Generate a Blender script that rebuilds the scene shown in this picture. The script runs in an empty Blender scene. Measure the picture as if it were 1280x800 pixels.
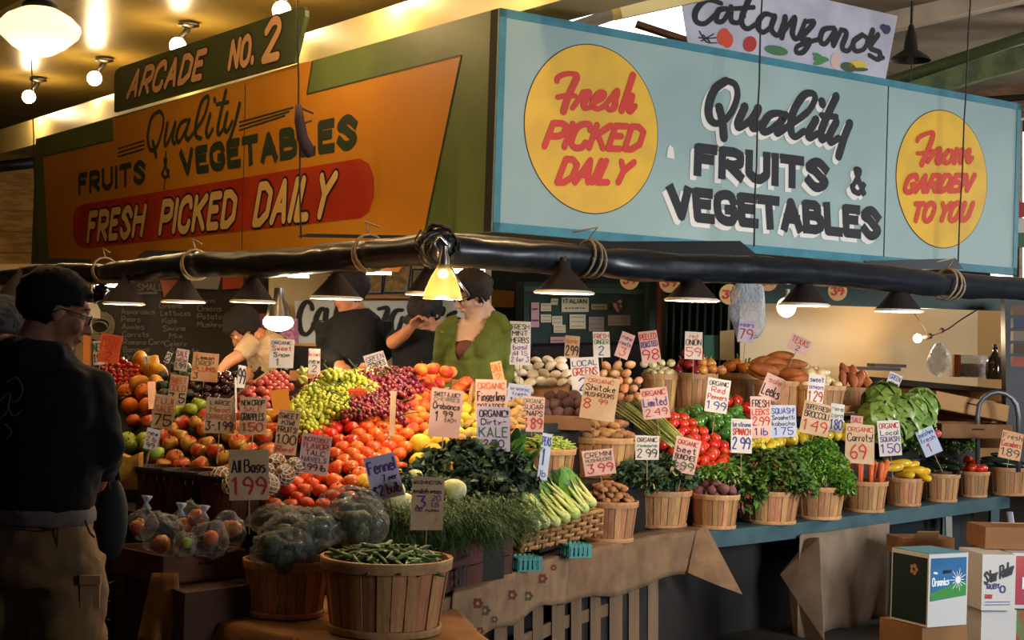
import bpy, math, random
import numpy as np
from mathutils import Vector, Matrix, noise
R = math.radians
random.seed(11)
scene = bpy.context.scene
COL = scene.collection

# ------------------------------------------------------------------ camera
F_PX = 1943.0; EYE = 1.6
PITCH = R(1.0); ROLL = R(1.85)
cF = Vector((0, math.cos(PITCH), math.sin(PITCH)))
_U0 = Vector((0, -math.sin(PITCH), math.cos(PITCH))); _R0 = Vector((1, 0, 0))
cR = _R0*math.cos(ROLL) + _U0*math.sin(ROLL)
cU = _U0*math.cos(ROLL) - _R0*math.sin(ROLL)
CAM = Vector((0, 0, EYE))
cam = bpy.data.cameras.new('camera'); camo = bpy.data.objects.new('camera', cam); COL.objects.link(camo)
cam.sensor_width = 36; cam.lens = 36*F_PX/1280; cam.clip_start = .05; cam.clip_end = 200
camo.matrix_world = Matrix((cR, cU, -cF)).transposed().to_4x4()
camo.location = CAM
scene.camera = camo

# ------------------------------------------------------------------ world, daylight, exposure
W = bpy.data.worlds.new('world'); scene.world = W; W.use_nodes = True
bg = W.node_tree.nodes['Background']; bg.inputs[0].default_value = (.55, .68, 1, 1); bg.inputs[1].default_value = .02
vs = scene.view_settings; vs.view_transform = 'Standard'; vs.look = 'None'; vs.gamma = 1; vs.use_curve_mapping = False
vs.exposure = 0.82
def area_light(name, loc, target, sx, sy, power, color, spread=180):
    l = bpy.data.lights.new(name, 'AREA'); l.shape = 'RECTANGLE'; l.size = sx; l.size_y = sy; l.energy = power; l.color = color; l.spread = R(spread)
    o = bpy.data.objects.new(name, l); COL.objects.link(o); o.location = loc
    o.rotation_euler = (Vector(target)-Vector(loc)).to_track_quat('-Z', 'Y').to_euler()
    return o
# daylight coming in through the open street side, to the right and behind the photographer
area_light('street_daylight', (8.5, 1.0, 3.0), (2.2, 9.2, 1.4), 3.5, 2.6, 84, (.88, .94, 1.0), 62)
area_light('far_daylight', (9.5, 13.5, 3.0), (4.0, 14.0, 4.6), 2.5, 2.0, 170, (1, .95, .88))
def point_light(name, loc, power, color, radius=.04):
    l = bpy.data.lights.new(name, 'POINT'); l.energy = power; l.color = color; l.shadow_soft_size = radius
    o = bpy.data.objects.new(name, l); COL.objects.link(o); o.location = loc
    return o
WARM = (1.0, .68, .34); WARM2 = (1.0, .74, .45)

# ------------------------------------------------------------------ projection helpers (only used to read places off the photograph)
def P(px, py, D):
    return CAM + (cF + cR*((px-640)/F_PX) + cU*((400-py)/F_PX))*D
def hor(px): return 434 + .0324*(px-640)
def X(px, D, z):                       # the point of column px at depth D and height z
    a = (px-640)/F_PX
    b = ((z-EYE)/D - cF.z - cR.z*a)/cU.z
    return CAM + (cF + cR*a + cU*b)*D
def to_px(p):
    d = Vector(p)-CAM; D = d.dot(cF)
    return 640+F_PX*d.dot(cR)/D, 400-F_PX*d.dot(cU)/D, D
def lerp(a, b, t): return a+(b-a)*t
def interp(tab, x):
    if x <= tab[0][0]: return tab[0][1]
    for (x0, y0), (x1, y1) in zip(tab, tab[1:]):
        if x <= x1: return y0+(y1-y0)*(x-x0)/(x1-x0)
    return tab[-1][1]

# ------------------------------------------------------------------ mesh builder
class MB:
    def __init__(s): s.v = []; s.f = []; s.m = []; s.mi = 0
    def add(s, vs, fs, mi=None):
        n = len(s.v); s.v += [Vector(v) for v in vs]
        for f in fs: s.f.append([i+n for i in f]); s.m.append(s.mi if mi is None else mi)
    def box(s, c, size, M=None, mi=None):
        x, y, z = size[0]/2, size[1]/2, size[2]/2
        vs = [Vector((a, b, d)) for d in (-z, z) for b in (-y, y) for a in (-x, x)]
        M = M or Matrix()
        s.add([M @ v + Vector(c) for v in vs], [(0,2,3,1),(4,5,7,6),(0,1,5,4),(2,6,7,3),(0,4,6,2),(1,3,7,5)], mi)
    def prism(s, pts, off, mi=None):   # polygon extruded by a vector
        n = len(pts); off = Vector(off); a = [Vector(p) for p in pts]
        s.add(a+[p+off for p in a], [tuple(range(n))[::-1], tuple(range(n, 2*n))]+[(i, (i+1) % n, n+(i+1) % n, n+i) for i in range(n)], mi)
    def poly(s, pts, mi=None): s.add(pts, [tuple(range(len(pts)))], mi)
    def tube(s, pts, rad, n=8, mi=None, cap=True, flat=1.0, up=None):
        pts = [Vector(p) for p in pts]; N = len(pts)
        if not isinstance(rad, list): rad = [rad]*N
        base = len(s.v); vs = []; fs = []
        prev = None
        for i, p in enumerate(pts):
            t = (pts[min(i+1, N-1)]-pts[max(i-1, 0)])
            t = t.normalized() if t.length > 1e-9 else Vector((0, 0, 1))
            if prev is None:
                ref = Vector(up) if up is not None else (Vector((0, 0, 1)) if abs(t.z) < .9 else Vector((1, 0, 0)))
                a = t.cross(ref).normalized()
            else:
                a = (prev - t*prev.dot(t)); a = a.normalized() if a.length > 1e-6 else t.orthogonal().normalized()
            prev = a; b = t.cross(a)
            r = rad[i]; rx, ry = (r if isinstance(r, tuple) else (r, r*flat))
            for k in range(n):
                an = 2*math.pi*k/n
                vs.append(p + a*math.cos(an)*rx + b*math.sin(an)*ry)
        for i in range(N-1):
            for k in range(n):
                fs.append((i*n+k, i*n+(k+1) % n, (i+1)*n+(k+1) % n, (i+1)*n+k))
        if cap: fs += [tuple(range(n))[::-1], tuple((N-1)*n+k for k in range(n))]
        s.add(vs, fs, mi)
    def lathe(s, prof, n=16, c=(0, 0, 0), M=None, mi=None):
        c = Vector(c); M = M or Matrix(); vs = []; fs = []; N = len(prof)
        for r, z in prof:
            for k in range(n):
                an = 2*math.pi*k/n
                vs.append(M @ Vector((r*math.cos(an), r*math.sin(an), z)) + c)
        for i in range(N-1):
            for k in range(n):
                fs.append((i*n+k, i*n+(k+1) % n, (i+1)*n+(k+1) % n, (i+1)*n+k))
        if prof[0][0] > 1e-6 and prof[0][0] < .9*max(p[0] for p in prof) or True:
            pass
        s.add(vs, fs, mi)
    def ball(s, c, r, n=10, m=7, M=None, mi=None, f=None):   # ellipsoid, r scalar or 3-tuple, f deforms the unit point
        if not hasattr(r, '__len__'): r = (r, r, r)
        c = Vector(c); M = M or Matrix(); vs = []; fs = []
        def pt(u):
            if f: u = f(u)
            return M @ Vector((u.x*r[0], u.y*r[1], u.z*r[2])) + c
        vs.append(pt(Vector((0, 0, -1))))
        for i in range(1, m):
            t = math.pi*i/m - math.pi/2
            for k in range(n):
                a = 2*math.pi*k/n
                vs.append(pt(Vector((math.cos(t)*math.cos(a), math.cos(t)*math.sin(a), math.sin(t)))))
        vs.append(pt(Vector((0, 0, 1))))
        for k in range(n): fs.append((0, 1+(k+1) % n, 1+k))
        for i in range(m-2):
            for k in range(n):
                a = 1+i*n; fs.append((a+k, a+(k+1) % n, a+n+(k+1) % n, a+n+k))
        L = len(vs)-1; a = 1+(m-2)*n
        for k in range(n): fs.append((a+k, a+(k+1) % n, L))
        s.add(vs, fs, mi)
    def build(s, name, mats, parent=None, smooth=False, world=True, kind=None, keep=False):
        if not isinstance(mats, (list, tuple)): mats = [mats]
        vs = s.v; loc = Vector((0, 0, 0))
        if parent is not None and world:
            M = wm(parent).inverted(); vs = [M @ v for v in vs]
        elif parent is None and world and vs and not keep:
            xs = [v.x for v in vs]; ys = [v.y for v in vs]; zs = [v.z for v in vs]
            loc = Vector(((min(xs)+max(xs))/2, (min(ys)+max(ys))/2, min(zs)))
            vs = [v-loc for v in vs]
        me = bpy.data.meshes.new(name); me.from_pydata([tuple(v) for v in vs], [], s.f)
        for m in mats: me.materials.append(m)
        if len(mats) > 1: me.polygons.foreach_set('material_index', s.m)
        if smooth: me.polygons.foreach_set('use_smooth', [True]*len(s.f))
        me.update()
        o = bpy.data.objects.new(name, me); COL.objects.link(o); o.location = loc
        if parent is not None: o.parent = parent
        if kind: o['kind'] = kind
        return o
def wm(o):
    M = o.matrix_basis.copy()
    while o.parent: o = o.parent; M = o.matrix_basis @ M
    return M
def tag(o, label=None, cat=None, group=None, kind=None):
    if label: o['label'] = label
    if cat: o['category'] = cat
    if group: o['group'] = group
    if kind: o['kind'] = kind
    return o
def thing(name, label, cat, loc=(0, 0, 0), rz=0, group=None, scale=None):
    o = bpy.data.objects.new(name, None); COL.objects.link(o); o.empty_display_size = .05
    o.location = loc; o.rotation_euler = (0, 0, rz)
    if scale is not None: o.scale = scale if hasattr(scale, '__len__') else (scale,)*3
    return tag(o, label, cat, group)
def copy_tree(o, parent=None):
    c = o.copy(); COL.objects.link(c); c.parent = parent
    for ch in KIDS.get(o, []): copy_tree(ch, c)
    return c
KIDS = {}
def reg(o):                            # remember a prototype's children once, before copying
    KIDS[o] = [c for c in COL.objects if c.parent == o]
    for c in KIDS[o]: reg(c)
    return o
def struct(o): o['kind'] = 'structure'; return o
def catmull(pts, k=5, closed=False):
    pts = [Vector(p) for p in pts]; n = len(pts)
    if n < 3: return pts
    out = []
    rng = range(n) if closed else range(n-1)
    for i in rng:
        g = (lambda j: pts[j % n]) if closed else (lambda j: pts[max(0, min(n-1, j))])
        a, b, c, d = g(i-1), g(i), g(i+1), g(i+2)
        for q in range(k):
            t = q/k
            out.append(.5*((2*b)+(c-a)*t+(2*a-5*b+4*c-d)*t*t+(3*b-a-3*c+d)*t**3))
    out.append(pts[0] if closed else pts[-1])
    return out

# ------------------------------------------------------------------ materials
MATS = {}
def mat(name, col, rough=.55, col2=None, nscale=14, mix=(.4, .6), var=.0, objvar=0.0, bump=0.0, bscale=60, metal=0, emit=None, estr=0,
        spec=.5, coat=0, trans=0, alpha=1, stretch=None, sss=0, detail=3, wave=None, ior=1.45):
    if name in MATS: return MATS[name]
    m = bpy.data.materials.new(name); m.use_nodes = True; nt = m.node_tree; N = nt.nodes; L = nt.links
    b = N['Principled BSDF']
    c = tuple(col)+(1,)
    b.inputs['Base Color'].default_value = c; b.inputs['Roughness'].default_value = rough
    b.inputs['Metallic'].default_value = metal; b.inputs['Specular IOR Level'].default_value = spec
    b.inputs['Coat Weight'].default_value = coat; b.inputs['Coat Roughness'].default_value = .12
    b.inputs['Transmission Weight'].default_value = trans; b.inputs['Alpha'].default_value = alpha
    b.inputs['IOR'].default_value = ior
    if sss: b.inputs['Subsurface Weight'].default_value = sss; b.inputs['Subsurface Scale'].default_value = .02
    if emit: b.inputs['Emission Color'].default_value = tuple(emit)+(1,); b.inputs['Emission Strength'].default_value = estr
    tc = N.new('ShaderNodeTexCoord'); oi = N.new('ShaderNodeObjectInfo')
    mul = N.new('ShaderNodeVectorMath'); mul.operation = 'MULTIPLY_ADD'; mul.inputs[1].default_value = stretch or (1, 1, 1)
    L.new(tc.outputs['Object'], mul.inputs[0])
    cmb = N.new('ShaderNodeMath'); cmb.operation = 'MULTIPLY'; cmb.inputs[1].default_value = 37.0
    L.new(oi.outputs['Random'], cmb.inputs[0]); L.new(cmb.outputs[0], mul.inputs[2])
    src = None
    if col2 is not None or var:
        nz = N.new('ShaderNodeTexNoise'); nz.inputs['Scale'].default_value = nscale; nz.inputs['Detail'].default_value = detail
        L.new(mul.outputs[0], nz.inputs['Vector'])
        rp = N.new('ShaderNodeValToRGB'); e = rp.color_ramp.elements
        e[0].position, e[1].position = mix
        c2 = tuple(col2) if col2 is not None else tuple(x*(1-var) for x in col)
        e[0].color = c; e[1].color = c2+(1,)
        L.new(nz.outputs['Fac'], rp.inputs['Fac']); src = rp.outputs['Color']
    if objvar:
        hs = N.new('ShaderNodeHueSaturation')
        mr = N.new('ShaderNodeMapRange'); mr.inputs['To Min'].default_value = 1-objvar; mr.inputs['To Max'].default_value = 1+objvar*.6
        L.new(oi.outputs['Random'], mr.inputs['Value']); L.new(mr.outputs[0], hs.inputs['Value'])
        wn = N.new('ShaderNodeTexWhiteNoise'); wn.noise_dimensions = '1D'; L.new(cmb.outputs[0], wn.inputs['W'])
        mh = N.new('ShaderNodeMapRange'); mh.inputs['To Min'].default_value = .5-objvar*.05; mh.inputs['To Max'].default_value = .5+objvar*.05
        L.new(wn.outputs['Value'], mh.inputs['Value']); L.new(mh.outputs[0], hs.inputs['Hue'])
        if src: L.new(src, hs.inputs['Color'])
        else: hs.inputs['Color'].default_value = c
        src = hs.outputs['Color']
    if src: L.new(src, b.inputs['Base Color'])
    if bump:
        n2 = N.new('ShaderNodeTexNoise'); n2.inputs['Scale'].default_value = bscale; n2.inputs['Detail'].default_value = 3
        L.new(mul.outputs[0], n2.inputs['Vector'])
        bp = N.new('ShaderNodeBump'); bp.inputs['Strength'].default_value = bump; bp.inputs['Distance'].default_value = .01
        L.new(n2.outputs['Fac'], bp.inputs['Height']); L.new(bp.outputs[0], b.inputs['Normal'])
    MATS[name] = m
    return m
def s2l(h):                            # '#rrggbb' -> linear
    h = h.lstrip('#'); out = []
    for i in (0, 2, 4):
        c = int(h[i:i+2], 16)/255; out.append(c/12.92 if c <= .04045 else ((c+.055)/1.055)**2.4)
    return tuple(out)

# ------------------------------------------------------------------ stroke lettering
FONT = {
'A':'00 39 60|13 53','B':'00 09 49 58 56 45 05|45 64 61 40 00','C':'~67 59 29 07 02 20 50 62','D':'00 09 39 67 62 30 00',
'E':'59 09 00 50|05 45','F':'59 09 00|05 45','G':'~67 59 29 07 02 20 50 62|62 64 44','H':'00 09|60 69|05 65','I':'00 09','J':'49 42 30 10 02',
'K':'00 09|69 04|25 60','L':'09 00 50','M':'00 09 34 69 60','N':'00 09 60 69','O':'~29 07 02 20 40 62 67 49 29','P':'00 09 49 68 65 44 04',
'Q':'~29 07 02 20 40 62 67 49 29|33 60','R':'00 09 49 68 65 44 04|24 60','S':'~67 49 29 07 26 44 62 40 20 02','T':'09 69|39 30','U':'09 02 20 40 62 69',
'V':'09 30 69','W':'09 10 36 50 69','X':'00 69|09 60','Y':'09 35 69|35 30','Z':'09 69 00 60',
'0':'~29 07 02 20 30 52 57 39 29','1':'07 29 20','2':'~07 29 49 57 34 00|00 50','3':'09 59 35|~35 54 52 30 10 02','4':'50 59 04 64',
'5':'59 09 05|~05 35 54 52 30 10 02','6':'~49 16 02 20 40 52 44 24 03','7':'09 59 20','8':'~25 07 29 39 57 35 25|~25 02 20 30 52 35 25',
'9':'~54 35 15 07 29 39 57 54 30','$':'~67 48 28 06 25 44 53 41 21 02|39 30','&':'~60 28 39 48 13 02 20 40 63','.':'00 01','!':'09 03|01 00',
',':'11 00',"'":'09 07','-':'05 45',':':'01 02|05 06','/':'00 69','c|':'~47 27 14 22 42|38 31',
'a':'~45 15 02 20 42|45 40','b':'09 00|~04 25 43 41 20 00','c':'~44 25 03 10 30 41','d':'49 40|~44 25 03 10 30 41','e':'03 43|~43 35 15 02 20 41',
'f':'~49 28 20|05 35','g':'~45 15 03 12 42|45 41 20 00','h':'09 00|~03 25 44 40','i':'05 00|07 08','j':'35 31 10|37 38','k':'09 00|45 02|13 40',
'l':'09 00','m':'05 00|~03 15 24 20|~23 35 44 40','n':'05 00|~03 25 44 40','o':'~25 03 20 43 25','p':'05 00|~04 25 43 22 02','q':'45 40|~44 25 03 22 42',
'r':'05 00|~03 25 35','s':'~45 15 04 33 41 10 00','t':'29 21 40|06 46','u':'05 01 20 41|45 40','v':'05 20 45','w':'05 10 24 30 45','x':'05 40|00 45',
'y':'05 22|45 00','z':'05 45 00 40'}
_gc = {}; _lay = 0
def glyph(ch):
    if ch in _gc: return _gc[ch]
    lines = []; w = 0
    for part in FONT.get(ch, '').split('|'):
        if not part: continue
        sm = part[0] == '~'; part = part.lstrip('~')
        pts = [Vector((int(t[0]), int(t[1]), 0)) for t in part.split()]
        w = max(w, max(p.x for p in pts))
        if sm:
            cl = (pts[0]-pts[-1]).length < 1e-6
            pts = catmull(pts[:-1], 3, True) if cl else catmull(pts, 3)
        lines.append([(p.x, p.y/9) for p in pts])
    _gc[ch] = (w, lines); return _gc[ch]
def ribbon(mb, pts, w, to3d, mi=0, caps=True, nd=8):
    """flat brush stroke through 2-D points; to3d maps a 2-D point to space"""
    global _lay
    pts = [Vector((p[0], p[1])) for p in pts]; n = len(pts)
    ws = w if hasattr(w, '__len__') else [w]*n
    if caps == 'sq' and n > 1:
        d0 = (pts[0]-pts[1]); d1 = (pts[-1]-pts[-2])
        if d0.length > 1e-9 and d1.length > 1e-9: pts[0] = pts[0]+d0.normalized()*ws[0]*.48; pts[-1] = pts[-1]+d1.normalized()*ws[-1]*.48
    for i in range(n-1):
        a, b = pts[i], pts[i+1]; d = b-a
        if d.length < 1e-9: continue
        d.normalize(); q = Vector((-d.y, d.x)); wa, wb = ws[i]/2, ws[i+1]/2
        _lay = (_lay+1) % 50; e = _lay*2e-5     # overlapping dabs of paint never share a plane
        mb.poly([to3d(a+q*wa, e), to3d(a-q*wa, e), to3d(b-q*wb, e), to3d(b+q*wb, e)], mi)
    for i, p in enumerate(pts):
        if caps is not True and i in (0, n-1): continue
        r = ws[i]/2; _lay = (_lay+1) % 50; e = _lay*2e-5
        mb.poly([to3d(p+Vector((math.cos(2*math.pi*k/nd), math.sin(2*math.pi*k/nd)))*r, e) for k in range(nd)], mi)
def text(mb, s, quad, weight, to3d, mi=0, caps=True, gap=2.2, nd=8, rnd=0, space=3.0):
    """lettering fitted in the quad (TL, TR, BL, BR) of 2-D points; weight = stroke width in 2-D units"""
    TL, TR, BL, BR = [Vector(q[:2]) for q in quad]
    x = 0; items = []
    for ch in s:
        if ch == ' ': x += space; continue
        w, lines = glyph(ch); w = max(w, .01); items.append((x, lines)); x += w+gap
    tot = max(x-gap, .01)
    for x0, lines in items:
        jx, jy = random.uniform(-rnd, rnd), random.uniform(-rnd, rnd)
        for ln in lines:
            out = []
            for gx, gy in ln:
                u = (x0+gx+jx)/tot; v = gy+jy*.1
                if tot < .5: u = .5
                out.append(lerp(lerp(BL, BR, u), lerp(TL, TR, u), v))
            ribbon(mb, out, weight, to3d, mi, caps, nd)
class Plane:
    """a vertical or tilted board: O origin, U to the right, Vv up, N towards the viewer"""
    def __init__(s, O, U, Vv=Vector((0, 0, 1))):
        s.O = Vector(O); s.U = Vector(U).normalized(); s.V = Vector(Vv).normalized(); s.N = s.U.cross(s.V).normalized()
    def uv(s, px, py):
        d = P(px, py, 1)-CAM
        t = (s.O-CAM).dot(s.N)/d.dot(s.N); q = CAM+d*t-s.O
        return Vector((q.dot(s.U), q.dot(s.V)))
    def at(s, u, v=None, off=0):
        if v is None: u, v = u[0], u[1]
        return s.O+s.U*u+s.V*v+s.N*off
    def px(s, px, py, off=0): return s.at(s.uv(px, py), None, off)
    def f(s, off):
        fn = lambda p, e=0: s.at(p[0], p[1], off+e)
        return fn
    def slab(s, mb, pts, off, th, mi=None):     # uv polygon -> board between off and off+th
        mb.prism([s.at(p[0], p[1], off) for p in pts], s.N*th, mi)
# ================================================================== THE SETTING
AZL, AZR = R(-35), R(55)
C0 = Vector((-.12, 8.3, 0))
dL = Vector((math.sin(AZL), math.cos(AZL), 0)); dR = Vector((math.sin(AZR), math.cos(AZR), 0))
nL = Vector((-math.cos(AZL), math.sin(AZL), 0)); nR = Vector((math.cos(AZR), -math.sin(AZR), 0))
M_floor = mat('worn_concrete', s2l('#221d19'), .8, s2l('#15120f'), 3, var=.2, bump=.2)
M_ceil = mat('yellow_gloss_ceiling', s2l('#a08a46'), .30, s2l('#907638'), 1.2, (.3, .7), bump=.15, bscale=3)
M_beam = mat('cream_gloss_beam', s2l('#d0c288'), .35, s2l('#c2b070'), 2, (.3, .7), bump=.1, bscale=4)
M_ceilR = mat('off_white_plaster', s2l('#c8b49c'), .6, s2l('#a8937a'), 2.5, (.35, .7), bump=.15, bscale=8)
M_green = mat('green_beam_paint', s2l('#5b6a35'), .5, s2l('#3c4a26'), 4)
M_wood = mat('brown_board', s2l('#6e4a28'), .6, s2l('#53361c'), 6, stretch=(1, 1, 6))
M_cream = mat('cream_wall_paint', s2l('#d9bd8c'), .6, s2l('#c9aa76'), 2.5, (.3, .8), bump=.05)
M_dkgreen = mat('dark_green_paint', s2l('#2f4a42'), .5, s2l('#243b36'), 3)
M_black = mat('black_paint', (.012, .011, .011), .45)
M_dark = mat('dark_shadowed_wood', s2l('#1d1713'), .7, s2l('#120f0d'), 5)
M_pipegreen = mat('green_pipe', s2l('#46552f'), .4)

mb = MB(); mb.box((0, 12, -.05), (40, 36, .1)); struct(mb.build('floor', M_floor))
def oriented(a, d, n):                # box frame: along d, across n
    return Matrix(((d.x, n.x, 0, 0), (d.y, n.y, 0, 0), (0, 0, 1, 0), (0, 0, 0, 1)))
# left arcade ceiling (low, glossy yellow) with beams parallel to the left sign
def along(d, n, origin, length, w, h, z0, mi=None, name='ceiling_beam', m=None):
    c = Vector(origin)+d*length/2; b = MB(); b.box((c.x, c.y, z0+h/2), (length, w, h), oriented(0, d, n)); return b.build(name, m)
cb = C0 + dL*8; mb = MB()
q0 = C0-nL*.15-dL*3.0; q1 = C0-nL*.15+dL*16
mb.prism([q0+Vector((0, 0, 4.1)), q1+Vector((0, 0, 4.1)), q1-nL*2.0+Vector((0, 0, 4.1)), q0-nL*2.0+Vector((0, 0, 4.1))], (0, 0, .15))
ceil = struct(mb.build('ceiling', M_ceil))
mb = MB(); q0 = C0-nL*.15-dL*3+Vector((0, 0, 4.1)); q1 = C0-nL*.15+dL*16+Vector((0, 0, 4.1))
mb.prism([q0, q1, q1+nL*14, q0+nL*14], (0, 0, .1)); struct(mb.build('ceiling', M_ceil))
b1 = struct(along(dL, nL, C0-nL*.42-dL*1.0, 15, .34, .26, 3.46, name='trim_1', m=M_beam))
b1 = struct(along(dL, nL, C0+nL*.95-dL*3, 18, .22, .10, 4.0, name='trim_2', m=M_beam))
b1 = struct(along(dL, nL, C0+nL*1.9-dL*3, 18, .26, .14, 3.96, name='trim_3', m=M_beam))
# right hall ceiling: higher, plaster, with green beams
mb = MB(); mb.prism([(1.4, 8, 5.1), (14, 8, 5.1), (14, 26, 5.1), (-2, 26, 5.1)], (0, 0, .15)); struct(mb.build('ceiling', M_ceilR))
def beam_px(name, a, b, w, h, m):     # beam between two points
    A, B = Vector(a), Vector(b); d = (B-A); L = d.length; d.normalize(); s = d.cross(Vector((0, 0, 1))).normalized(); u = s.cross(d)
    M = Matrix(((d.x, s.x, u.x, 0), (d.y, s.y, u.y, 0), (d.z, s.z, u.z, 0), (0, 0, 0, 1)))
    q = MB(); q.box((A+B)/2, (L, w, h), M); return q.build(name, m)
struct(beam_px('trim_5', P(1040, 136, 15), P(1540, 4, 15), .3, .22, M_green))
struct(beam_px('trim_6', P(1060, 168, 15.6), P(1540, 79, 15.6), .3, .34, M_wood))
struct(beam_px('trim_7', P(1105, 30, 14), P(1540, -67, 14), .25, .16, M_ceilR))
struct(beam_px('trim_4', P(770, 12, 9.3), P(1010, -40, 9.95), .10, .12, M_beam))
q = MB(); q.tube([P(1090, 110, 14.0), P(1540, -40, 14.0)], .055, 10); tag(q.build('ceiling_pipe', M_pipegreen, smooth=True), 'green painted pipe running under the plaster ceiling at upper right', 'pipe')
q = MB(); q.tube([P(1180, 128, 13.8), P(1540, 105, 13.8)], .03, 8); tag(q.build('conduit', M_black, smooth=True), 'thin dark conduit just above the right end of the blue sign', 'pipe')
# clerestory window: daylight seen above the blue sign
M_day = mat('daylight_glass', (1, 1, 1), .3, emit=(1, .97, .9), estr=2.2)
M_day2 = mat('daylight_glass_cool', (1, 1, 1), .3, emit=(.86, .93, 1), estr=1.6)
wq = [P(655, 55, 15), P(655, -5, 15), P(858, -5, 15), P(858, 60, 15)]
mb = MB(); mb.prism(wq, (0, .05, 0)); struct(mb.build('window_1', M_day))
struct(beam_px('trim_8', P(700, 40, 13.2), P(850, -10, 13.2), .3, .05, M_ceilR))
struct(beam_px('trim_9', P(795, 30, 12.6), P(905, 66, 12.6), .12, .04, M_wood))
# far right window beside the sign
wq = [P(1240, 350, 16), P(1240, 165, 16), P(1330, 165, 16), P(1330, 350, 16)]
mb = MB(); mb.prism(wq, (0, .05, 0)); w2 = struct(mb.build('window_2', M_day2))
for x in (1272, ):
    q = MB(); q.tube([P(x, 150, 15.9), P(x, 360, 15.9)], .05, 6); q.build('window_frame', M_wood, w2)
mb = MB(); mb.prism([P(1262, 205, 15.7), P(1262, 345, 15.7), P(1330, 345, 15.7), P(1330, 205, 15.7)], (0, .02, 0))
# back walls
struct_w = MB(); struct_w.box((0, 24, 2.6), (44, .2, 5.4)); struct(struct_w.build('wall_back', mat('far_wall', s2l('#5c4427'), .6, s2l('#46331d'), 1.5)))
mb = MB(); mb.box((14, 12, 2.6), (.2, 28, 5.4)); struct(mb.build('wall_right', M_ceilR))
mb = MB(); mb.box((-14, 12, 2.6), (.2, 28, 5.4)); struct(mb.build('wall_left', M_wood))

# boarded wall at the far left, each board a part
wl = struct(MB().build('wall_left.001', M_wood)) if False else None
fw = MB(); Dw = 17.5
fw.prism([P(-40, 205, Dw), P(60, 205, Dw), P(60, 560, Dw), P(-40, 560, Dw)], (0, .12, 0)); far_left = struct(fw.build('wall_far_left', mat('amber_board', s2l('#dca85a'), .5, s2l('#c08a40'), 5, stretch=(1, 1, 5))))
for k in range(5):
    y0, y1 = 214+k*26, 237+k*26
    q = MB(); q.prism([P(-40, y0, Dw-.03), P(60, y0, Dw-.03), P(60, y1, Dw-.03), P(-40, y1, Dw-.03)], (0, .03, 0)); q.build('board', MATS['amber_board'], far_left)
q = MB(); q.tube([P(-30, 212, 16.5), P(44, 203, 16.5)], .06, 8); tag(q.build('dark_duct', M_black, smooth=True), 'dark duct on the wooden wall left of the yellow sign', 'duct')

# ---------------- the right (blue) sign
PR = Plane(C0, dR)
M_blue = mat('pale_blue_sign_paint', s2l('#93a8a4'), .5, s2l('#899f9c'), 1.5, bump=.03)
M_teal = mat('teal_border_paint', s2l('#357c8a'), .5, s2l('#2c6c7c'), 6)
M_yel = mat('sign_yellow', s2l('#e0ad27'), .5, s2l('#d2a129'), 4)
M_red = mat('sign_red', s2l('#c8301a'), .5)
M_ink = mat('sign_black', s2l('#15151d'), .5)
M_white = mat('sign_white', s2l('#d8d2c8'), .55)
ZB, ZT = 2.215, 3.415
LR = 4.43
sign = thing('market_sign', 'pale blue painted sign with black shadowed letters QUALITY FRUITS & VEGETABLES and two yellow discs', 'sign', C0+Vector((0, 0, ZB)), 0)
us = PR.uv(1108, 200)[0]
for a, b in ((0.0, us-.006), (us+.006, LR)):
    q = MB(); PR.slab(q, [(a, ZB), (b, ZB), (b, ZT), (a, ZT)], -.04, .04); q.build('panel', M_blue, sign)
for nm, pts in (('border', [(0, ZT-.045), (LR, ZT-.045), (LR, ZT), (0, ZT)]), ('border', [(0, ZB), (LR, ZB), (LR, ZB+.05), (0, ZB+.05)]),
                ('border', [(0, ZB), (.045, ZB), (.045, ZT), (0, ZT)]), ('border', [(LR-.045, ZB), (LR, ZB), (LR, ZT), (LR-.045, ZT)])):
    q = MB(); PR.slab(q, pts, .001, .004); q.build(nm, M_teal, sign)
def disc(cx, cy, top, bot, pl, parent, m, edge):
    c = pl.uv(cx, cy); r = (pl.uv(cx, top)-pl.uv(cx, bot)).length/2
    q = MB(); q.poly([pl.at(c.x+r*1.012*math.cos(a*math.pi/36), c.y+r*1.012*math.sin(a*math.pi/36), .0015) for a in range(72)]); q.build('disc_outline', edge, parent)
    q = MB(); q.poly([pl.at(c.x+r*math.cos(a*math.pi/36), c.y+r*math.sin(a*math.pi/36), .003) for a in range(72)]); q.build('yellow_disc', m, parent)
disc(741, 161.5, 57, 267, PR, sign, M_yel, M_ink); disc(1178, 224, 138.5, 309.5, PR, sign, M_yel, M_ink)
def strokes(mb, pl, lines, sc, ox, oy, w, off, mi=0, sh=(0, 0), smooth=True, wv=None):
    for ln in lines:
        pts = [pl.uv(ox+x/sc, oy+y/sc) for x, y in ln]
        if smooth and len(pts) > 2: pts = [Vector((p.x, p.y)) for p in catmull([Vector((p.x, p.y, 0)) for p in pts], 5)]
        pts = [p+Vector(sh) for p in pts]; ws = []
        for i in range(len(pts)):          # brush lettering: downstrokes fat, hairlines thin
            d = pts[min(i+1, len(pts)-1)]-pts[max(i-1, 0)]; d = Vector((d[0], d[1])); k_ = abs(d.y)/max(d.length, 1e-6)
            dn = d.y < 0
            ws.append(w*(.72+.45*k_*(1 if dn else .35)))
        ws = [sum(ws[max(0, i-2):i+3])/len(ws[max(0, i-2):i+3]) for i in range(len(ws))]
        ribbon(mb, pts, ws, pl.f(off), mi)
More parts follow.
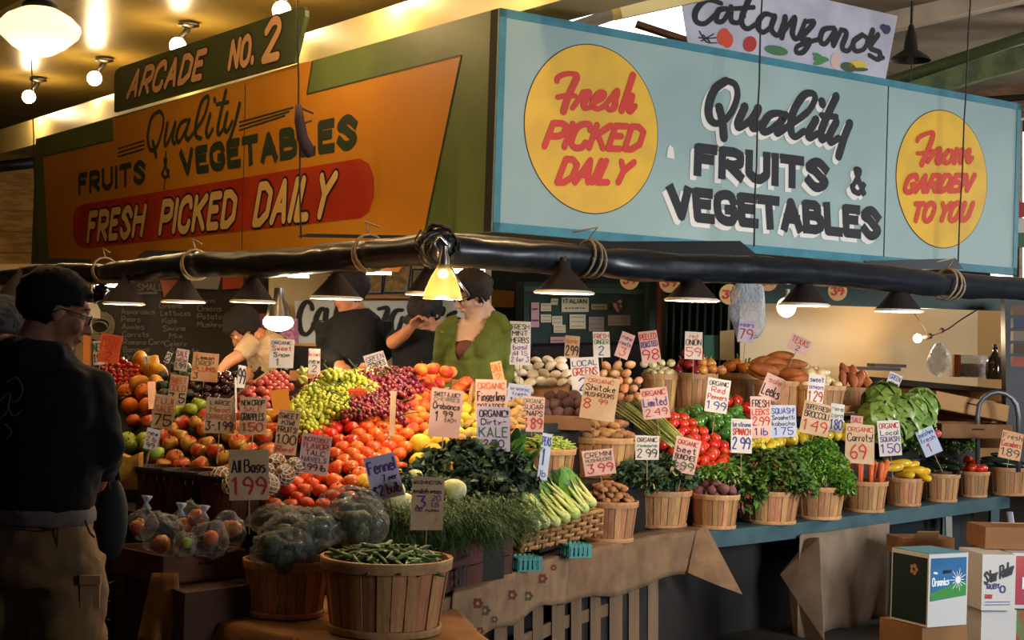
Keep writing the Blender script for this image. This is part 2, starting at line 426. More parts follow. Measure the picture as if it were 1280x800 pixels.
QU = [[(250,60),(180,110),(140,200),(135,290),(170,340),(230,330),(290,260),(325,160),(310,85),(255,60)],[(205,240),(225,330),(235,435)],
 [(375,235),(330,335),(340,370),(400,330),(455,250)],[(465,245),(425,345),(440,378),(490,340)],
 [(640,285),(600,275),(540,290),(490,365),(510,402),(570,370),(650,285)],[(640,290),(590,380),(600,408),(650,370)],
 [(650,370),(780,280),(840,190),(830,145),(770,155),(700,260),(680,380),(710,432),(770,395)],
 [(850,320),(800,400),(810,440),(860,410)],[(985,165),(935,270),(885,390),(890,452),(935,420)],[(885,290),(985,300)],
 [(985,335),(940,420),(950,470),(1000,440)],[(1075,345),(1040,430),(1000,560)],[(888,200),(892,212)]]
q = MB(); strokes(q, PR, QU, 5.333, 860, 90, .056, .0035, sh=(-.026, -.026)); 
for tx, qd, w in (('FRUITS', ((872,185),(1031,205),(871,214),(1031,235)), .052), ('&', ((1064,211),(1079,213),(1064,240),(1079,241)), .036),
                  ('VEGETABLES', ((838,237),(1096,265),(841,269),(1097,295)), .052)):
    qq = [PR.uv(*p)+Vector((-.032, -.03)) for p in qd]
    q.build('letter_shadow', M_white, sign); q = MB(); text(q, tx, qq, w, PR.f(.0035), caps='sq', gap=2.9)
q.build('letter_shadow', M_white, sign)
q = MB(); strokes(q, PR, QU, 5.333, 860, 90, .056, .006); q.build('lettering', M_ink, sign)
q = MB()
for tx, qd, w in (('FRUITS', ((872,185),(1031,205),(871,214),(1031,235)), .060), ('&', ((1064,211),(1079,213),(1064,240),(1079,241)), .038),
                  ('VEGETABLES', ((838,237),(1096,265),(841,269),(1097,295)), .060)):
    text(q, tx, [PR.uv(*p) for p in qd], w, PR.f(.006), caps='sq', gap=2.9); q.build('lettering', M_ink, sign); q = MB()
q = MB()
FR = [[(285,250),(295,215),(370,180),(450,180),(485,205),(460,270),(400,400),(350,555)],[(290,415),(380,395),(470,400)],
 [(440,520),(530,400),(550,362),(610,368),(560,460),(560,518),(610,515),(650,470)],[(650,470),(740,420),(760,372),(710,370),(650,450),(650,505),(700,530),(770,490)],
 [(770,490),(885,350),(870,430),(860,510),(815,540),(785,515)],[(1045,195),(930,545)],[(930,520),(980,430),(1040,400),(1000,510),(1020,558),(1070,500)]]
strokes(q, PR, FR, 8, 660, 70, .040, .006)
FO = [[(205,150),(222,122),(300,90),(318,112),(280,220),(237,318)],[(208,240),(270,235),(315,222)],[(280,300),(345,215),(370,215),(345,290),(360,310),(390,280)],
 [(430,220),(395,265),(408,308),(448,285),(458,228),(430,218)],[(490,215),(470,302)],[(480,270),(530,212),(512,302)],[(520,270),(580,215),(562,275),(575,302),(600,270)]]
strokes(q, PR, FO, 5.715, 1110, 150, .040, .006)
q.build('red_lettering', M_red, sign); q = MB(); text(q, 'PICKED', [PR.uv(*p) for p in ((691,154),(806,159),(680,183),(797,187))], .039, PR.f(.006))
q.build('red_lettering', M_red, sign); q = MB(); text(q, 'DAILY', [PR.uv(*p) for p in ((707,199),(792,203),(696,228),(780,228))], .039, PR.f(.006))
q.build('red_lettering', M_red, sign); q = MB(); text(q, 'GARDEN', [PR.uv(*p) for p in ((1136,220),(1218,219),(1129,240),(1208,238))], .039, PR.f(.006))
q.build('red_lettering', M_red, sign); q = MB(); text(q, 'TO YOU', [PR.uv(*p) for p in ((1144,255),(1216,254),(1139,276),(1208,275))], .039, PR.f(.006))
q.build('red_lettering', M_red, sign)
q = MB(); c = PR.uv(838, 191); q.poly([PR.at(c.x+a, c.y+b, .004) for a, b in ((-.03, -.03), (.03, -.035), (.02, .03), (-.01, .045), (-.025, .02))]); q.build('sticker', M_white, sign)

# ---------------- the left (yellow) sign
PL = Plane(C0, -dL)
M_org = mat('sign_orange', s2l('#d08a20'), .45, s2l('#c47c1a'), 1.2, (.3, .7), bump=.03, bscale=3)
M_olive = mat('sign_green', s2l('#66763c'), .45, s2l('#5a6a36'), 2, bump=.03, bscale=3)
M_band = mat('sign_band_red', s2l('#b93a1c'), .45, s2l('#a82e18'), 3)
M_cr = mat('sign_cream', s2l('#e6bd72'), .5)
M_dkg = mat('sign_dark_green', s2l('#2c3a28'), .5)
sl = thing('market_sign.001', 'yellow and green painted sign with red band FRESH PICKED DAILY', 'sign', C0+dL*4+Vector((0, 0, ZB)), 0)
LL = -7.7
for a, b in ((LL, -4.02), (-4.01, -.03)):
    q = MB(); PL.slab(q, [(a, ZB), (b, ZB), (b, ZT), (a, ZT)], -.04, .04); q.build('panel', M_olive, sl)
q = MB(); op = [(54,196),(142,175),(141,149),(376,79),(391,76),(384,118),(577,69),(530,296),(498,340),(62,340)]
q.poly([PL.px(x, y, .002) for x, y in op]); q.build('orange_field', M_org, sl)
q = MB(); bnd = [(92,268),(97,259),(106,255),(451,198),(462,205),(468,222),(468,246),(462,265),(451,273),(106,311),(97,307),(92,296)]
q.poly([PL.px(x, y, .004) for x, y in bnd]); q.build('red_band', M_band, sl)
q = MB()
for y in (0, 5, 10):
    ribbon(q, [PL.uv(148, 186+y), PL.uv(181, 176+y)], .014, PL.f(.004)); q.build('pinstripe', M_dkg, sl); q = MB(); ribbon(q, [PL.uv(300, 153+y), PL.uv(367-y, 134.5+y)], .014, PL.f(.004)); q.build('pinstripe', M_dkg, sl); q = MB()
for a, b in (((142,175),(54,196)), ((384,118),(577,69)), ((577,69),(530,296)), ((391,76),(384,118)), ((307.6,105),(303,312))):
    ribbon(q, [PL.uv(*a), PL.uv(*b)], .009, PL.f(.0045), caps=False); q.build('pinstripe', M_dkg, sl); q = MB()
q = MB()
QL = [[(370,300),(310,350),(280,480),(295,590),(340,590),(385,470),(400,350),(370,300)],[(320,540),(345,650)],[(430,400),(410,520),(420,565),(460,480),(490,395)],[(490,395),(470,520),(490,550)],
 [(580,370),(530,400),(500,490),(520,540),(570,450),(600,370)],[(600,370),(570,480),(590,525)],[(590,525),(700,370),(745,230),(738,190),(690,240),(650,400),(650,490),(690,512)],
 [(760,330),(730,450),(745,500),(780,440)],[(880,150),(820,420),(830,480),(860,440)],[(810,250),(900,232)],[(890,320),(870,420),(890,460),(930,380)],[(985,250),(950,400),(910,520)],[(793,210),(797,222)]]
strokes(q, PL, QL, 6.155, 140, 90, .042, .005)
q.build('green_lettering', M_dkg, sl); q = MB(); text(q, 'VEGETABLES', [PL.uv(*p) for p in ((227,192),(444,148),(229,216),(444,180))], .062, PL.f(.005), caps='sq', gap=3)
q.build('green_lettering', M_dkg, sl); q = MB(); text(q, 'FRUITS', [PL.uv(*p) for p in ((100,220),(181,203),(100,241),(181,226))], .05, PL.f(.005), caps='sq', gap=3)
q.build('green_lettering', M_dkg, sl); q = MB(); text(q, '&', [PL.uv(*p) for p in ((203,200),(212,199),(203,222),(212,221))], .03, PL.f(.005))
ribbon(q, [PL.uv(208, 190), PL.uv(208, 203)], .02, PL.f(.005)); ribbon(q, [PL.uv(207, 222), PL.uv(206, 236)], .02, PL.f(.005))
q.build('green_lettering', M_dkg, sl)
for off, m, dw in ((.006, MATS['sign_black'], .032), (.008, M_cr, 0)):
    q = MB()
    text(q, 'FRESH', [PL.uv(*p) for p in ((114,268),(183,259),(111,300),(178,292))], .062+dw, PL.f(off), gap=3)
    q.build('cream_lettering' if not dw else 'letter_outline', m, sl); q = MB(); text(q, 'PICKED', [PL.uv(*p) for p in ((206,254),(297,241),(201,290),(292,280))], .062+dw, PL.f(off), gap=3)
    q.build('cream_lettering' if not dw else 'letter_outline', m, sl); q = MB(); text(q, 'DAILY', [PL.uv(*p) for p in ((327,233),(421,219),(319,279),(409,268))], .062+dw, PL.f(off), gap=3)
    q.build('cream_lettering' if not dw else 'letter_outline', m, sl)
ar = thing('arcade_sign', 'dark green ARCADE NO. 2 board rising above the yellow sign', 'sign', PL.px(265, 110, .05), 0)
q = MB(); app = [PL.uv(*p) for p in ((150,141),(150,96),(152,89),(157,85),(380,11),(387,10),(390,14),(390,22),(376,79))]
PL.slab(q, app, .02, .03); q.build('board', mat('arcade_green', s2l('#3d4a2a'), .45, s2l('#35412a'), 2), ar)
for off, m, dw in ((.051, mat('letter_outline_brown', s2l('#3a120c'), .5), .03), (.053, mat('arcade_cream', s2l('#d9a877'), .5), 0)):
    q = MB()
    text(q, 'ARCADE', [PL.uv(*p) for p in ((176,91),(266,65),(167,122),(259,97))], .05+dw, PL.f(off), gap=3)
    q.build('lettering' if not dw else 'letter_outline', m, ar); q = MB(); text(q, 'NO.', [PL.uv(*p) for p in ((300,54),(327,46),(295,86),(324,78))], .05+dw, PL.f(off), gap=3)
    q.build('lettering' if not dw else 'letter_outline', m, ar); q = MB(); text(q, '2', [PL.uv(*p) for p in ((343,31),(359,26),(338,76),(356,71))], .06+dw, PL.f(off))
    q.build('lettering' if not dw else 'letter_outline', m, ar)
# dark return edge between both signs
q = MB(); q.box(C0+Vector((.0, .06, (ZB+ZT)/2)), (.07, .07, ZT-ZB), oriented(0, dR, nR)); struct(q.build('trim_10', M_dark))

# ---------------- banner above the blue sign
PB = Plane(C0-nR*.55, dR)
bn = thing('banner', 'white hanging banner with black script and painted vegetables above the blue sign', 'banner', PB.px(985, 90), 0)
q = MB(); PB.slab(q, [PB.uv(*p) for p in ((862,68),(848,-20),(1000,-8),(1122,20),(1105,110),(1000,95))], -.004, .004); q.build('cloth', mat('banner_white', s2l('#b8b6c2'), .6, s2l('#a5a3b0'), 3), bn)
CA = [[(235,20),(150,0),(90,60),(90,120),(140,135),(200,85)],[(265,50),(220,60),(205,115),(245,120),(290,45)],[(290,45),(290,115),(330,130),(365,90)],[(400,-20),(350,110),(380,165),(430,140)],[(310,50),(420,42)],
 [(530,90),(480,82),(440,140),(470,185),(520,150),(540,95)],[(540,95),(520,165),(560,200),(600,100)],[(600,100),(580,212)],[(585,190),(655,100),(640,190),(670,220),(715,120)],[(715,125),(765,130),(690,220),(740,232),(705,295),(665,300),(670,265),(740,240),(790,225)],
 [(880,160),(820,170),(800,230),(830,250),(885,175)],[(885,175),(875,260),(920,170)],[(920,170),(950,190),(925,270),(960,290),(1000,230)],[(1040,200),(990,240),(1000,290),(1050,280),(1070,225),(1040,200)],[(1100,175),(1085,215)],[(1130,200),(1085,270),(1140,300),(1130,340),(1080,315)],[(1120,340),(1160,330)]]
q = MB(); strokes(q, PB, CA, 4.571, 850, 0, .042, .004); q.build('lettering', M_ink, bn)
def blob(pl, cx, cy, rx, ry, rot, off, n=16):
    out = []
    for k in range(n):
        a = 2*math.pi*k/n; x, y = rx*math.cos(a), ry*math.sin(a)
        out.append(pl.px(cx+x*math.cos(rot)-y*math.sin(rot), cy+x*math.sin(rot)+y*math.cos(rot), off))
    return out
for nm, c, pp in (('painted_pepper', '#c04020', [(904,46,8,11,.2),(909,50,7,10,0)]), ('painted_tomato', '#a5281f', [(937,55,8.5,10,.2)]), ('painted_cucumber', '#3c6a45', [(970,63,15,6,.2)]),
                  ('painted_garlic', '#c9a79a', [(1044,76,6,10,0)]), ('painted_leek', '#3f7a44', [(1026,74,10,4,.1),(1024,78,8,3,-.3),(1022,70,7,3,.5)]), ('painted_corn', '#c9ae35', [(1072,81,12,5,.1)]), ('painted_husk', '#35452c', [(1060,84,10,6,.3),(1075,87,10,2.5,0)]), ('painted_eggplant', '#2b2350', [(1108,37,5,6,.3),(1104,34,4,4,0)])):
    q = MB()
    for i, (x, y, a, b_, r_) in enumerate(pp): q.poly(blob(PB, x, y, a, b_, r_, .003+.0008*i))
    q.build(nm, mat('paint_'+nm, s2l(c), .6), bn)
q = MB()
for ln in ([(110,180),(150,240),(210,245)],[(120,235),(190,195)],[(105,215),(160,220),(205,215)],[(130,200),(170,240)]): strokes(q, PB, [ln], 4.571, 850, 0, .01, .004)
q.build('painted_beans', M_ink, bn)

# ---------------- black tarpaulin rolls hung under the signs
M_tarp = mat('black_tarpaulin', (.008, .009, .012), .33, (.014, .016, .020), 5, bump=.35, bscale=6, coat=.2)
M_rope = mat('pale_rope', s2l('#a08a6a'), .8)
M_cord = mat('dark_cord', (.02, .012, .01), .7)
KP = .82                              # the rolls hang this much nearer than the first estimate
PC = CAM+(Vector((-.375, 7.88, 2.09))-CAM)*KP
dLp = Vector((math.sin(R(-33.9)), math.cos(R(-33.9)), 0)); dRp = Vector((math.sin(R(57)), math.cos(R(57)), 0))
def tarp(name, d, L, r0, r1, label, seed, zs=0, pull=()):
    rnd = random.Random(seed); n = int(L/.06); q = MB(); vs = []; fs = []; K = 18
    side = d.cross(Vector((0, 0, 1)))
    for i in range(n+1):
        t = i/n; c = PC + d*(t*L) + Vector((0, 0, zs*t - .02*math.sin(t*math.pi*3)**2))
        sq = 1
        for p in pull: sq *= 1-.20*math.exp(-((t*L-p)/.06)**2)
        for k in range(K):
            a = 2*math.pi*k/K
            nz = noise.noise(Vector((t*L*2.2, math.cos(a)*1.4+seed, math.sin(a)*1.4)))*.16 + noise.noise(Vector((t*L*9+3*a, math.cos(a)*2.5+seed+5, math.sin(a)*2.5)))*.13
            r = lerp(r0, r1, t)*sq*(1+nz)
            vs.append(c + side*math.cos(a)*r + Vector((0, 0, 1))*math.sin(a)*r*.98)
    for i in range(n):
        for k in range(K): fs.append((i*K+k, i*K+(k+1) % K, (i+1)*K+(k+1) % K, (i+1)*K+k))
    q.add(vs, fs); q.poly(vs[:K][::-1]); q.poly(vs[-K:])
    o = q.build(name, M_tarp, smooth=True); return tag(o, label, 'tarpaulin')
tarp('tarpaulin_roll', dRp, 6.5, .073, .056, 'rolled black tarpaulin hanging under the pale blue sign', 3, .035, (.84, 3.05))
tarp('tarpaulin_roll', dLp, 8.0, .073, .070, 'rolled black tarpaulin hanging under the yellow sign', 9, 0, (.62, 2.6, 4.1))
q = MB(); q.ball(PC+Vector((0, .0, 0)), (.085, .085, .078), 20, 14, f=lambda u: u*(1+.16*noise.noise(u*2.5)+.08*noise.noise(u*6))); tag(q.build('tarpaulin_corner', M_tarp, smooth=True), 'crumpled black tarpaulin bunched at the corner where the rolls meet', 'tarpaulin')
def ropeloop(d, s, label, r=.083):
    s *= KP
    q = MB(); c = PC+d*s
    for j in range(3):
        cc = c+d*(j*.022-.02); side = d.cross(Vector((0, 0, 1)))
        q.tube([cc+side*math.cos(a*math.pi/8)*r+Vector((0, 0, math.sin(a*math.pi/8)*r))+d*.02*math.sin(a*math.pi/8+j) for a in range(17)], .006, 5)
    q.tube([c+Vector((0, 0, r)), c+Vector((0, 0, r+.06))+d*.05, c+Vector((.0, 0, r+.03))-d*.08], .005, 5)
    tag(q.build('rope_tie', M_rope, smooth=True), label, 'rope')
ropeloop(dRp, .92, 'pale rope tied round the black roll under the blue sign, nearest the corner')
ropeloop(dRp, 3.75, 'pale rope tied round the black roll under the right half of the blue sign')
ropeloop(dLp, .75, 'pale rope tied round the black roll left of the clamp lamp corner')
ropeloop(dLp, 3.2, 'pale rope tied round the black roll under the middle of the yellow sign')
ropeloop(dLp, 5.0, 'pale rope tied round the black roll near the man with glasses')
q = MB()
for s in range(10):
    a0 = random.uniform(0, 6); ax = Vector((random.uniform(-.6, .6), -1, random.uniform(-.6, .6))).normalized(); e1 = ax.orthogonal().normalized(); e2 = ax.cross(e1); rr = random.uniform(.05, .082); c_ = PC+Vector((random.uniform(-.03, .03), -.05, random.uniform(-.02, .03)))
    q.tube([c_+e1*math.cos(a0+a*.5)*rr+e2*math.sin(a0+a*.5)*rr+ax*.02*math.sin(a*1.3) for a in range(random.randint(5, 9))], (.012, .005), 6)
tag(q.build('knotted_webbing', M_black, smooth=True), 'tangled black webbing where both tarpaulin rolls meet', 'webbing')
# folded tarp flaps above the roll and long hanging cords
def flap(a, b, c, d_, D, label):
    q = MB(); q.prism([P(*a, D), P(*b, D), P(*c, D), P(*d_, D)], (0, .03, 0)); tag(q.build('tarpaulin_flap', M_black), label, 'tarpaulin')
flap((700,302),(925,301),(948,320),(720,312), 8.35, 'flat black tarpaulin flap below the word VEGETABLES on the blue sign')
flap((1080,326),(1195,323),(1204,336),(1090,338), 9.6, 'flat black tarpaulin flap below the right disc of the blue sign')
flap((370,296),(385,292),(600,296),(600,300), 8.6, 'black tarpaulin flap just left of the sign corner')
flap((170,322),(182,313),(345,314),(345,320), 10.6, 'black tarpaulin flap under the word PICKED')
flap((38,330),(46,323),(112,324),(112,330), 12.6, 'black tarpaulin flap at the left end of the yellow sign')
for (x0, y0, x1, y1, D, lb) in ((39,70,46,322,13.0,'dark cord hanging in front of the left end of the yellow sign'), (371,-30,376,298,9.1,'dark cord with a knotted rag hanging over the word VEGETABLES'),
                            (953,-30,942,308,9.0,'dark cord hanging in front of the word QUALITY on the blue sign'), (1214,-30,1197,332,10.2,'dark cord hanging over the right disc of the blue sign'),(1143,50,1137,102,13,'thin cord hanging beside the black ceiling lamp')):
    q = MB(); n = 10; q.tube([P(lerp(x0, x1, i/n)+math.sin(i*2.1)*.5, lerp(y0, y1, i/n), D) for i in range(n+1)], .0055, 5)
    tag(q.build('rope', M_cord, smooth=True), lb, 'cord')
q = MB(); q.tube([P(373,132,9.1), P(374,150,9.08), P(378,172,9.07), P(384,185,9.06), P(388,196,9.06)], [.02,.03,.035,.04,.02], 7); q.tube([P(373,134,9.1), P(385,139,9.1), P(392,142,9.1)], .006, 5); q.tube([P(374,160,9.1), P(383,153,9.1), P(390,151,9.1)], .006, 5)
tag(q.build('knotted_rag', mat('dark_rag', (.03, .015, .02), .8), smooth=True), 'dark rag knotted on the cord over the yellow sign', 'rag')
# ================================================================== LAMPS
M_shade = mat('lamp_shade_dark', s2l('#241510'), .75, s2l('#1d100c'), 6)
M_shadein = mat('lamp_shade_inside', s2l('#e8dccb'), .5)
M_bulb = mat('lit_bulb', (1, 1, 1), .3, emit=(1, .86, .62), estr=9)
M_globe = mat('lit_globe', (1, 1, 1), .3, emit=(1, .84, .56), estr=14)
M_tube = mat('lit_tube', (1, 1, 1), .3, emit=(1, .93, .86), estr=5)
M_brass = mat('dull_metal', s2l('#8a8176'), .35, metal=1)
def cone_lamp(px, py, wpx, D, hpx=31, label='', power=16, color=WARM2, spot=True):
    """conical shade, px/py = centre of the open rim"""
    D = D*KP+.05; r = wpx/F_PX*D/2; h = hpx/F_PX*D; c = P(px, py, D)
    t = thing('hanging_lamp', label, 'lamp', c, 0, 'conical lamps along the tarpaulin rolls')
    q = MB(); q.lathe([(r, 0), (r*.86, h*.14), (r*.2, h*.96), (.025, h), (.022, h+.03)], 24, mi=0)
    q.lathe([(r*.985, .004), (r*.85, h*.13), (r*.2, h*.92), (.02, h*.95)], 24, mi=1)
    so = q.build('lamp_shade', [M_shade, M_shadein], t, world=False)
    q = MB(); q.lathe([(r*1.005, -.004), (r*1.005, .004), (r*.96, .004), (r*.96, -.004), (r*1.005, -.004)], 24); q.build('rolled_rim', M_shadein, so, world=False)
    q = MB(); q.ball((0, 0, h*.35), .03, 10, 7); q.build('bulb', M_bulb, t, True, world=False)
    q = MB(); q.tube([(0, 0, h-.005), (0, 0, h+.02)], .017, 8); q.tube([(0, 0, h+.02), (0, .02, h+.05)], .005, 5); q.build('socket', M_brass, t, True, world=False)
    lt = point_light('lamp_light', c+Vector((0, 0, .022)), power, color, .035)
    return t
lamps = [(155,380,52,11.4,'dark conical lamp furthest left, beside the face of the man with glasses'), (229,377.5,55,10.6,'dark conical lamp hanging before the chalkboard, second from the left'), (316,377.5,58,9.8,'dark conical lamp hanging over the worker in the beige shirt'),
         (420,373,68,9.0,'dark conical lamp covering the face of the worker all in black'), (705,366,76,8.1,'dark conical lamp just right of the woman in green, before the noticeboard'), (865,375.5,70,8.7,'dark conical lamp above the red onions'),
         (1005,381.5,64,9.2,'dark conical lamp above the cream onions'), (1123,389,62,9.7,'dark conical lamp against the cream wall at right'), (22,374,60,12.2,'dark conical lamp behind the head of the man with glasses')]
for (x, y, w, D, lb) in lamps: cone_lamp(x, y, w, D, 31, lb, 11 if x < 600 else 10)
cone_lamp(537, 368, 62, 8.2, 38, 'dark conical lamp behind the clear clamp lamp at the corner', 12)
# clear clamp lamp at the corner
c = P(553, 374, 7.6*KP); t = thing('clamp_lamp', 'translucent amber and silver bell shaped clamp lamp hanging at the corner before the woman', 'lamp', c)
t.scale = (KP,)*3; q = MB(); q.lathe([(.098, 0), (.085, .05), (.06, .11), (.035, .15), (.03, .17)], 20); q.build('bell_shade', mat('amber_plastic', s2l('#c9b478'), .25, trans=.6, ior=1.2), t, True, world=False)
q = MB(); q.lathe([(.03, .15), (.03, .20), (.018, .23), (.018, .26)], 12); q.build('socket', M_brass, t, True, world=False)
q = MB(); q.ball((0, 0, .12), .022, 10, 7); q.build('bulb', M_bulb, t, True, world=False)
q = MB(); q.tube([(.03, 0, .17), (.07, 0, .10), (.13, 0, .02)], .007, 6); q.tube([(-.02, 0, .22), (-.05, .0, .27), (-.02, 0, .31), (.02, 0, .27)], .007, 6); q.build('clamp', mat('bright_metal', s2l('#d8d8dc'), .25, metal=.9), t, True, world=False)
point_light('lamp_light', c+Vector((0, 0, -.02)), 8, WARM2, .03)
# bare bright bulb lamp over the worker
c = P(348, 396, 8.6); t = thing('clamp_lamp', 'very bright round lamp hanging above the worker in the beige shirt', 'lamp', c)
q = MB(); q.ball((0, 0, -.03), (.085, .085, .05), 16, 10); q.build('bulb', M_globe, t, True, world=False)
q = MB(); q.lathe([(.07, .0), (.06, .05), (.03, .10), (.028, .16)], 14); q.build('socket', M_brass, t, True, world=False)
point_light('lamp_light', c+Vector((0, -.02, -.12)), 9, WARM2, .06)
# tubes under the rolls
for (x0, x1, y, D, lb) in ((360,386,344,9.6,'short lit tube under the roll left of the worker in black'), (440,489,340,9.3,'lit tube under the roll before the framed pictures'), (556,606,338.5,8.5,'lit tube under the roll above the woman in green'), (118,150,356,11.4,'lit tube under the roll beside the man with glasses')):
    q = MB(); q.tube([P(x0, y, D), P(x1, y+1, D)], .013, 8); tag(q.build('lamp_tube', M_tube, smooth=True), lb, 'lamp')
# ceiling globes
gl = []
for i, (x, y, zz, lb) in enumerate(((352,13,3.9,'bare globe bulb on the yellow ceiling behind the digit 2'), (222,57,3.9,'bare globe bulb on the yellow ceiling above the word ARCADE'), (118,98,3.9,'bare globe bulb on the yellow ceiling left of the ARCADE board'),
                     (36,121,3.9,'bare globe bulb on the yellow ceiling furthest left, under the schoolhouse lamp'))):
    D = (zz-EYE)*F_PX/(hor(x)-y); c = P(x, y, D)
    t = thing('ceiling_bulb', lb, 'lamp', c, 0, 'globe bulbs on the arcade ceiling')
    q = MB(); q.ball((0, 0, 0), .066, 14, 9); q.build('globe', M_globe, t, True, world=False)
    q = MB(); q.tube([(0, 0, .04), (.04, .03, .10), (.07, .05, .15)], .024, 8); q.lathe([(.0, .2), (.08, .19), (.085, .17), (.02, .15)], 14, (.07, .05, 0)); q.build('socket', M_brass, t, True, world=False)
    point_light('ceiling_bulb_light', c+Vector((0, 0, -.11)), 13, WARM, .05)
# the row goes on nearer than the frame shows; two more of its bulbs light the ceiling
for k in (1, 2, 3):
    c = P(352, 13, 10.85) - dL*1.45*k
    t = thing('ceiling_bulb', 'bare globe bulb on the arcade ceiling beyond the top of the picture', 'lamp', c, 0, 'globe bulbs out of the picture')
    q = MB(); q.ball((0, 0, 0), .066, 12, 8); q.build('globe', M_globe, t, True, world=False)
    point_light('ceiling_bulb_light', c+Vector((0, 0, -.11)), 13, WARM, .05)
# schoolhouse pendant
D = 5.9; c = P(48, 70, D); r = .152
t = thing('pendant_lamp', 'glowing cream schoolhouse glass pendant lamp at the upper left', 'lamp', c)
M_opal = mat('opal_glass_lit', (1, .9, .7), .2, emit=(1, .80, .46), estr=.85, coat=.5)
q = MB(); q.lathe([(.0, 0), (.03, .0), (.05, .006), (.10, .035), (.145, .075), (.155, .10), (.150, .12), (.12, .150), (.085, .170), (.06, .182), (.055, .19)], 32); q.build('glass_shade', M_opal, t, True, world=False)
q = MB(); q.lathe([(.065, .18), (.068, .195), (.05, .21), (.03, .235), (.012, .25), (.012, .8)], 20); q.build('fitter', M_shade, t, True, world=False)
point_light('pendant_light', c+Vector((0, 0, -.12)), 5, WARM, .08)
# unseen copies of the pendant added above the frame to light the yellow sign
for k, (x, D_, z_) in enumerate(((-60, 8.0, 3.75), (260, 6.6, 3.7), (330, 9.3, 3.85), (-30, 10.0, 3.97))):
    c2 = X(x, D_, z_); o = copy_tree(reg(t)); o.location = c2; tag(o, ('left', 'nearest', 'right', 'farthest')[k]+' schoolhouse pendant added unseen above the top of the picture for extra light', 'lamp'); point_light('pendant_light', c2+Vector((0, 0, -.15)), 24 if k == 1 else 13, WARM, .1)
q = MB(); q.tube([P(38, 60, 12.9), P(40, 72, 12.9), P(40, 180, 12.9)], .006, 5)
# black industrial lamp upper right
c = P(1138, 76, 13); t = thing('industrial_lamp', 'black bell shaped ceiling lamp right of the banner', 'lamp', c)
q = MB(); q.lathe([(.17, 0), (.15, .03), (.06, .09), (.045, .22), (.03, .26), (.02, .3)], 18); q.build('bell_shade', M_black, t, True, world=False)
q = MB(); q.tube([(0, 0, .28), (0, 0, .5)], .012, 6); q.build('rod', M_black, t, world=False)

# ================================================================== BACK OF THE STALL
def wallpx(name, pts, D, th, m, mode='struct', label=None, cat=None, parent=None):
    """upright board facing the camera; pts in photograph pixels at depth D (or per-point depth)"""
    q = MB(); q.prism([P(p[0], p[1], p[2] if len(p) > 2 else D) for p in pts], cF*th)
    o = q.build(name, m, parent)
    if mode == 'struct': struct(o)
    elif label: tag(o, label, cat)
    return o
M_creamlit = mat('cream_wall_right', s2l('#dcc096'), .6, s2l('#cdb084'), 1.5, (.3, .7))
wallpx('wall_stall_right', [(925,600,12.2),(925,352,12.2),(1222,362,13.2),(1222,600,13.2)], 0, .05, M_creamlit)
wallpx('wall_stall_side', [(1222,600,13.2),(1222,362,13.2),(1300,366,12.6),(1300,600,12.6)], 0, .05, M_creamlit)
wallpx('wall_stall_header', [(925,378),(925,346),(1300,350),(1300,390)], 11.6, .15, M_dkgreen)
wallpx('wall_stall_centre', [(612,620),(612,330),(930,330),(930,620)], 12.6, .05, mat('deep_green_wall', s2l('#1d2b28'), .6))
wallpx('wall_stall_left', [(-60,620),(-60,330),(342,330),(342,620)], 12.4, .05, M_cream)
wallpx('wall_stall_middle', [(336,620),(336,330),(614,330),(614,620)], 11.35, .05, M_cream)
# noticeboard partition
nb = thing('notice_partition', 'dark green painted partition with paper notices pinned to it', 'partition', P(740, 452, 11.4))
wallpx('panel', [(655,455),(655,352),(805,356),(805,455)], 11.4, .05, M_dkgreen, None, parent=nb)
wallpx('frame', [(655,364),(655,358),(818,362),(818,368)], 11.35, .03, mat('green_trim', s2l('#3f5f55'), .4), None, parent=nb)
wallpx('frame', [(805,460),(805,340),(812,340),(812,460)], 11.3, .05, M_dkgreen, None, parent=nb)
M_pap = mat('notice_paper', s2l('#e6d9b8'), .7); M_pink = mat('pink_paper', s2l('#d9a6a8'), .7); M_rust = mat('rust_print', s2l('#9a5a3a'), .7); M_violet = mat('violet_print', s2l('#5a3f7a'), .7)
def note(x0, y0, x1, y1, D, m, label, lines=2, ink=None, rot=0, textline=None):
    ink = ink or M_rust
    t = thing('paper_notice', label, 'notice', P((x0+x1)/2, y1, D))
    q = MB(); q.prism([P(x0, y1, D), P(x0+rot, y0, D), P(x1+rot, y0, D), P(x1, y1, D)], cF*.003); q.build('sheet', m, t)
    pl = Plane(P(x0, y1, D-.004), cR, cU); q = MB(); w = (x1-x0)/F_PX*D; h = (y1-y0)/F_PX*D
    for k in range(lines):
        v = h*(1-(k+.6)/(lines+.2)); hh = h/(lines+.2)*.5
        if k == 0 and textline: text(q, textline, [(w*.08, v+hh*.7), (w*.92, v+hh*.7), (w*.08, v-hh*.5), (w*.92, v-hh*.5)], hh*.25, pl.f(0), caps=False, nd=5)
        else:
            xx = w*.12
            while xx < w*.85:
                d = random.uniform(.05, .14)*w; ribbon(q, [(xx, v), (xx+d, v+random.uniform(-.1, .1)*hh)], hh*.3, pl.f(0), caps=False); xx += d+w*.04
    q.build('print', ink, t)
note(664,378,674,409,11.385,M_pink,'narrow pink notice with a purple flower print on the green partition',2,M_violet)
note(676,379,689,389,11.385,M_pap,'small cream notice top left on the green partition')
note(676,393,689,403,11.385,M_pap,'small cream notice below another at the left of the green partition')
note(688,373,697,381,11.385,M_pap,'tiny white note pinned highest on the green partition',1,None,1)
note(690,395,703,406,11.385,M_pap,'torn cream notice left of the square drawing')
note(692,406,707,416,11.385,M_pap,'yellowed small notice under the torn one')
note(702,372,736,390,11.385,M_pap,'large cream notice headed ITALIAN',2,M_ink,0,'ITALIAN')
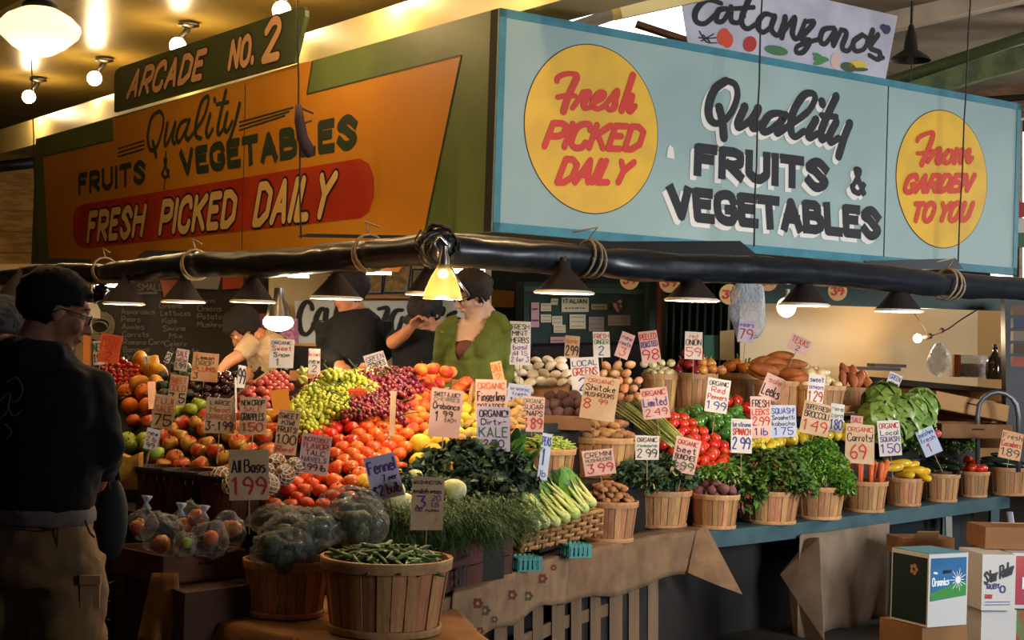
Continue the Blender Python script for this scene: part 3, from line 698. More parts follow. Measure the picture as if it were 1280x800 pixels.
note(712,393,732,411,11.385,M_pap,'square cream notice with small drawings',3)
note(739,380,759,387,11.385,mat('tan_paper', s2l('#a8946a'), .7),'curled tan strip on the green partition',1,M_ink)
note(736,396,755,414,11.385,mat('grey_paper', s2l('#a89a90'), .7),'greyish notice with red heading',3)
note(760,394,788,407,11.385,MATS['grey_paper'],'wide grey curved notice at the right of the partition',2)
note(688,421,706,430,11.385,M_pink,'pale pink slip above the black trough',1)
q = MB()
for k in range(26): q.ball(P(random.gauss(772, 3.5), random.gauss(384, 4), 11.37), random.uniform(.008, .016), 6, 4, mi=k % 3)
tag(q.build('dried_flower_bunch', [M_rust, M_pink, M_green]), 'small dried flower bunch pinned on the green partition', 'flowers', kind=None)
wallpx('wooden_sign', [(614,384),(614,362),(643,364),(642,384)], 12.5, .02, mat('sign_board_tan', s2l('#b07a48'), .6), None, 'small tan board hanging right of the woman in green', 'sign')
wallpx('steel_cabinet', [(645,705),(645,352),(664,352),(664,705)], 11.6, .3, mat('grey_green_metal', s2l('#3a4b49'), .4), None, 'grey green metal cabinet beside the partition', 'cabinet')
wallpx('door_post', [(608,728),(608,336),(614,336),(614,728)], 10.6, .05, mat('pale_post', s2l('#d9c9a4'), .6), None, 'pale narrow post behind the woman in green', 'post')
# black trough / counter in front of partition
q = MB(); a, b = P(665,433,10.9), P(815,430,10.9); q.prism([a, b, b+Vector((0, 0, -.45)), a+Vector((0, 0, -.45))], (0, .25, 0)); q.tube([P(665,431,10.88), P(815,428,10.88)], .012, 6)
tag(q.build('counter', mat('black_gloss', (.01, .01, .014), .15)), 'glossy black counter below the paper notices', 'counter')
# red pipe, folded dark curtain, boxes
q = MB(); q.tube([P(823, 345, 10.9), P(820, 720, 10.9)], .018, 8); tag(q.build('standpipe', mat('dark_red_pipe', s2l('#54201c'), .4), smooth=True), 'dark red upright pipe right of the green partition', 'pipe')
q = MB(); q.prism([P(826,720,11), P(826,345,11), P(833,345,11), P(833,720,11)], (0, .06, 0)); tag(q.build('wooden_post', mat('post_olive', s2l('#5f5038'), .6)), 'olive wooden post left of the dark curtain', 'post')
q = MB(); pts = []
for k in range(60):
    x = 836+k*1.4; pts.append(P(x, 340, 10.9+.05*math.sin(k*.9)))
for a, b in zip(pts, pts[1:]): q.poly([a, b, b-Vector((0, 0, 2.08)), a-Vector((0, 0, 2.08))])
tag(q.build('curtain', mat('curtain_green', s2l('#18231d'), .6), smooth=True), 'dark green curtain hanging in vertical folds behind the red onions', 'curtain')
wallpx('cardboard_sheet', [(900,450),(900,414),(918,412),(918,450)], 10.4, .02, mat('tan_card', s2l('#a5814f'), .7), None, 'upright tan cardboard piece left of the hanging bag', 'cardboard')
wallpx('green_folder', [(880,450),(880,419),(898,419),(898,450)], 10.45, .02, mat('green_card', s2l('#2f6552'), .6), None, 'green board behind the onion baskets', 'board')
# round paper discs hanging from the roll
M_disc = mat('buff_disc', s2l('#d9a765'), .7); M_redp = mat('red_pen', s2l('#c0342a'), .6)
for (x, y, r_, D, lb) in ((912,368,13,10.4,'buff paper disc with red marks hanging by the plastic bag'), (837,353,13,10.6,'buff paper disc with red marks half hidden by the roll above the onion lamp'), (787,350,12,10.7,'buff paper disc showing below the roll, right of the noticeboard lamp'),
(1047,364,12,10.5,'buff paper disc between the two right lamps'), (960,352,12,10.4,'buff paper disc just under the roll, above the cream onions')):
    t = thing('paper_disc', lb, 'tag', P(x, y+r_, D)); c = P(x, y, D); rr = r_/F_PX*D
    q = MB(); q.prism([c+cR*rr*math.cos(a*math.pi/10)+cU*rr*math.sin(a*math.pi/10) for a in range(20)], cF*.004); q.build('disc', M_disc, t)
    pl = Plane(c-cF*.005, cR, cU); q = MB(); text(q, '39', [(-rr*.6, rr*.35), (rr*.6, rr*.35), (-rr*.6, -rr*.35), (rr*.6, -rr*.35)], rr*.18, pl.f(0), nd=6); q.build('price', M_redp, t)
    q = MB(); q.tube([c+cU*rr, c+cU*(rr+.12)], .003, 4); q.build('string', M_rope, t)
c = P(983, 384, 8.6); t = thing('globe_lamp', 'glowing cream globe bulb tucked under the left rim of the lamp above the cream onions', 'lamp', c)
q = MB(); q.ball((0, 0, 0), .055, 16, 10); q.build('globe', mat('cream_globe', (1, .9, .7), .3, emit=(1, .74, .42), estr=1.3), t, True, world=False); q = MB(); q.tube([(0, 0, .05), (.0, 0, .10)], .016, 8); q.build('socket', M_brass, t, world=False)
# clear bag hanging
M_film = bpy.data.materials.new('clear_film'); M_film.use_nodes = True
def film(m, tint, fac, rough):
    nt = m.node_tree; N = nt.nodes; L = nt.links; N.clear()
    o = N.new('ShaderNodeOutputMaterial'); mx = N.new('ShaderNodeMixShader'); tr = N.new('ShaderNodeBsdfTransparent'); gl_ = N.new('ShaderNodeBsdfPrincipled')
    gl_.inputs['Base Color'].default_value = tuple(tint)+(1,); gl_.inputs['Roughness'].default_value = rough
    tr.inputs[0].default_value = (.93, .93, .92, 1)
    lw = N.new('ShaderNodeLayerWeight'); lw.inputs[0].default_value = .45; mp = N.new('ShaderNodeMapRange'); mp.inputs['To Min'].default_value = fac; mp.inputs['To Max'].default_value = min(1, fac+.5)
    tc = N.new('ShaderNodeTexCoord'); nz = N.new('ShaderNodeTexNoise'); nz.inputs['Scale'].default_value = 16; nz.inputs['Detail'].default_value = 4; nz.inputs['Distortion'].default_value = 1.5
    bp = N.new('ShaderNodeBump'); bp.inputs['Strength'].default_value = 1; bp.inputs['Distance'].default_value = .03
    L.new(tc.outputs['Object'], nz.inputs['Vector']); L.new(nz.outputs['Fac'], bp.inputs['Height']); L.new(bp.outputs[0], gl_.inputs['Normal']); L.new(bp.outputs[0], lw.inputs['Normal'])
    L.new(lw.outputs['Facing'], mp.inputs['Value']); L.new(mp.outputs[0], mx.inputs[0]); L.new(tr.outputs[0], mx.inputs[1]); L.new(gl_.outputs[0], mx.inputs[2]); L.new(mx.outputs[0], o.inputs[0])
film(M_film, (.38, .37, .34), .06, .07)
M_film2 = bpy.data.materials.new('milky_film'); film(M_film2, (.72, .78, .85), .30, .2) if M_film2.use_nodes or not setattr(M_film2, 'use_nodes', True) else None
def crumple(q, c, r, seed, amp=.18, n=22, m=16, neck=None, mi=0):
    def f(u):
        d = 1+amp*(noise.noise(u*1.7+Vector((seed, 0, 0)))*1.2+.7*abs(noise.noise(u*4.3+Vector((0, seed, 0))))+.35*noise.noise(u*9+Vector((0, 0, seed))))
        v = u*d
        if neck and v.z > .55: k = max(.12, 1-(v.z-.55)*neck); v = Vector((v.x*k, v.y*k, v.z*1.15))
        return v
    q.ball(c, r, n, m, f=f, mi=mi)
q = MB(); crumple(q, P(934, 385, 10.0), (.12, .06, .20), 3, .2, neck=1.0); t = q.build('plastic_bag', M_film2, smooth=True); tag(t, 'bluish clear plastic bag hanging above the 79 price card', 'bag')
# ---------- chalkboard
cbz = thing('chalkboard', 'large dark chalkboard with lists of produce written in chalk', 'blackboard', P(215, 455, 12.2))
wallpx('board', [(112,470),(112,345),(335,345),(335,470)], 12.2, .04, mat('slate', s2l('#3b332a'), .7, s2l('#4a4035'), 1.5, (.3, .8)), None, parent=cbz)
pl = Plane(P(112, 470, 12.19), cR, cU); q = MB()
def ptext(q, pl, s, x, y, h, w, off=.002, slope=0, cw=None, caps=False, gap=2.0):
    """handwriting starting at pixel x, baseline y, letter height h px"""
    W_ = sum(glyph(c)[0]+gap if c != ' ' else 3 for c in s)-gap; pw = cw or W_*h/9
    text(q, s, [pl.uv(x, y-h), pl.uv(x+pw, y-h+slope*pw), pl.uv(x, y), pl.uv(x+pw, y+slope*pw)], w, pl.f(off), 0, caps, gap, 5, .35)
for i, s in enumerate(['Squash', 'Asparagus', 'Pears', 'Apples', 'Carrots', 'Romano Corn', 'Bananas', 'Oranges', 'Plums']): ptext(q, pl, s, 151+i*.6, 383+i*9.5, 6.5, .008, cw=len(s)*4.6)
for i, s in enumerate(['Greens', 'Lettuces', 'Kale', 'Spring', '  Mix', 'Celery', '  Sprouts']): ptext(q, pl, s, 200+i*1.2, 385+i*9.5, 6.5, .008, cw=len(s)*4.6)
for i, s in enumerate(['Corn', 'Onions', 'Potatoes', 'Mushroom']): ptext(q, pl, s, 247, 379+i*10, 7, .009, cw=len(s)*5)
ptext(q, pl, 'SMALL', 172, 363, 8, .01)
for i in range(3): ribbon(q, [pl.uv(170, 366+i), pl.uv(196, 365+i)], .006, pl.f(.002))
q.build('chalk_writing', mat('chalk', s2l('#7f7462'), .9), cbz)
wallpx('orange_poster', [(205,372),(200,350),(228,350),(222,372)], 12.18, .01, mat('faded_orange', s2l('#b0603a'), .7), None, 'faded orange sheet at the top of the chalkboard', 'poster')
wallpx('orange_poster', [(278,362),(278,346),(304,346),(304,360)], 12.18, .01, mat('orange_sheet', s2l('#c8502a'), .7), None, 'bright orange sheet at the top right of the chalkboard', 'poster')
wallpx('paper_sheet', [(236,360),(240,346),(276,346),(272,362)], 12.18, .01, MATS['grey_paper'], None, 'pale sheet pinned to the top of the chalkboard', 'poster')
# coil of cable, bright post and paper left of the chalkboard
q = MB()
for k in range(9):
    c = P(125+random.uniform(-2, 2), 408+random.uniform(-3, 3), 12.1); a0 = random.uniform(0, 6)
    q.tube([c+cR*math.cos(a*.5+a0)*(.07+.005*k)+cU*math.sin(a*.5+a0)*(.055+.006*k) for a in range(13)], .007, 5)
tag(q.build('cable_coil', mat('pale_cable', s2l('#8f8460'), .6), smooth=True), 'coil of pale cable hanging beside the chalkboard', 'cable')
wallpx('bright_card', [(109,397),(110,366),(116,370),(125,388),(125,398)], 11.3, .01, M_pap, None, 'folded white card left of the cable coil', 'card')
wallpx('orange_post', [(104,682),(104,398),(112,396),(112,682)], 11.5, .05, mat('orange_post_paint', s2l('#e08030'), .5), None, 'orange lit post behind the chin of the man with glasses', 'post')
q = MB(); q.tube([P(118,378,11.3),P(127,372,11.3),P(135,364,11.3),P(128,358,11.3)], .014, 7); tag(q.build('wall_bracket', MATS['bright_metal'], smooth=True), 'bright bent metal bracket beside the leftmost lamp', 'bracket')
wallpx('paper_sheet', [(114,368),(114,352),(124,352),(122,368)], 11.8, .01, M_pap, None, 'cream sheet on the wall above the cable coil', 'poster')
wallpx('framed_notice', [(6,392),(6,376),(27,376),(27,410),(6,410)], 12.35, .02, M_pap, None, 'cream notice on the wall far left behind the man', 'notice')
# ---------- white board with black script
PN = Plane(P(365, 432, 11.0), cR, cU)
sb = thing('name_board', 'white board with large black script hanging behind the workers', 'sign', P(480, 432, 11.0))
wallpx('board', [(372,432),(368,376),(606,376),(606,432)], 11.0, .03, mat('name_board_white', s2l('#d2cdbc'), .6), None, parent=sb)
q = MB(); sc = 7.111
CB = [[(290,400),(275,350),(230,340),(190,400),(170,500),(190,600),(240,625),(290,570),(300,530)],[(420,420),(370,400),(325,480),(330,580),(370,590),(410,500)],[(415,410),(405,520),(425,590),(470,540)],
      [(520,380),(480,560),(520,590)],[(600,430),(560,500),(590,580),(640,500),(650,430),(650,580)],[(700,430),(690,590)],[(695,500),(760,420),(770,580),(800,590)],[(880,400),(960,400),(900,560),(860,600),(950,590)],
      [(1090,410),(1030,420),(990,500),(1000,600),(1050,590),(1090,480)],[(1200,420),(1190,590)],[(1195,480),(1250,420)],[(1330,430),(1280,480),(1290,580),(1350,560),(1360,470),(1330,430)],[(1450,400),(1440,440)],[(1560,430),(1500,470),(1560,530),(1540,590),(1490,590)]]
strokes(q, PN, CB, sc, 350, 330, .036, .006); q.build('lettering', mat('script_black', s2l('#232018'), .6), sb)
# shelf with framed pictures
sh = MB(); sh.prism([P(440,373,11.1), P(612,373,11.1), P(612,368,11.1), P(440,368,11.1)], (0, .3, 0)); tag(sh.build('wall_shelf', mat('honey_wood', s2l('#c88a45'), .5)), 'honey coloured shelf above the white script board', 'shelf')
M_frame = mat('picture_frame_dark', s2l('#2a201a'), .4); M_art = mat('autumn_print', s2l('#c9914a'), .6, s2l('#7a6a45'), 28, (.35, .65)); M_mat_ = mat('silver_mat', s2l('#8c8880'), .5)
def frame(x0, y0, x1, y1, D, tilt, label):
    t = thing('framed_picture', label, 'picture', P((x0+x1)/2, y1, D))
    def qd(i): return [P(x0+i, y1-i, D), P(x0+i+tilt, y0+i, D+.03), P(x1-i+tilt, y0+i, D+.03), P(x1-i, y1-i, D)]
    for i, (m, nm) in enumerate(((M_frame, 'frame'), (M_mat_, 'inner_frame'), (M_art, 'print'))):
        q = MB(); q.prism([p-cF*.006*i for p in qd(i*2)], cF*.02); pf_ = q.build(nm, m, t if i == 0 else fr_)
        if i == 0: fr_ = pf_
frame(446,330,478,368,11.0,2,'framed autumn coloured print on the shelf, left of two')
frame(478,330,511,367,11.0,4,'framed autumn coloured print on the shelf, right of two')
frame(513,336,540,368,11.0,2,'dark framed picture on the shelf behind the corner lamp')
# pinkish cartons behind the bright lamp
M_mag = mat('magenta_carton', s2l('#b0587a'), .6, s2l('#c98aa0'), 40, (.45, .55))
for k, (x0, y0, x1, y1) in enumerate(((336,398,352,414),(352,398,370,414),(336,414,352,430),(352,414,371,431),(318,392,336,412))):
    q = MB(); q.prism([P(x0, y1, 10.6), P(x0, y0, 10.6), P(x1-.6, y0, 10.6), P(x1-.6, y1-.6, 10.6)], (0, .12, 0)); tag(q.build('small_carton', M_mag if k < 4 else mat('maroon_carton', s2l('#6a2a2e'), .6)), 'pink printed carton stacked behind the bright round lamp' if k < 4 else 'maroon carton beside the pink cartons', 'carton', 'pink cartons' if k < 4 else None)
q = MB(); a = X(318, 10.15, 0); b = X(404, 10.15, 0); zt_ = P(360, 431.5, 10.6).z; q.prism([a, b, b+Vector((.1, .75, 0)), a+Vector((.0, .75, 0))], (0, 0, zt_)); tag(q.build('back_cabinet', M_dark), 'dark cabinet behind the workers under the pink cartons', 'cabinet')
wallpx('storage_box', [(362,470),(368,430),(402,430),(400,470)], 10.2, .2, mat('tan_box', s2l('#b8864a'), .7), None, 'tan open box left of the worker in black', 'box')
wallpx('wall_stall_low', [(470,600),(470,432),(612,432),(612,600)], 11.30, .05, mat('tan_lower_wall', s2l('#b08a5c'), .7))
wallpx('wall_box', [(373,348),(373,342),(398,342),(398,348)], 12.6, .05, M_cream, None, 'small cream box high on the cream wall', 'box')
# ---------- right counter with kitchen things
ct = MB(); ct.prism([P(1070,478,11.9), P(1262,492,11.5), P(1262,487,11.5), P(1070,469,11.9)], (0, .5, 0)); tag(ct.build('back_counter', mat('dark_worktop', s2l('#33302a'), .4)), 'long dark worktop against the cream wall at right', 'counter')
wallpx('back_board_panel', [(1070,560,12.0),(1070,476,12.0),(1215,488,11.8),(1215,560,11.8)], 0, .05, mat('brown_board2', s2l('#8a5a30'), .6, s2l('#7a4d28'), 2), None, 'brown board front below the worktop', 'board')
wallpx('cupboard_side', [(1213,560,11.7),(1213,486,11.7),(1256,492,11.5),(1256,560,11.5)], 0, .05, mat('tan_panel', s2l('#b88a52'), .6), None, 'tan cupboard side at the right end of the worktop', 'cupboard')
c = P(1147, 423, 12.3); t = thing('bare_bulb', 'bare lit bulb on a wire in front of the cream wall', 'lamp', c)
q = MB(); q.ball((0, 0, 0), .035, 12, 8); q.build('bulb', M_globe, t, True, world=False)
q = MB(); q.tube([(.04, 0, .005), (.11, 0, .025)], .022, 8); q.tube([(.11, 0, .025), (.18, 0, .05), (.25, 0, .09), (.34, 0, .16), (.45, -.05, .24)], .006, 5); q.tube([(.08, 0, .03), (.05, 0, .09), (-.02, 0, .18), (-.06, 0, .24)], .004, 5); q.ball((.19, 0, .07), .022, 8, 5); q.build('socket_and_wire', M_shade, t, True, world=False)
point_light('bulb_light', c+Vector((0, -.08, .02)), 9, WARM2, .04)
point_light('bulb_light', P(983, 400, 8.6), 4, WARM2, .04)
q = MB(); crumple(q, P(1174, 450, 12.0), (.085, .07, .11), 8, .2, neck=.9); tag(q.build('plastic_bag', M_film2, smooth=True), 'tied clear plastic bag of goods standing on the back worktop', 'bag')
t = thing('food_tub', 'clear rectangular tub of food on the back worktop', 'container', P(1210, 470, 11.8))
q = MB(); a = P(1193, 472, 11.8); q.box(a+Vector((.13, .1, .09)), (.24, .18, .17)); q.build('tub', M_film2, t); q = MB(); q.box(a+Vector((.14, .1, .06)), (.18, .14, .10)); q.build('contents', mat('brown_food', s2l('#6a4526'), .7, s2l('#b08a5a'), 30), t)
q = MB(); q.box(a+Vector((.02, .02, .09)), (.05, .05, .17)); tag(q.build('orange_carton', mat('orange_carton', s2l('#c87a35'), .6)), 'narrow orange carton beside the clear tub', 'carton')
t = thing('jug', 'dark glass jug with round label at the right end of the worktop', 'bottle', P(1243, 474, 11.6))
q = MB(); q.lathe([(.0, 0), (.06, 0), (.065, .02), (.065, .12), (.045, .17), (.018, .20), (.016, .24), (.02, .245)], 16); q.build('body', mat('dark_glass', s2l('#3a2c1a'), .1, coat=.5), t, True, world=False)
q = MB(); q.lathe([(.0, .262), (.02, .26), (.022, .24)], 10); q.build('cap', M_black, t, world=False)
for k, (x, y, w) in enumerate(((1095,461,60),(1112,457,40))):
    q = MB(); q.box(P(x, y, 12.0)+Vector((0, .1, 0)), (w/F_PX*12, .25, .025)); tag(q.build('serving_tray', mat('dark_tray', s2l('#5b4a38'), .5)), ('lower dark tray lying on the back worktop', 'upper dark tray stacked on the back worktop')[k], 'tray')
q = MB(); q.prism([P(1259,620,11.2), P(1256,372,11.2), P(1285,372,11.2), P(1285,620,11.2)], (0, .1, 0)); tag(q.build('dark_post', M_black), 'dark upright post at the right edge beside the worktop', 'post')
for k in range(5):
    q = MB(); q.box(P(1272, 388+k*16, 11.0), (.08, .06, .07)); tag(q.build('hanging_packet', mat('packet_%d' % k, s2l(['#7a5a40', '#3a4a6a', '#8a7a6a', '#55402a', '#a04a3a'][k]), .6)), ('topmost packet', 'second packet from the top', 'middle packet', 'second packet from the bottom', 'lowest packet')[k]+' hanging on the dark post at the right edge', 'packet')
# bright poster and flag at far right
q = MB(); q.prism([P(1257,345,13), P(1262,235,13), P(1272,232,13), P(1268,345,13)], (0, .02, 0)); tag(q.build('plastic_bag', M_film2), 'pale plastic bag hanging right of the blue sign', 'bag')
for k, (x, y, c_) in enumerate(((1277,262,'#b03036'),(1277,282,'#d8d0c8'),(1274,300,'#4a6a4a'))):
    q = MB(); q.box(P(x, y, 12.8), (.1, .03, .12)); tag(q.build('hanging_packet', mat('flag_%d' % k, s2l(c_), .6)), ('red', 'white', 'green')[k]+' packet hanging right of the blue sign', 'packet')
# cardboard boxes behind the cabbages
M_card = mat('cardboard', s2l('#b98a56'), .75, s2l('#a97b48'), 4, (.3, .7)); M_cardd = mat('cardboard_dark', s2l('#8f6238'), .8, s2l('#7d5430'), 4)
def tray_box(c, L, Wd, H, rz, label, m=None, tilt=0, name='cardboard_box'):
    m = m or M_card; t = thing(name, label, 'box', c, rz); t.rotation_euler = (0, tilt, rz); th = .006
    q = MB(); q.box((0, 0, th/2), (L, Wd, th)); q.build('base', m, t, world=False)
    for sx, sy, w, d in ((0, -1, L, th), (0, 1, L, th), (-1, 0, th, Wd), (1, 0, th, Wd)):
        q = MB(); q.box((sx*(L-th)/2, sy*(Wd-th)/2, H/2), (w, d, H)); q.build('side', m, t, world=False)
        if sy == -1: q = MB(); q.tube([(-L*.08, -Wd/2-.001, H*.65), (L*.08, -Wd/2-.001, H*.65)], .012, 8, flat=.4); q.build('hand_hole', M_dark, t, world=False)
    return t
tray_box(P(1190, 517, 11.2), .68, .4, .12, R(25), 'open cardboard tray tilted behind the cabbages', tilt=R(8))
tray_box(P(1200, 546, 11.0), .6, .4, .10, R(20), 'flat cardboard tray below the tilted one, behind the radishes', M_cardd)
q = MB(); q.prism([P(1228,530,11.3), P(1228,500,11.3), P(1252,502,11.3), P(1252,530,11.3)], (0, .2, 0)); tag(q.build('carton', M_card), 'upright cardboard carton behind the metal hoop', 'carton')
q = MB(); hp = [P(1222, 580, 10.9), P(1222, 520, 10.9)] + [P(1247-25*math.cos(a*math.pi/8), 516-26*math.sin(a*math.pi/8), 10.9) for a in range(1, 8)] + [P(1273, 520, 10.9), P(1273, 590, 10.9)]
q.tube(hp, .017, 10); tag(q.build('hoop_rail', mat('galvanised', s2l('#6f7276'), .4, metal=.6), smooth=True), 'grey arched metal rail at the right end of the bench', 'rail')
# ================================================================== STANDS, BENCH, CLOTHS
DFt = [(540, 5.78), (600, 6.15), (650, 6.62), (700, 7.12), (765, 7.6), (827, 8.1), (918, 8.5), (995, 8.94), (1055, 9.34), (1107, 9.77), (1153, 10.2), (1198, 10.6), (1235, 11.0), (1290, 11.5)]
def DF(px): return interp(DFt, px)
def plan_strip(pxs, f0, f1, z0, z1, name, m, parent=None):
    q = MB(); a = [X(x, f0(x), z0) for x in pxs]; b = [X(x, f1(x), z0) for x in pxs][::-1]
    q.prism([Vector((p.x, p.y, z0)) for p in a+b], (0, 0, z1-z0)); return q.build(name, m, parent)
M_bench = mat('bench_blue_green', s2l('#3d5b60'), .5, s2l('#324c52'), 5, (.35, .7), bump=.1)
M_tier = mat('tier_dark_green', s2l('#222f2c'), .6, s2l('#1d2a27'), 4)
M_slat = mat('weathered_slat', s2l('#7d6247'), .75, s2l('#5f4833'), 8, (.3, .7), stretch=(1, 1, .15), bump=.1, bscale=40)
bench = thing('bench', 'blue green painted wooden bench carrying the right row of bushel baskets', 'bench', X(1080, 9.6, 0))
xs = [880, 940, 1000, 1060, 1120, 1180, 1262]
plan_strip(xs, lambda x: DF(x)-.06, lambda x: DF(x)+.42, .56, .65, 'plank', M_bench, bench)
for x in (1040, 1180, 1240):
    q = MB(); p = X(x, DF(x)+.1, 0); q.box(p+Vector((0, 0, .28)), (.06, .06, .56)); q.build('leg', M_bench, bench)
q = MB(); q.prism([X(1186, 10.4, 0), X(1192, 10.4, 0), X(1190, 10.4, .56), X(1182, 10.4, .56)], (0, .03, 0)); q.build('leg', mat('pale_leg', s2l('#8f8a80'), .6), bench)
ts = thing('display_stand', 'dark stepped stand behind the bench carrying the middle and back rows', 'stand', X(900, 8.9, 0))
plan_strip([668, 700, 765, 827, 918, 995, 1055, 1107, 1180], lambda x: DF(x)+.44, lambda x: DF(x)+.84, .88, .93, 'middle_step', M_tier, ts)
plan_strip([648, 700, 765, 827, 918, 995, 1055, 1107, 1150], lambda x: DF(x)+.86, lambda x: DF(x)+1.35, 1.17, 1.22, 'back_step', M_tier, ts)
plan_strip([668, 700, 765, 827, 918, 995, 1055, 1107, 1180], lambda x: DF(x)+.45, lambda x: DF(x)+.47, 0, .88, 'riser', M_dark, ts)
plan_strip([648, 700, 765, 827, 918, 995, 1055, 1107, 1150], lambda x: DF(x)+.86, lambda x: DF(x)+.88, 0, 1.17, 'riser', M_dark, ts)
ft = thing('slatted_table', 'table of weathered pallet slats under burlap, left of the bench', 'table', X(720, 7.4, 0))
plan_strip([545, 600, 650, 700, 765, 827, 893], lambda x: DF(x)-.02, lambda x: DF(x)+.39, .60, .645, 'top', M_slat, ft)
for k in range(9):
    x = 618+k*24; D = DF(x)+.03; w = 13 if k % 3 else 16
    q = MB(); q.prism([X(x, D, 0), X(x+w, DF(x+w)+.03, 0), X(x+w, DF(x+w)+.03, .6), X(x, D, .6)], (0, .02, 0)); q.build('slat', M_slat, ft)
plan_strip([612, 700, 812], lambda x: DF(x)+.06, lambda x: DF(x)+.10, .30, .36, 'rail', M_slat, ft)
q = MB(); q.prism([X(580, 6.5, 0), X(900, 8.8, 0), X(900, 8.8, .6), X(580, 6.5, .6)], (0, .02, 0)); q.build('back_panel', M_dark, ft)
# burlap
M_burlap = mat('burlap', s2l('#8a6b4e'), .95, s2l('#735740'), 9, (.35, .65), bump=.6, bscale=260)
M_burlapd = mat('brown_burlap', s2l('#8a7460'), .95, s2l('#75614f'), 6, (.35, .65), bump=.6, bscale=260)
M_burlapo = mat('ochre_burlap', s2l('#b07a40'), .95, s2l('#946434'), 6, (.35, .65), bump=.5, bscale=240)
def drape(name, xs, top, hang, label, m, seed, inset=.30, extra=None, zt=.65, amp=.02, df=None):
    """cloth lying on a top at height zt and falling over its front edge; hang(px) = fall in metres"""
    q = MB(); cols = []; N = 46; df = df or (lambda x: DF(x)-.03)
    for i in range(N+1):
        x = lerp(xs[0], xs[1], i/N); D = df(x); col = []
        for t in (1, .6, .25, .06): p = X(x, D+inset*t, zt+.006); col.append(Vector((p.x, p.y, zt+.006+.004*noise.noise(Vector((x*.05, t*3, seed))))))
        H = hang(x); out = (X(x, D-.1, zt)-X(x, D, zt)).normalized()
        for j in range(9):
            t = j/8; p = X(x, D, zt); w = amp*t*math.sin(x*.13+seed+1.5*noise.noise(Vector((x*.02, seed, 0))))+amp*1.2*t*noise.noise(Vector((x*.06, t*2, seed)))
            col.append(Vector((p.x, p.y, zt+.004-H*t)) + out*(.014+.02*t+w))
        cols.append(col)
    n = len(cols[0]); q.add([p for c in cols for p in c], [(i*n+j, (i+1)*n+j, (i+1)*n+j+1, i*n+j+1) for i in range(N) for j in range(n-1)])
    o = q.build(name, m, smooth=True); md = o.modifiers.new('s', 'SOLIDIFY'); md.thickness = .004; md.offset = 1
    return tag(o, label, 'cloth')
d1 = drape('burlap_cloth', (704, 884), 0, lambda x: .235+.02*math.sin(x*.05), 'plain brown burlap over the slatted table below the mushroom basket', M_burlap, 2)
d2 = drape('flowered_cloth', (566, 712), 0, lambda x: .20+.012*math.sin(x*.1), 'worn tan cloth with faded red flowers over the slatted table', mat('flowered_cloth', s2l('#9a7a58'), .95, s2l('#7d6047'), 10, (.3, .7), bump=.5, bscale=220), 5)
# printed flowers of the cloth follow its hanging front
q = MB()
for k, (x, t) in enumerate(((597, .25), (606, .45), (640, .38), (660, .55), (678, .30), (618, .72), (692, .15), (585, .6), (600, .8))):
    p = X(x, DF(x)-.085, .65-.2*t); side = cR*.5; rr = .018 if k < 5 else .012
    for j in range(6):
        a = j*math.pi/3; c = p+cR*rr*.8*math.cos(a)+Vector((0, 0, 1))*rr*.8*math.sin(a); q.poly([c+cR*rr*.5*math.cos(b*math.pi/3)+Vector((0, 0, rr*.5*math.sin(b*math.pi/3))) for b in range(6)], k % 2)
fo = q.build('printed_flowers', [mat('faded_red', s2l('#8a4a3a'), .95), mat('faded_olive', s2l('#6a6444'), .95)], d2)
# corner flap of the plain burlap
q = MB(); A = X(870, DF(870)-.05, .655); B = X(897, DF(897)-.03, .63); C = P(928, 743, DF(897)-.22); Dd = P(860, 716, DF(865)-.12); E = P(882, 655, DF(880)-.03)
G = []
for i in range(9):
    for j in range(9):
        u, v = i/8, j/8; p = lerp(lerp(A, E, u), lerp(Dd, C, u), v); G.append(p + cF*(-.025*math.sin(u*3.1)*v+.02*noise.noise(Vector((u*3, v*3, 1)))))
q.add(G, [(i*9+j, i*9+j+1, (i+1)*9+j+1, (i+1)*9+j) for i in range(8) for j in range(8)]); q.build('hanging_corner', M_burlap, d1, True)
drape('burlap_cloth', (1000, 1112), 0, lambda x: .60, 'long dark brown burlap hanging from the bench to the floor', M_burlapd, 7, .02, zt=.575, amp=.05, df=lambda x: DF(x)-.10)
q = MB(); A = P(1012, 672, DF(1012)-.13); q.add([A, P(975, 718, 8.95), P(986, 735, 8.9), P(992, 800, 8.95), P(1030, 800, 8.75), P(1024, 672, 8.8)], [(0, 1, 2, 3, 4, 5)]); o = q.build('burlap_corner', M_burlapd); o.modifiers.new('s', 'SOLIDIFY').thickness = .004; tag(o, 'folded back burlap edge left of the long hanging burlap', 'cloth')
# burlap covered box under the bean basket
q = MB()
def cover(name, pts, z0, z1, m, label, seed):
    q = MB(); n = len(pts); rings = []
    for k, (z, grow) in enumerate(((z1, -.03), (z1-.004, 0), (z1-.05, .012), (lerp(z0, z1, .5), .02), (z0, .035))):
        ring = []; cen = sum((Vector((p.x, p.y, 0)) for p in pts), Vector())/n
        for i in range(n):
            for s in range(6):
                p = lerp(pts[i], pts[(i+1) % n], s/6); o_ = (Vector((p.x, p.y, 0))-cen).normalized()
                w = grow*(1+.9*math.sin(i*3+s*2.3+seed)) + .012*noise.noise(Vector((p.x*6, p.y*6, z*5+seed)))
                ring.append(Vector((p.x, p.y, z))+o_*w)
        rings.append(ring)
    m_ = len(rings[0]); q.add([p for r in rings for p in r], [(r*m_+i, r*m_+(i+1) % m_, (r+1)*m_+(i+1) % m_, (r+1)*m_+i) for r in range(4) for i in range(m_)]+[tuple(range(m_))[::-1]])
    return tag(q.build(name, m, smooth=True), label, 'box')
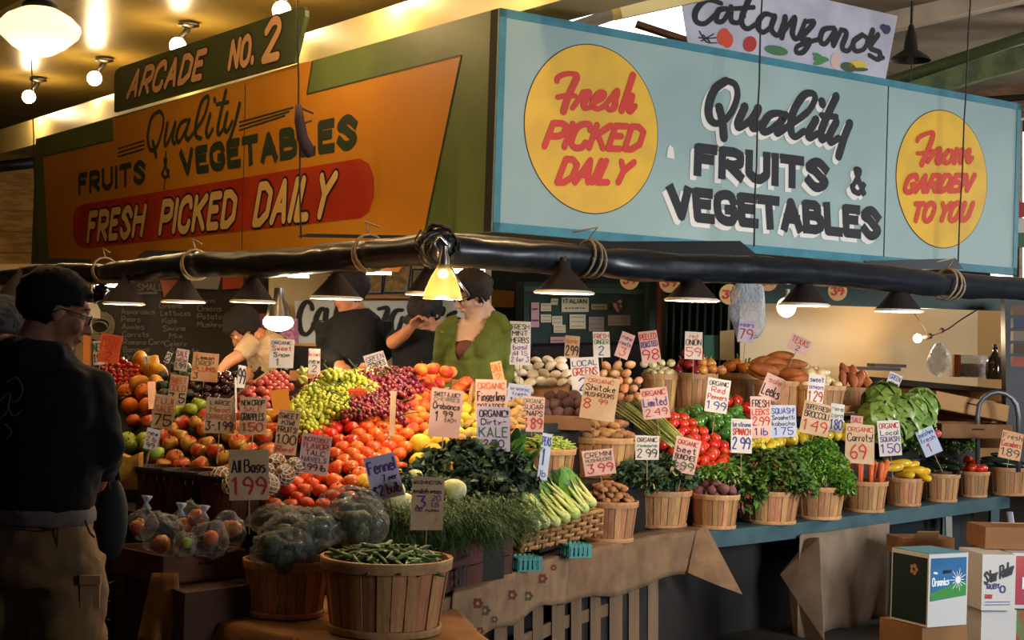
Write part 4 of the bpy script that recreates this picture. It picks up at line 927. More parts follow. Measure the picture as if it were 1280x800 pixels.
cover('burlap_covered_box', [X(268, 5.45, 0), X(560, 4.78, 0), X(612, 5.2, 0), X(560, 6.0, 0), X(330, 6.2, 0)], 0, .60, M_burlapo, 'ochre burlap covered box under the green bean basket', 1)
# left stand (slope) -------------------------------------------------
FT = [(100, 572, 7.15), (190, 562, 6.85), (250, 590, 6.6), (330, 622, 6.3), (440, 642, 6.1), (560, 672, 6.05), (650, 650, 6.45), (700, 640, 6.9)]
SL = .5
def surfL(px, py):
    yf = interp([(a, b) for a, b, c in FT], px); Df = interp([(a, c) for a, b, c in FT], px)
    zf = EYE-(yf-hor(px))/F_PX*Df; A = EYE-zf+SL*Df
    return A/((py-hor(px))/F_PX+SL)
def surfR(px, py):
    Df = DF(px)+.40; zf = .97; A = EYE-zf+SL*Df
    return A/((py-hor(px))/F_PX+SL)
def slope_board(name, surf, x0, x1, yf, yb, label, m, drop=.045, n=20, skirt=.5):
    q = MB(); g = []
    for i in range(n+1):
        x = lerp(x0, x1, i/n)
        for y in (yf(x), lerp(yf(x), yb(x), .5), yb(x)): g.append(P(x, y, surf(x, y))-Vector((0, 0, drop)))
    b = len(g)
    for i in range(n+1): p = g[i*3]; g.append(Vector((p.x, p.y, skirt if lerp(x0, x1, i/n) < 530 else max(skirt, .655))))
    fs = [(i*3+j, (i+1)*3+j, (i+1)*3+j+1, i*3+j+1) for i in range(n) for j in range(2)]
    fs += [(b+i, b+i+1, (i+1)*3, i*3) for i in range(n)]
    b2 = len(g)
    for i in range(n+1): p = g[i*3+2]; g.append(Vector((p.x, p.y, skirt)))
    fs += [(i*3+2, (i+1)*3+2, b2+i+1, b2+i) for i in range(n)]
    q.add(g, fs); return tag(q.build(name, m), label, 'stand')
YB = [(100, 462), (200, 458), (300, 468), (420, 470), (560, 470), (650, 480), (700, 500)]
slope_board('display_slope', surfL, 104, 632, lambda x: interp([(a, b) for a, b, c in FT], x)+3, lambda x: interp(YB, x)+2, 'dark sloping fruit display under the left heap', M_dark, .05, 24, 0)
slope_board('display_slope', surfR, 790, 1010, lambda x: 586, lambda x: 522, 'dark sloping tray under the tomatoes and peppers', M_dark, .05, 10, .93)

# ================================================================== BUSHEL BASKETS
M_stave = mat('basket_stave', s2l('#c8935f'), .6, s2l('#a87548'), 5, (.3, .7), objvar=.38, stretch=(3, 3, .4), bump=.1, bscale=50)
M_hoop = mat('basket_hoop', s2l('#cc9864'), .6, s2l('#ac7a4c'), 6, (.3, .7), objvar=.1)
M_staver = mat('dark_red_stave', s2l('#5a2a1c'), .6, s2l('#41200f'), 5, (.3, .7), objvar=.2, stretch=(3, 3, .4))
M_hoopr = mat('black_hoop', s2l('#1e1410'), .6)
M_wire = mat('wire', s2l('#8a8580'), .4, metal=.8)
def basket_proto(ns, ms, mh, pale=None):
    """unit basket: rim radius 1, base radius .84, height 1 (scaled by its Empty)"""
    t = thing('bushel_basket', 'x', 'basket'); rb = .84
    for k in range(ns):
        a0 = 2*math.pi*k/ns; a1 = 2*math.pi*(k+.93)/ns; q = MB(); off = .0 if k % 2 else .018
        am = (a0+a1)/2
        def ring(z, r): return [Vector((math.cos(a)*r, math.sin(a)*r, z)) for a in (a0, am, a1)]
        outer = ring(.0, rb+off)+ring(1.0, 1.0+off); inner = ring(.0, rb+off-.03)+ring(1.0, 1.0+off-.03)
        q.add(outer+inner, [(0,1,4,3),(1,2,5,4),(7,6,9,10),(8,7,10,11),(3,4,10,9),(4,5,11,10),(1,0,6,7),(2,1,7,8),(0,3,9,6),(5,2,8,11)])
        q.build('stave', ms, t, world=False)
    for nm, z, h, r in (('rim_hoop', .86, .14, 1.01), ('bottom_hoop', .0, .09, rb+.025)):
        q = MB(); q.lathe([(r+.03, z), (r+.035, z+h*.5), (r+.045, z+h), (r-.0, z+h+.01), (r-.02, z)], 40); q.build(nm, mh, t, True, world=False)
    q = MB(); q.poly([Vector((math.cos(a*math.pi/20)*rb, math.sin(a*math.pi/20)*rb, .02)) for a in range(40)]); q.poly([Vector((math.cos(a*math.pi/20)*.95, math.sin(a*math.pi/20)*.95, .72)) for a in range(40)]); q.build('base', M_dark, t, world=False)
    return reg(t)
bp_fine = basket_proto(26, M_stave, M_hoop); bp_dark = basket_proto(22, M_staver, M_hoopr)
used_b = {}
def basket(px, D, z, R_, h, label, proto=None, rot=0, group=None):
    proto = proto or bp_fine
    if proto not in used_b: used_b[proto] = 1; t = proto
    else: t = copy_tree(proto)
    t['label'] = label; c = X(px, D, z); t.location = (c.x, c.y, z); t.scale = (R_, R_, h); t.rotation_euler = (0, 0, rot)
    return Vector((c.x, c.y, z+h)), R_
BK = {}
def bk(key, pxl, pxr, ybot, z, h, label, **k):
    """basket seen between columns pxl..pxr at the rim, bottom front at row ybot, standing at height z"""
    c = (pxl+pxr)/2; Dfr = (EYE-z)*F_PX/(ybot-hor(c)); w = (pxr-pxl)
    R_ = w/F_PX*Dfr/2; R_ = w/F_PX*(Dfr+R_*.84)/2
    BK[key] = basket(c, Dfr+R_*.84, z, R_/1.045, h, label, **k)
bk('bean', 398, 563, 800, .605, .255, 'large round basket of green beans in the very front', rot=.3)
bk('bags', 302, 412, 775, .605, .2, 'round basket below the clear bags of greens, left of the bean basket', proto=bp_dark if False else None, rot=1)
bk('crem', 722, 797, 679, .652, .20, 'bushel basket of cremini mushrooms on the burlap', rot=2)
bk('kale', 782, 864, 661, .652, .20, 'bushel basket of dark kale, right of the mushrooms on the burlap', rot=3)
bk('beet', 862, 924, 662, .652, .185, 'bushel basket of beets half covered by their greens', rot=4)
bk('greens', 922, 1000, 656, .652, .185, 'bushel basket of trailing beet greens', rot=5)
bk('parsley', 988, 1056, 650, .652, .19, 'bushel basket heaped with bright curly parsley', rot=6)
bk('carrot', 1051, 1109, 641, .652, .19, 'bushel basket of carrots', rot=1.3)
bk('squash', 1106, 1154, 633, .652, .18, 'bushel basket of yellow squash', rot=2.3)
bk('zucc', 1151, 1199, 628, .652, .19, 'bushel basket of dark zucchini', rot=3.3)
bk('redp', 1196, 1236, 622, .652, .18, 'bushel basket of red tomatoes at the right end of the bench', rot=4.3)
bk('cuke', 1232, 1284, 620, .652, .20, 'bushel basket of cucumbers cut by the right edge', rot=5.3)
bk('peas', 643, 719, 612, .932, .19, 'basket of pea pods behind the leafy stalks', rot=.6)
bk('tan', 700, 796, 598, .932, .21, 'wide basket of tan potatoes under the SHIITAKE card', rot=1.6)
bk('ronion', 836, 896, 516, 1.222, .25, 'tall basket of red onions on the back step', rot=2.6)
bk('pump', 896, 944, 514, 1.222, .25, 'tall basket of small orange pumpkins', rot=3.6)
bk('sweet', 940, 1002, 520, 1.222, .22, 'basket of sweet potatoes on the back step', rot=4.6)
bk('vid', 990, 1056, 522, 1.222, .20, 'basket of cream onions on the back step', rot=5.6)
bk('yam', 1042, 1092, 514, 1.222, .17, 'basket of orange yams at the right of the back step', rot=.9)
bk('ginger', 742, 797, 512, 1.222, .16, 'basket of knobbly ginger on the back step', rot=1.9)
bk('garl', 800, 846, 516, 1.222, .24, 'basket of pale shallots left of the red onions', rot=1.1)
bk('app1', 166, 228, 642, .86, .19, 'dark red basket below the apples, leftmost of three', proto=bp_dark, rot=0)
bk('app2', 202, 272, 648, .86, .19, 'dark red basket below the apples, middle of three', proto=bp_dark, rot=1)
bk('app3', 246, 332, 656, .86, .19, 'dark red basket below the apples, rightmost of three', proto=bp_dark, rot=2)
q = MB(); a = [X(x, D, 0) for x, D in ((140, 6.6), (345, 6.05), (350, 6.6), (150, 7.3))]; q.prism([Vector((p.x, p.y, .0)) for p in a], (0, 0, .855)); tag(q.build('plinth', M_dark), 'dark plinth under the three dark red apple baskets', 'stand')

# wooden tray of mushrooms at top centre
def wood_tray(px0, px1, ytop, D, h, d, label, m=None, rz=0):
    m = m or mat('raw_wood', s2l('#c08a55'), .6, s2l('#a87442'), 4, (.3, .7), stretch=(.4, 3, 3))
    a, b = P(px0, ytop, D), P(px1, ytop, D); L = (b-a).length; c = (a+b)/2
    t = thing('wooden_tray', label, 'crate', (c.x, c.y, c.z-h), math.atan2(b.y-a.y, b.x-a.x)+rz)
    for nm, cc, sz in (('front_board', (0, 0, h/2), (L, .012, h)), ('back_board', (0, d, h/2), (L, .012, h)), ('side_board', (-L/2, d/2, h/2), (.012, d, h)), ('side_board', (L/2, d/2, h/2), (.012, d, h)), ('bottom_board', (0, d/2, .006), (L, d, .012))):
        q = MB(); q.box(cc, sz); q.build(nm, m, t, world=False)
    return t
wood_tray(662, 711, 471.5, 8.45, .11, .3, 'wooden tray of pale mushrooms on the back step', rz=0)
M_raw = MATS['raw_wood']
def board_px(name, a, b, h, Da, Db, label, th=.012):
    q = MB(); A, B = P(*a, Da), P(*b, Db); q.prism([A, B, B-Vector((0, 0, h)), A-Vector((0, 0, h))], (B-A).cross(Vector((0, 0, 1))).normalized()*-th); return tag(q.build(name, M_raw), label, 'board')
board_px('crate_board', (278, 506), (334, 465), .07, surfL(278, 506), surfL(334, 468), 'bare wooden crate side running back between the plums and radishes')
board_px('crate_board', (362, 463), (442, 464), .05, 7.62, 7.55, 'wooden crate back behind the cherries')
board_px('crate_board', (565, 474), (592, 479), .05, 7.45, 7.3, 'wooden crate corner right of the peaches')
board_px('crate_board', (590, 476), (586, 492), .05, 7.3, 7.0, 'short wooden crate end right of the peaches')
board_px('crate_board', (445, 467), (470, 472), .05, 7.4, 7.3, 'wooden crate edge under the green grapes card')
board_px('crate_board', (1046, 508), (1090, 506), .04, 10.0, 10.3, 'pale board lying below the yam basket')

# ================================================================== PRODUCE KINDS
def fruit(name, r, m, shape=None, stem=None, n=12, mm=8, extra=None):
    q = MB(); q.ball((0, 0, 0), r, n, mm, f=shape); o = q.build(name, m, smooth=True, world=False)
    if stem:
        q = MB(); rr = r if not hasattr(r, '__len__') else r[2]
        if stem == 'stem': q.tube([(0, 0, rr*.78), (rr*.05, 0, rr*1.15)], rr*.06, 5); q.build('stem', MAT_STEM, o, world=False)
        if stem == 'calyx':
            for k in range(5):
                a = k*1.257; q.poly([(0, 0, rr*.9), (math.cos(a-.3)*rr*.22, math.sin(a-.3)*rr*.22, rr*.95), (math.cos(a)*rr*.55, math.sin(a)*rr*.55, rr*.86), (math.cos(a+.3)*rr*.22, math.sin(a+.3)*rr*.22, rr*.95)])
            q.tube([(0, 0, rr*.85), (0, 0, rr*1.1)], rr*.06, 5); q.build('stalk', MAT_CALYX, o, world=False)
        if stem == 'tuft':
            q.tube([(0, 0, rr*.85), (rr*.08, 0, rr*1.25), (rr*.3, 0, rr*1.5)], [rr*.16, rr*.07, rr*.02], 6); q.build('dry_neck', MAT_DRY, o, world=False)
        if stem == 'pstem':
            q.tube([(0, 0, rr*.75), (rr*.05, 0, rr*1.15), (rr*.2, 0, rr*1.3)], rr*.12, 6); q.build('stem', MAT_CALYX, o, world=False)
        if stem == 'nip': q.tube([(0, 0, rr*.9), (0, 0, rr*1.08)], rr*.1, 5); q.build('stem_scar', MAT_CALYX, o, world=False)
    return reg(o)
MAT_STEM = mat('stem_brown', s2l('#4a3520'), .7); MAT_CALYX = mat('calyx_green', s2l('#4c6a2a'), .6); MAT_DRY = mat('dry_onion_neck', s2l('#b08a5a'), .8)
def s_apple(u): d = 1-.28*max(0, abs(u.z)-.75)/.25*(1 if u.z > 0 else .6); w = 1+.04*u.z; return Vector((u.x*w, u.y*w, u.z*d*.93))
def s_dimple(u): return Vector((u.x, u.y, u.z*.86*(1-.15*max(0, abs(u.z)-.8)/.2)))
def s_pear(u): k = 1 if u.z < 0 else 1-.45*u.z; return Vector((u.x*k, u.y*k, u.z*1.25))
def s_lemon(u): k = 1+.25*abs(u.x)**6; return Vector((u.x*1.2*k, u.y*.95, u.z*.95))
def s_onion(u): k = 1-.1*abs(u.z); return Vector((u.x*k, u.y*k, (u.z*.85 if u.z < .8 else u.z*.85+(u.z-.8)*.6)))
def s_pepper(u):
    a = math.atan2(u.y, u.x); k = 1+.10*math.cos(4*a)*(1-abs(u.z)); k *= 1 if u.z > -.2 else 1+(.35*(u.z+.2)); return Vector((u.x*k, u.y*k, u.z*1.12*(1-.2*max(0, u.z-.7)/.3)))
def s_rib(u): a = math.atan2(u.y, u.x); k = 1-.07*abs(math.sin(a*4)); return Vector((u.x*k, u.y*k, u.z*.75))
def s_pot(u): return Vector((u.x*(1+.06*math.sin(u.y*3)), u.y+.05*math.sin(u.x*4), u.z*.9))
def s_sweet(u): k = 1-.35*abs(u.x)**1.5; return Vector((u.x, (u.y*k+.12*u.x*u.x), u.z*k))
def s_squash(u): k = .62-.38*u.x if u.x > -1 else 1; k = max(.35, min(1, .72-.34*u.x)); return Vector((u.x, u.y*k, u.z*k))
def s_star(u): a = math.atan2(u.y, u.x); k = .72+.28*math.cos(5*a); return Vector((u.x*k, u.y*k, u.z))
K = {}
def kind(key, fn): K[key] = fn
MF = {}
def mf(name, a, b=None, rough=.35, ov=.12, ns=14, mix=(.42, .62), coat=.15, bump=0, bs=100, sss=.0): return mat(name, s2l(a), rough, s2l(b) if b else None, ns, mix, objvar=ov, coat=coat, bump=bump, bscale=bs, sss=sss)
placed = 0
def scatter(proto, pts, label, cat, group, rz=None, tilt=.5, sc=(.9, 1.08), first=[0], roll=None):
    """copies of proto at pts; rz = heading for long things (None = any)"""
    global placed
    for i, p in enumerate(pts):
        o = proto if i == 0 else copy_tree(proto)
        o.location = p
        if rz is None: o.rotation_euler = (random.uniform(-tilt, tilt), random.uniform(-tilt, tilt), random.uniform(0, 6.28))
        else: o.rotation_euler = (random.uniform(-.2, .2) if roll is None else roll+random.uniform(-.15, .15), random.uniform(-tilt, tilt)*.5, rz+random.uniform(-tilt, tilt))
        s = random.uniform(*sc); o.scale = (s, s, s); tag(o, label, cat, group)
        placed += 1
def inside(poly, x, y):
    c = False; n = len(poly)
    for i in range(n):
        x0, y0 = poly[i]; x1, y1 = poly[(i+1) % n]
        if (y0 > y) != (y1 > y) and x < (x1-x0)*(y-y0)/(y1-y0)+x0: c = not c
    return c
taken = []
def fill(poly, r, surf=surfL, k=1.8, lift=0.0, jit=.15, kv=.85, avoid=True):
    """packed rows over the part of a slope that the polygon outlines"""
    xs = [p[0] for p in poly]; ys = [p[1] for p in poly]; out = []; y = max(ys); row = 0
    while y > min(ys):
        xm = sum(xs)/len(xs); D = surf(xm, y); dx = k*r*F_PX/D
        x = min(xs)+(dx/2 if row % 2 else 0)+random.uniform(-.1, .1)*dx
        while x < max(xs):
            if inside(poly, x, y):
                D2 = surf(x, y); p = P(x, y, D2)+Vector((random.uniform(-jit, jit)*r, random.uniform(-jit, jit)*r, lift+random.uniform(0, jit)*r))
                if not avoid or all((p-q_).length > (r+r_)*.70 for q_, r_ in taken): out.append(p); taken.append((p, r))
            x += dx
        dD = abs(surf(xm, y-1)-surf(xm, y))*math.sqrt(1+SL*SL)
        y -= max(1.2, k*r*kv/dD); row += 1
    return out
def dome(c, Rk, r, H, k=1.9, fillr=.86, base=-.3, layers=1):
    """heap in a basket: c = rim centre"""
    out = []; step = k*r; n = int(Rk*fillr/step)+1
    for L in range(layers):
        for j in range(-n-1, n+2):
            for i in range(-n-1, n+2):
                x = (i+(.5 if j % 2 else 0)+(.25*L))*step; y = j*step*.87; d = math.hypot(x, y)/(Rk*fillr)
                lim = 1-.28*L
                if d <= lim:
                    out.append(c+Vector((x+random.uniform(-.1, .1)*r, y+random.uniform(-.1, .1)*r, base*r+H*(1-d*d)+L*r*1.3+random.uniform(-.1, .15)*r)))
    return out
# ================================================================== LEFT HEAP
G = 'on the left sloping display'
def heap(key, r, m, poly, label, cat, shape=None, stem=None, surf=surfL, nm=None, k=1.8, rz=None, tilt=.6, lift=0, kv=.82, n=12, mm=8, sc=(.9, 1.08), rad=None):
    pts = fill(poly, r, surf, k, lift, kv=kv)
    if not pts: return
    scatter(fruit(nm or key, rad or r, m, shape, stem, n, mm), pts, label, cat, label_group(label), rz, tilt, sc)
def label_group(l): return l[:60]
M_apple_r = mf('apple_red_yellow', '#b8291a', '#d88a2c', ov=.18, ns=16, mix=(.45, .7))
M_apple_m = mf('apple_mixed', '#c4411f', '#b8a03a', ov=.22, ns=18, mix=(.42, .62))
M_apple_g = mf('apple_green', '#a8b83a', '#8fa032', ov=.12)
M_orange = mf('orange_peel', '#e8761a', '#e06a12', ov=.1, rough=.45, bump=.25, bs=350, coat=0)
M_orange2 = mf('mandarin_peel', '#e2551a', '#d84a12', ov=.1, rough=.4, bump=.2, bs=350, coat=.1)
M_mango = mf('mango', '#e0a428', '#d88a20', ov=.1)
M_avo = mf('avocado', '#2b3320', '#3d4a28', rough=.5, ov=.25, bump=.4, bs=200)
M_plum = mf('plum_dark', '#2a0a14', '#3d0f18', rough=.2, ov=.3, coat=.5)
M_lych = mf('radish_pink', '#b83a3a', '#c85a4a', ov=.2, rough=.4)
M_tomr = mf('red_tomato', '#d62c14', '#d94018', ov=.12, rough=.2, coat=.5)
M_tomo = mf('orange_tomato', '#e0561a', '#e87424', ov=.14, rough=.28, coat=.3)
M_peach = mf('peach', '#e8852e', '#c23020', ov=.16, ns=16, mix=(.4, .6), rough=.6, coat=0)
M_cherry = mf('cherry', '#7a1020', '#a02028', ov=.25, rough=.15, coat=.5)
M_yel = mf('yellow_citrus', '#e8c22a', '#e0b020', ov=.08, rough=.45, bump=.2, bs=300, coat=.05)
M_yelp = mf('yellow_pear', '#e0c438', '#c8b030', ov=.12, rough=.4)
M_fing = mf('fingerling', '#c8a05a', '#a87a4a', ov=.25, rough=.75, coat=0)
# back row, left to right
heap('chili', .016, mf('chili_red', '#d03a18', '#b01c14', ov=.25, rough=.25, coat=.4), [(124,482),(124,452),(150,446),(176,458),(182,474),(150,484)], 'glossy red chilli pepper heaped at the far left below the orange price card', 'pepper', s_pear, 'stem', nm='chili_pepper', k=1.8, n=8, mm=6, tilt=1.5)
pz = []
heap('mango', .042, M_mango, [(166,486),(166,450),(212,446),(212,462),(192,488)], 'yellow mango piled before the chalkboard', 'fruit', s_lemon, None, tilt=.9)
heap('avocado', .030, M_avo, [(184,500),(200,470),(214,456),(250,462),(244,474),(236,500)], 'dark bumpy avocado beside the mangoes', 'fruit', s_pear, 'nip', tilt=1.2)
heap('plum', .024, M_plum, [(230,502),(230,480),(250,466),(290,460),(296,470),(296,486),(278,500)], 'glossy near-black plum below the LEMON DROP PLUMS card', 'plum', None, 'stem', n=10, mm=7)
# spiky pineapple crowns at far left
M_spike = mat('pineapple_leaf', s2l('#6a6f48'), .6, s2l('#8a8050'), 20)
for k in range(4):
    c = P(138+k*13, 494+((k*7) % 5), surfL(140+k*12, 492)); t = thing('pineapple_crown', 'spiky grey green pineapple crown lying below the chillies', 'pineapple', c, random.uniform(0, 6), 'pineapple crowns')
    q = MB()
    for j in range(34):
        a = random.uniform(0, 6.28); e = random.uniform(.1, 1.3); L = random.uniform(.05, .10); d = Vector((math.cos(a)*math.cos(e), math.sin(a)*math.cos(e), math.sin(e))); s = d.cross(Vector((0, 0, 1))).normalized()*.006
        q.add([s, -s, d*L*.6-s*.7+Vector((0, 0, .004)), d*L*.6+s*.7+Vector((0, 0, .004)), d*L-Vector((0, 0, .01))], [(0, 1, 2, 3), (3, 2, 4)])
    q.build('leaves', M_spike, t, world=False, kind='stuff')
heap('orange', .042, M_orange, [(150,505),(150,486),(160,482),(190,484),(214,500),(214,514),(186,516)], 'orange in the small heap behind the red apples at far left', 'orange', None, 'nip')
heap('apple', .037, M_apple_r, [(156,532),(156,512),(205,508),(205,524),(190,534)], 'red and yellow apple in front of the oranges at far left', 'apple', s_apple, 'stem')
heap('apple', .037, M_apple_g, [(158,566),(158,534),(190,532),(194,548),(180,566)], 'green apple in the low left pile beside the man in the dark sweatshirt', 'apple', s_apple, 'stem')
heap('apple', .036, M_apple_g, [(214,518),(214,500),(262,496),(262,510),(240,520)], 'pale green apple in the row below the plums', 'apple', s_apple, 'stem')
heap('apple', .041, M_apple_m, [(184,590),(190,548),(215,520),(270,512),(344,516),(348,560),(330,584),(300,602),(250,592)], 'large red and green apple in the big heap around the 75 and GRAPPLES cards', 'apple', s_apple, 'stem')
heap('radish', .021, M_lych, [(296,520),(300,500),(318,476),(345,466),(362,472),(364,490),(346,504),(330,522)], 'round pink radish in the wooden tray behind the GRAPPLES card', 'radish', None, 'stem', n=10, mm=7)
heap('star_fruit', .032, mf('star_fruit', '#a8b04a', '#c8b850', ov=.1), [(345,478),(352,462),(384,462),(392,470),(366,490)], 'pale green star fruit behind the radishes', 'fruit', s_star, None, tilt=1.2, n=20)
heap('cherry', .0145, M_cherry, [(362,500),(378,484),(396,470),(420,468),(400,478),(376,502)], 'dark red cherry between the radishes and green grapes', 'cherry', None, 'stem', n=8, mm=6)
heap('apple', .034, mf('apple_yellow', '#dcc03c', '#d88a2c', ov=.1), [(326,545),(330,520),(346,515),(352,530),(348,548)], 'yellow apple behind the kiwi price card', 'apple', s_apple, 'stem')
# grapes: every bunch is a thing, its berries one part
def bunch_proto(m, r, seed):
    rnd = random.Random(seed); t = thing('grape_bunch', 'x', 'grapes'); q = MB(); pts = []
    for k in range(400):
        a = rnd.uniform(0, 6.28); l = rnd.uniform(-1, 1); w = .055*math.sqrt(max(0, 1-l*l))*(1 if l > 0 else .8)
        p = Vector((l*.085, math.cos(a)*w, .012+abs(math.sin(a))*w*.75))
        if all((p-o_).length > r*1.55 for o_ in pts): pts.append(p)
    for p in pts: q.ball(p, (r, r, r*1.1), 8, 5)
    q.build('berries', m, t, True, world=False, kind='stuff')
    q = MB(); q.tube([(.06, 0, .05), (.10, 0, .07), (.12, .02, .08)], .003, 5); q.build('stalk', MAT_CALYX, t, world=False)
    return reg(t)
M_gg = mf('green_grape', '#b8bc3c', '#a0a832', ov=.1, rough=.2, coat=.3); M_rg = mf('red_grape', '#6a1626', '#8a2434', ov=.2, rough=.2, coat=.3)
scatter(bunch_proto(M_gg, .0125, 1), fill([(352,545),(366,512),(392,488),(430,474),(458,476),(462,492),(440,512),(430,528),(395,535),(372,548)], .045, k=1.55, kv=.8, avoid=False), 'bunch of green grapes in the middle of the left heap', 'grapes', 'bunches of green grapes', tilt=.35)
scatter(bunch_proto(M_rg, .0122, 2), fill([(432,535),(446,505),(456,480),(480,470),(520,468),(510,492),(496,520),(470,535)], .045, k=1.55, kv=.8, avoid=False), 'bunch of dark red grapes between the green grapes and the peaches', 'grapes', 'bunches of red grapes', tilt=.35)
taken.clear()
# peaches
heap('peach', .035, M_peach, [(486,540),(492,508),(506,480),(514,462),(560,460),(586,478),(560,500),(548,530),(520,545)], 'blushed peach in the tall pile before the woman in green', 'peach', s_dimple, 'stem', k=1.85)
scatter(fruit('peach', .037, M_peach, s_dimple, 'stem'), [P(x, y, 7.05) for x, y in ((527,462),(541,461),(558,465))], 'large peach on the very top of the pile before the woman in green', 'peach', 'peaches on top')
heap('plum_tomato', .036, M_tomr, [(374,556),(378,532),(400,520),(452,518),(456,530),(440,560),(410,560)], 'shiny bright red tomato below the green grapes', 'tomato', s_dimple, 'nip')
heap('navel_orange', .037, M_tomo, [(410,606),(414,566),(440,548),(458,528),(486,522),(520,530),(520,548),(505,570),(500,590),(460,600),(440,612)], 'orange red navel orange in the middle of the heap', 'orange', s_dimple, 'nip')
heap('pear', .030, M_yelp, [(560,545),(556,510),(568,492),(590,488),(600,500),(596,548),(520,538),(545,520),(552,512)], 'yellow pear right of the OROBIANCO card', 'pear', s_pear, 'stem', tilt=1.2)
heap('grapefruit', .048, M_yel, [(500,602),(504,570),(520,548),(548,546),(585,570),(600,582),(570,596),(530,600)], 'big yellow grapefruit left of the kale', 'fruit', None, 'nip')
heap('lemon', .032, M_yel, [(436,600),(470,578),(505,590),(502,614),(470,618)], 'yellow lemon around the top of the FENNEL card', 'lemon', s_lemon, None)
heap('fingerling_potato', .019, M_fing, [(560,568),(560,540),(580,508),(650,500),(650,558),(600,568)], 'small tan fingerling potato under the ORGANIC FINGERLING card', 'potato', s_pot, None, rad=(.034, .018, .018), k=1.9, rz=.3, tilt=1.2)
heap('mandarin', .036, M_orange2, [(330,632),(332,612),(350,588),(380,580),(414,590),(446,600),(452,622),(432,642),(380,640)], 'deep orange mandarin in the low front heap beside the ALL BAGS card', 'orange', s_dimple, 'nip', k=1.85)
scatter(fruit('lime', .03, M_apple_g, s_lemon), [P(196, 566, 6.75)], 'single small green lime at the left edge of the apple heap', 'lime', None)
# foam netted pears
M_foam = mat('foam_net', s2l('#d8cfc0'), .8); 
def netted():
    t = thing('netted_pear', 'x', 'fruit'); q = MB(); q.ball((0, 0, 0), .040, 12, 8, f=s_pear); q.build('pear', mf('asian_pear', '#a8763a', '#8a5a2c'), t, True, world=False)
    q = MB()
    for k in range(9):
        for s in (1, -1):
            pts = []
            for j in range(9):
                z = -.9+1.8*j/8; a = k*.698+s*j*.30; u = Vector((math.cos(a)*math.sqrt(1-z*z), math.sin(a)*math.sqrt(1-z*z), z)); u = s_pear(u); pts.append(u*.0425)
            q.tube(pts, .0022, 4, cap=False)
    q.build('foam_net', M_foam, t, world=False); return reg(t)
scatter(netted(), [P(x, y, D) for x, y, D in ((276,596,6.2),(330,590,6.25),(345,578,6.32),(355,593,6.2),(368,583,6.25),(336,604,6.12),(290,604,6.15),(322,578,6.35))], 'brown pear in a white foam net around the ALL BAGS card', 'pear', 'foam netted pears', tilt=1.2)
# dark heap edges: garlic-like mushrooms etc behind
M_mush = mf('white_mushroom', '#eee0c8', '#dcc8a8', ov=.1, rough=.7, coat=0); M_gar = mf('pale_shallot', '#e6d8a8', '#d4c088', ov=.1, rough=.5)
def s_mush(u): return Vector((u.x, u.y, u.z*.75 if u.z > 0 else u.z*.35))
def back(key, r, m, pts, label, cat, shape=None, stem=None, rz=None, tilt=.7, rad=None, n=12, mm=8, sc=(.9, 1.1), roll=None, group=None):
    scatter(fruit(key, rad or r, m, shape, stem, n, mm), pts, label, cat, group or label_group(label), rz, tilt, sc, roll=roll)
def pilepx(rows, D, lean=.0, jit=1.2):
    """rows = list of (y, x0, x1, step) of a tall pile at depth D, receding a little per row"""
    out = []
    for j, (y, x0, x1, st) in enumerate(rows):
        x = x0
        while x <= x1: out.append(P(x+random.uniform(-jit, jit), y+random.uniform(-jit, jit), D+j*lean)); x += st
    return out
wp = pilepx([(488,632,660,14),(478,634,724,14),(468,638,722,14),(459,646,714,14),(452,655,700,15)], 8.32, .05)
back('white_mushroom', .036, M_mush, wp, 'pale mushroom heaped in the wooden tray left of the LOCAL GREENS card', 'mushroom', s_mush)
# asparagus
def bundle(name, c0, c1, n, r, ra, cols, label, cat, tips=True, rad=.0045):
    t = thing(name, label, cat, (c0+c1)/2); d = (c1-c0).normalized(); s = d.cross(Vector((0, 0, 1))).normalized(); u = s.cross(d)
    for k in range(n):
        a = random.uniform(0, 6.28); rr = ra*math.sqrt(random.random()); o_ = s*math.cos(a)*rr+u*math.sin(a)*rr
        q = MB(); b0 = c0+o_*.8+d*random.uniform(-.02, .02); b1 = c1+o_*1.2+d*random.uniform(-.03, .03)
        q.tube([b0, lerp(b0, b1, .5)+u*.004, lerp(b0, b1, .82), b1], [rad, rad, rad*1.1, rad*.2], 6); q.build('spear', cols[k % len(cols)], t, True)
    return t
M_asp = mf('asparagus', '#8a9a48', '#a8a860', ov=.2); M_asp2 = mf('asparagus_pale', '#c0b878', '#9aa050', ov=.15)
bundle('asparagus_bundle', P(846, 552, 8.35), P(786, 502, 8.9), 34, .05, .055, [M_asp, M_asp2], 'bundle of asparagus leaning left of the tomatoes', 'asparagus')
bundle('asparagus_bundle', P(735, 512, 8.2), P(712, 474, 8.6), 22, .05, .04, [M_asp], 'small bundle of asparagus left of the SHIITAKE card', 'asparagus')
bundle('asparagus_bundle', P(822, 545, 8.5), P(770, 505, 8.8), 20, .05, .045, [M_asp2, M_asp], 'bundle of asparagus tips behind the asparagus by the tomatoes', 'asparagus')
# beets purple
bt = pilepx([(517,682,728,15),(506,680,735,15),(496,688,722,15)], 8.05, .06)
back('beet', .036, mf('purple_beet', '#5a3a3e', '#6e4a48', ov=.2, rough=.7, coat=0), bt, 'dusty purple beet behind the pea basket', 'beet', s_onion, 'nip')
q = MB(); q.box(P(706, 527, 8.1), (.26, .3, .07)); tag(q.build('cardboard_box', M_cardd), 'small brown box under the purple beets', 'box')
sp = pilepx([(540,645,656,9),(528,643,660,9),(516,643,658,9),(508,646,656,9)], 7.7, .04)
back('shallot', .021, mf('shallot', '#c08a4a', '#a05a3a', ov=.25), sp, 'small brown shallot left of the SUGAR SNAPS card', 'onion', s_onion, 'nip')
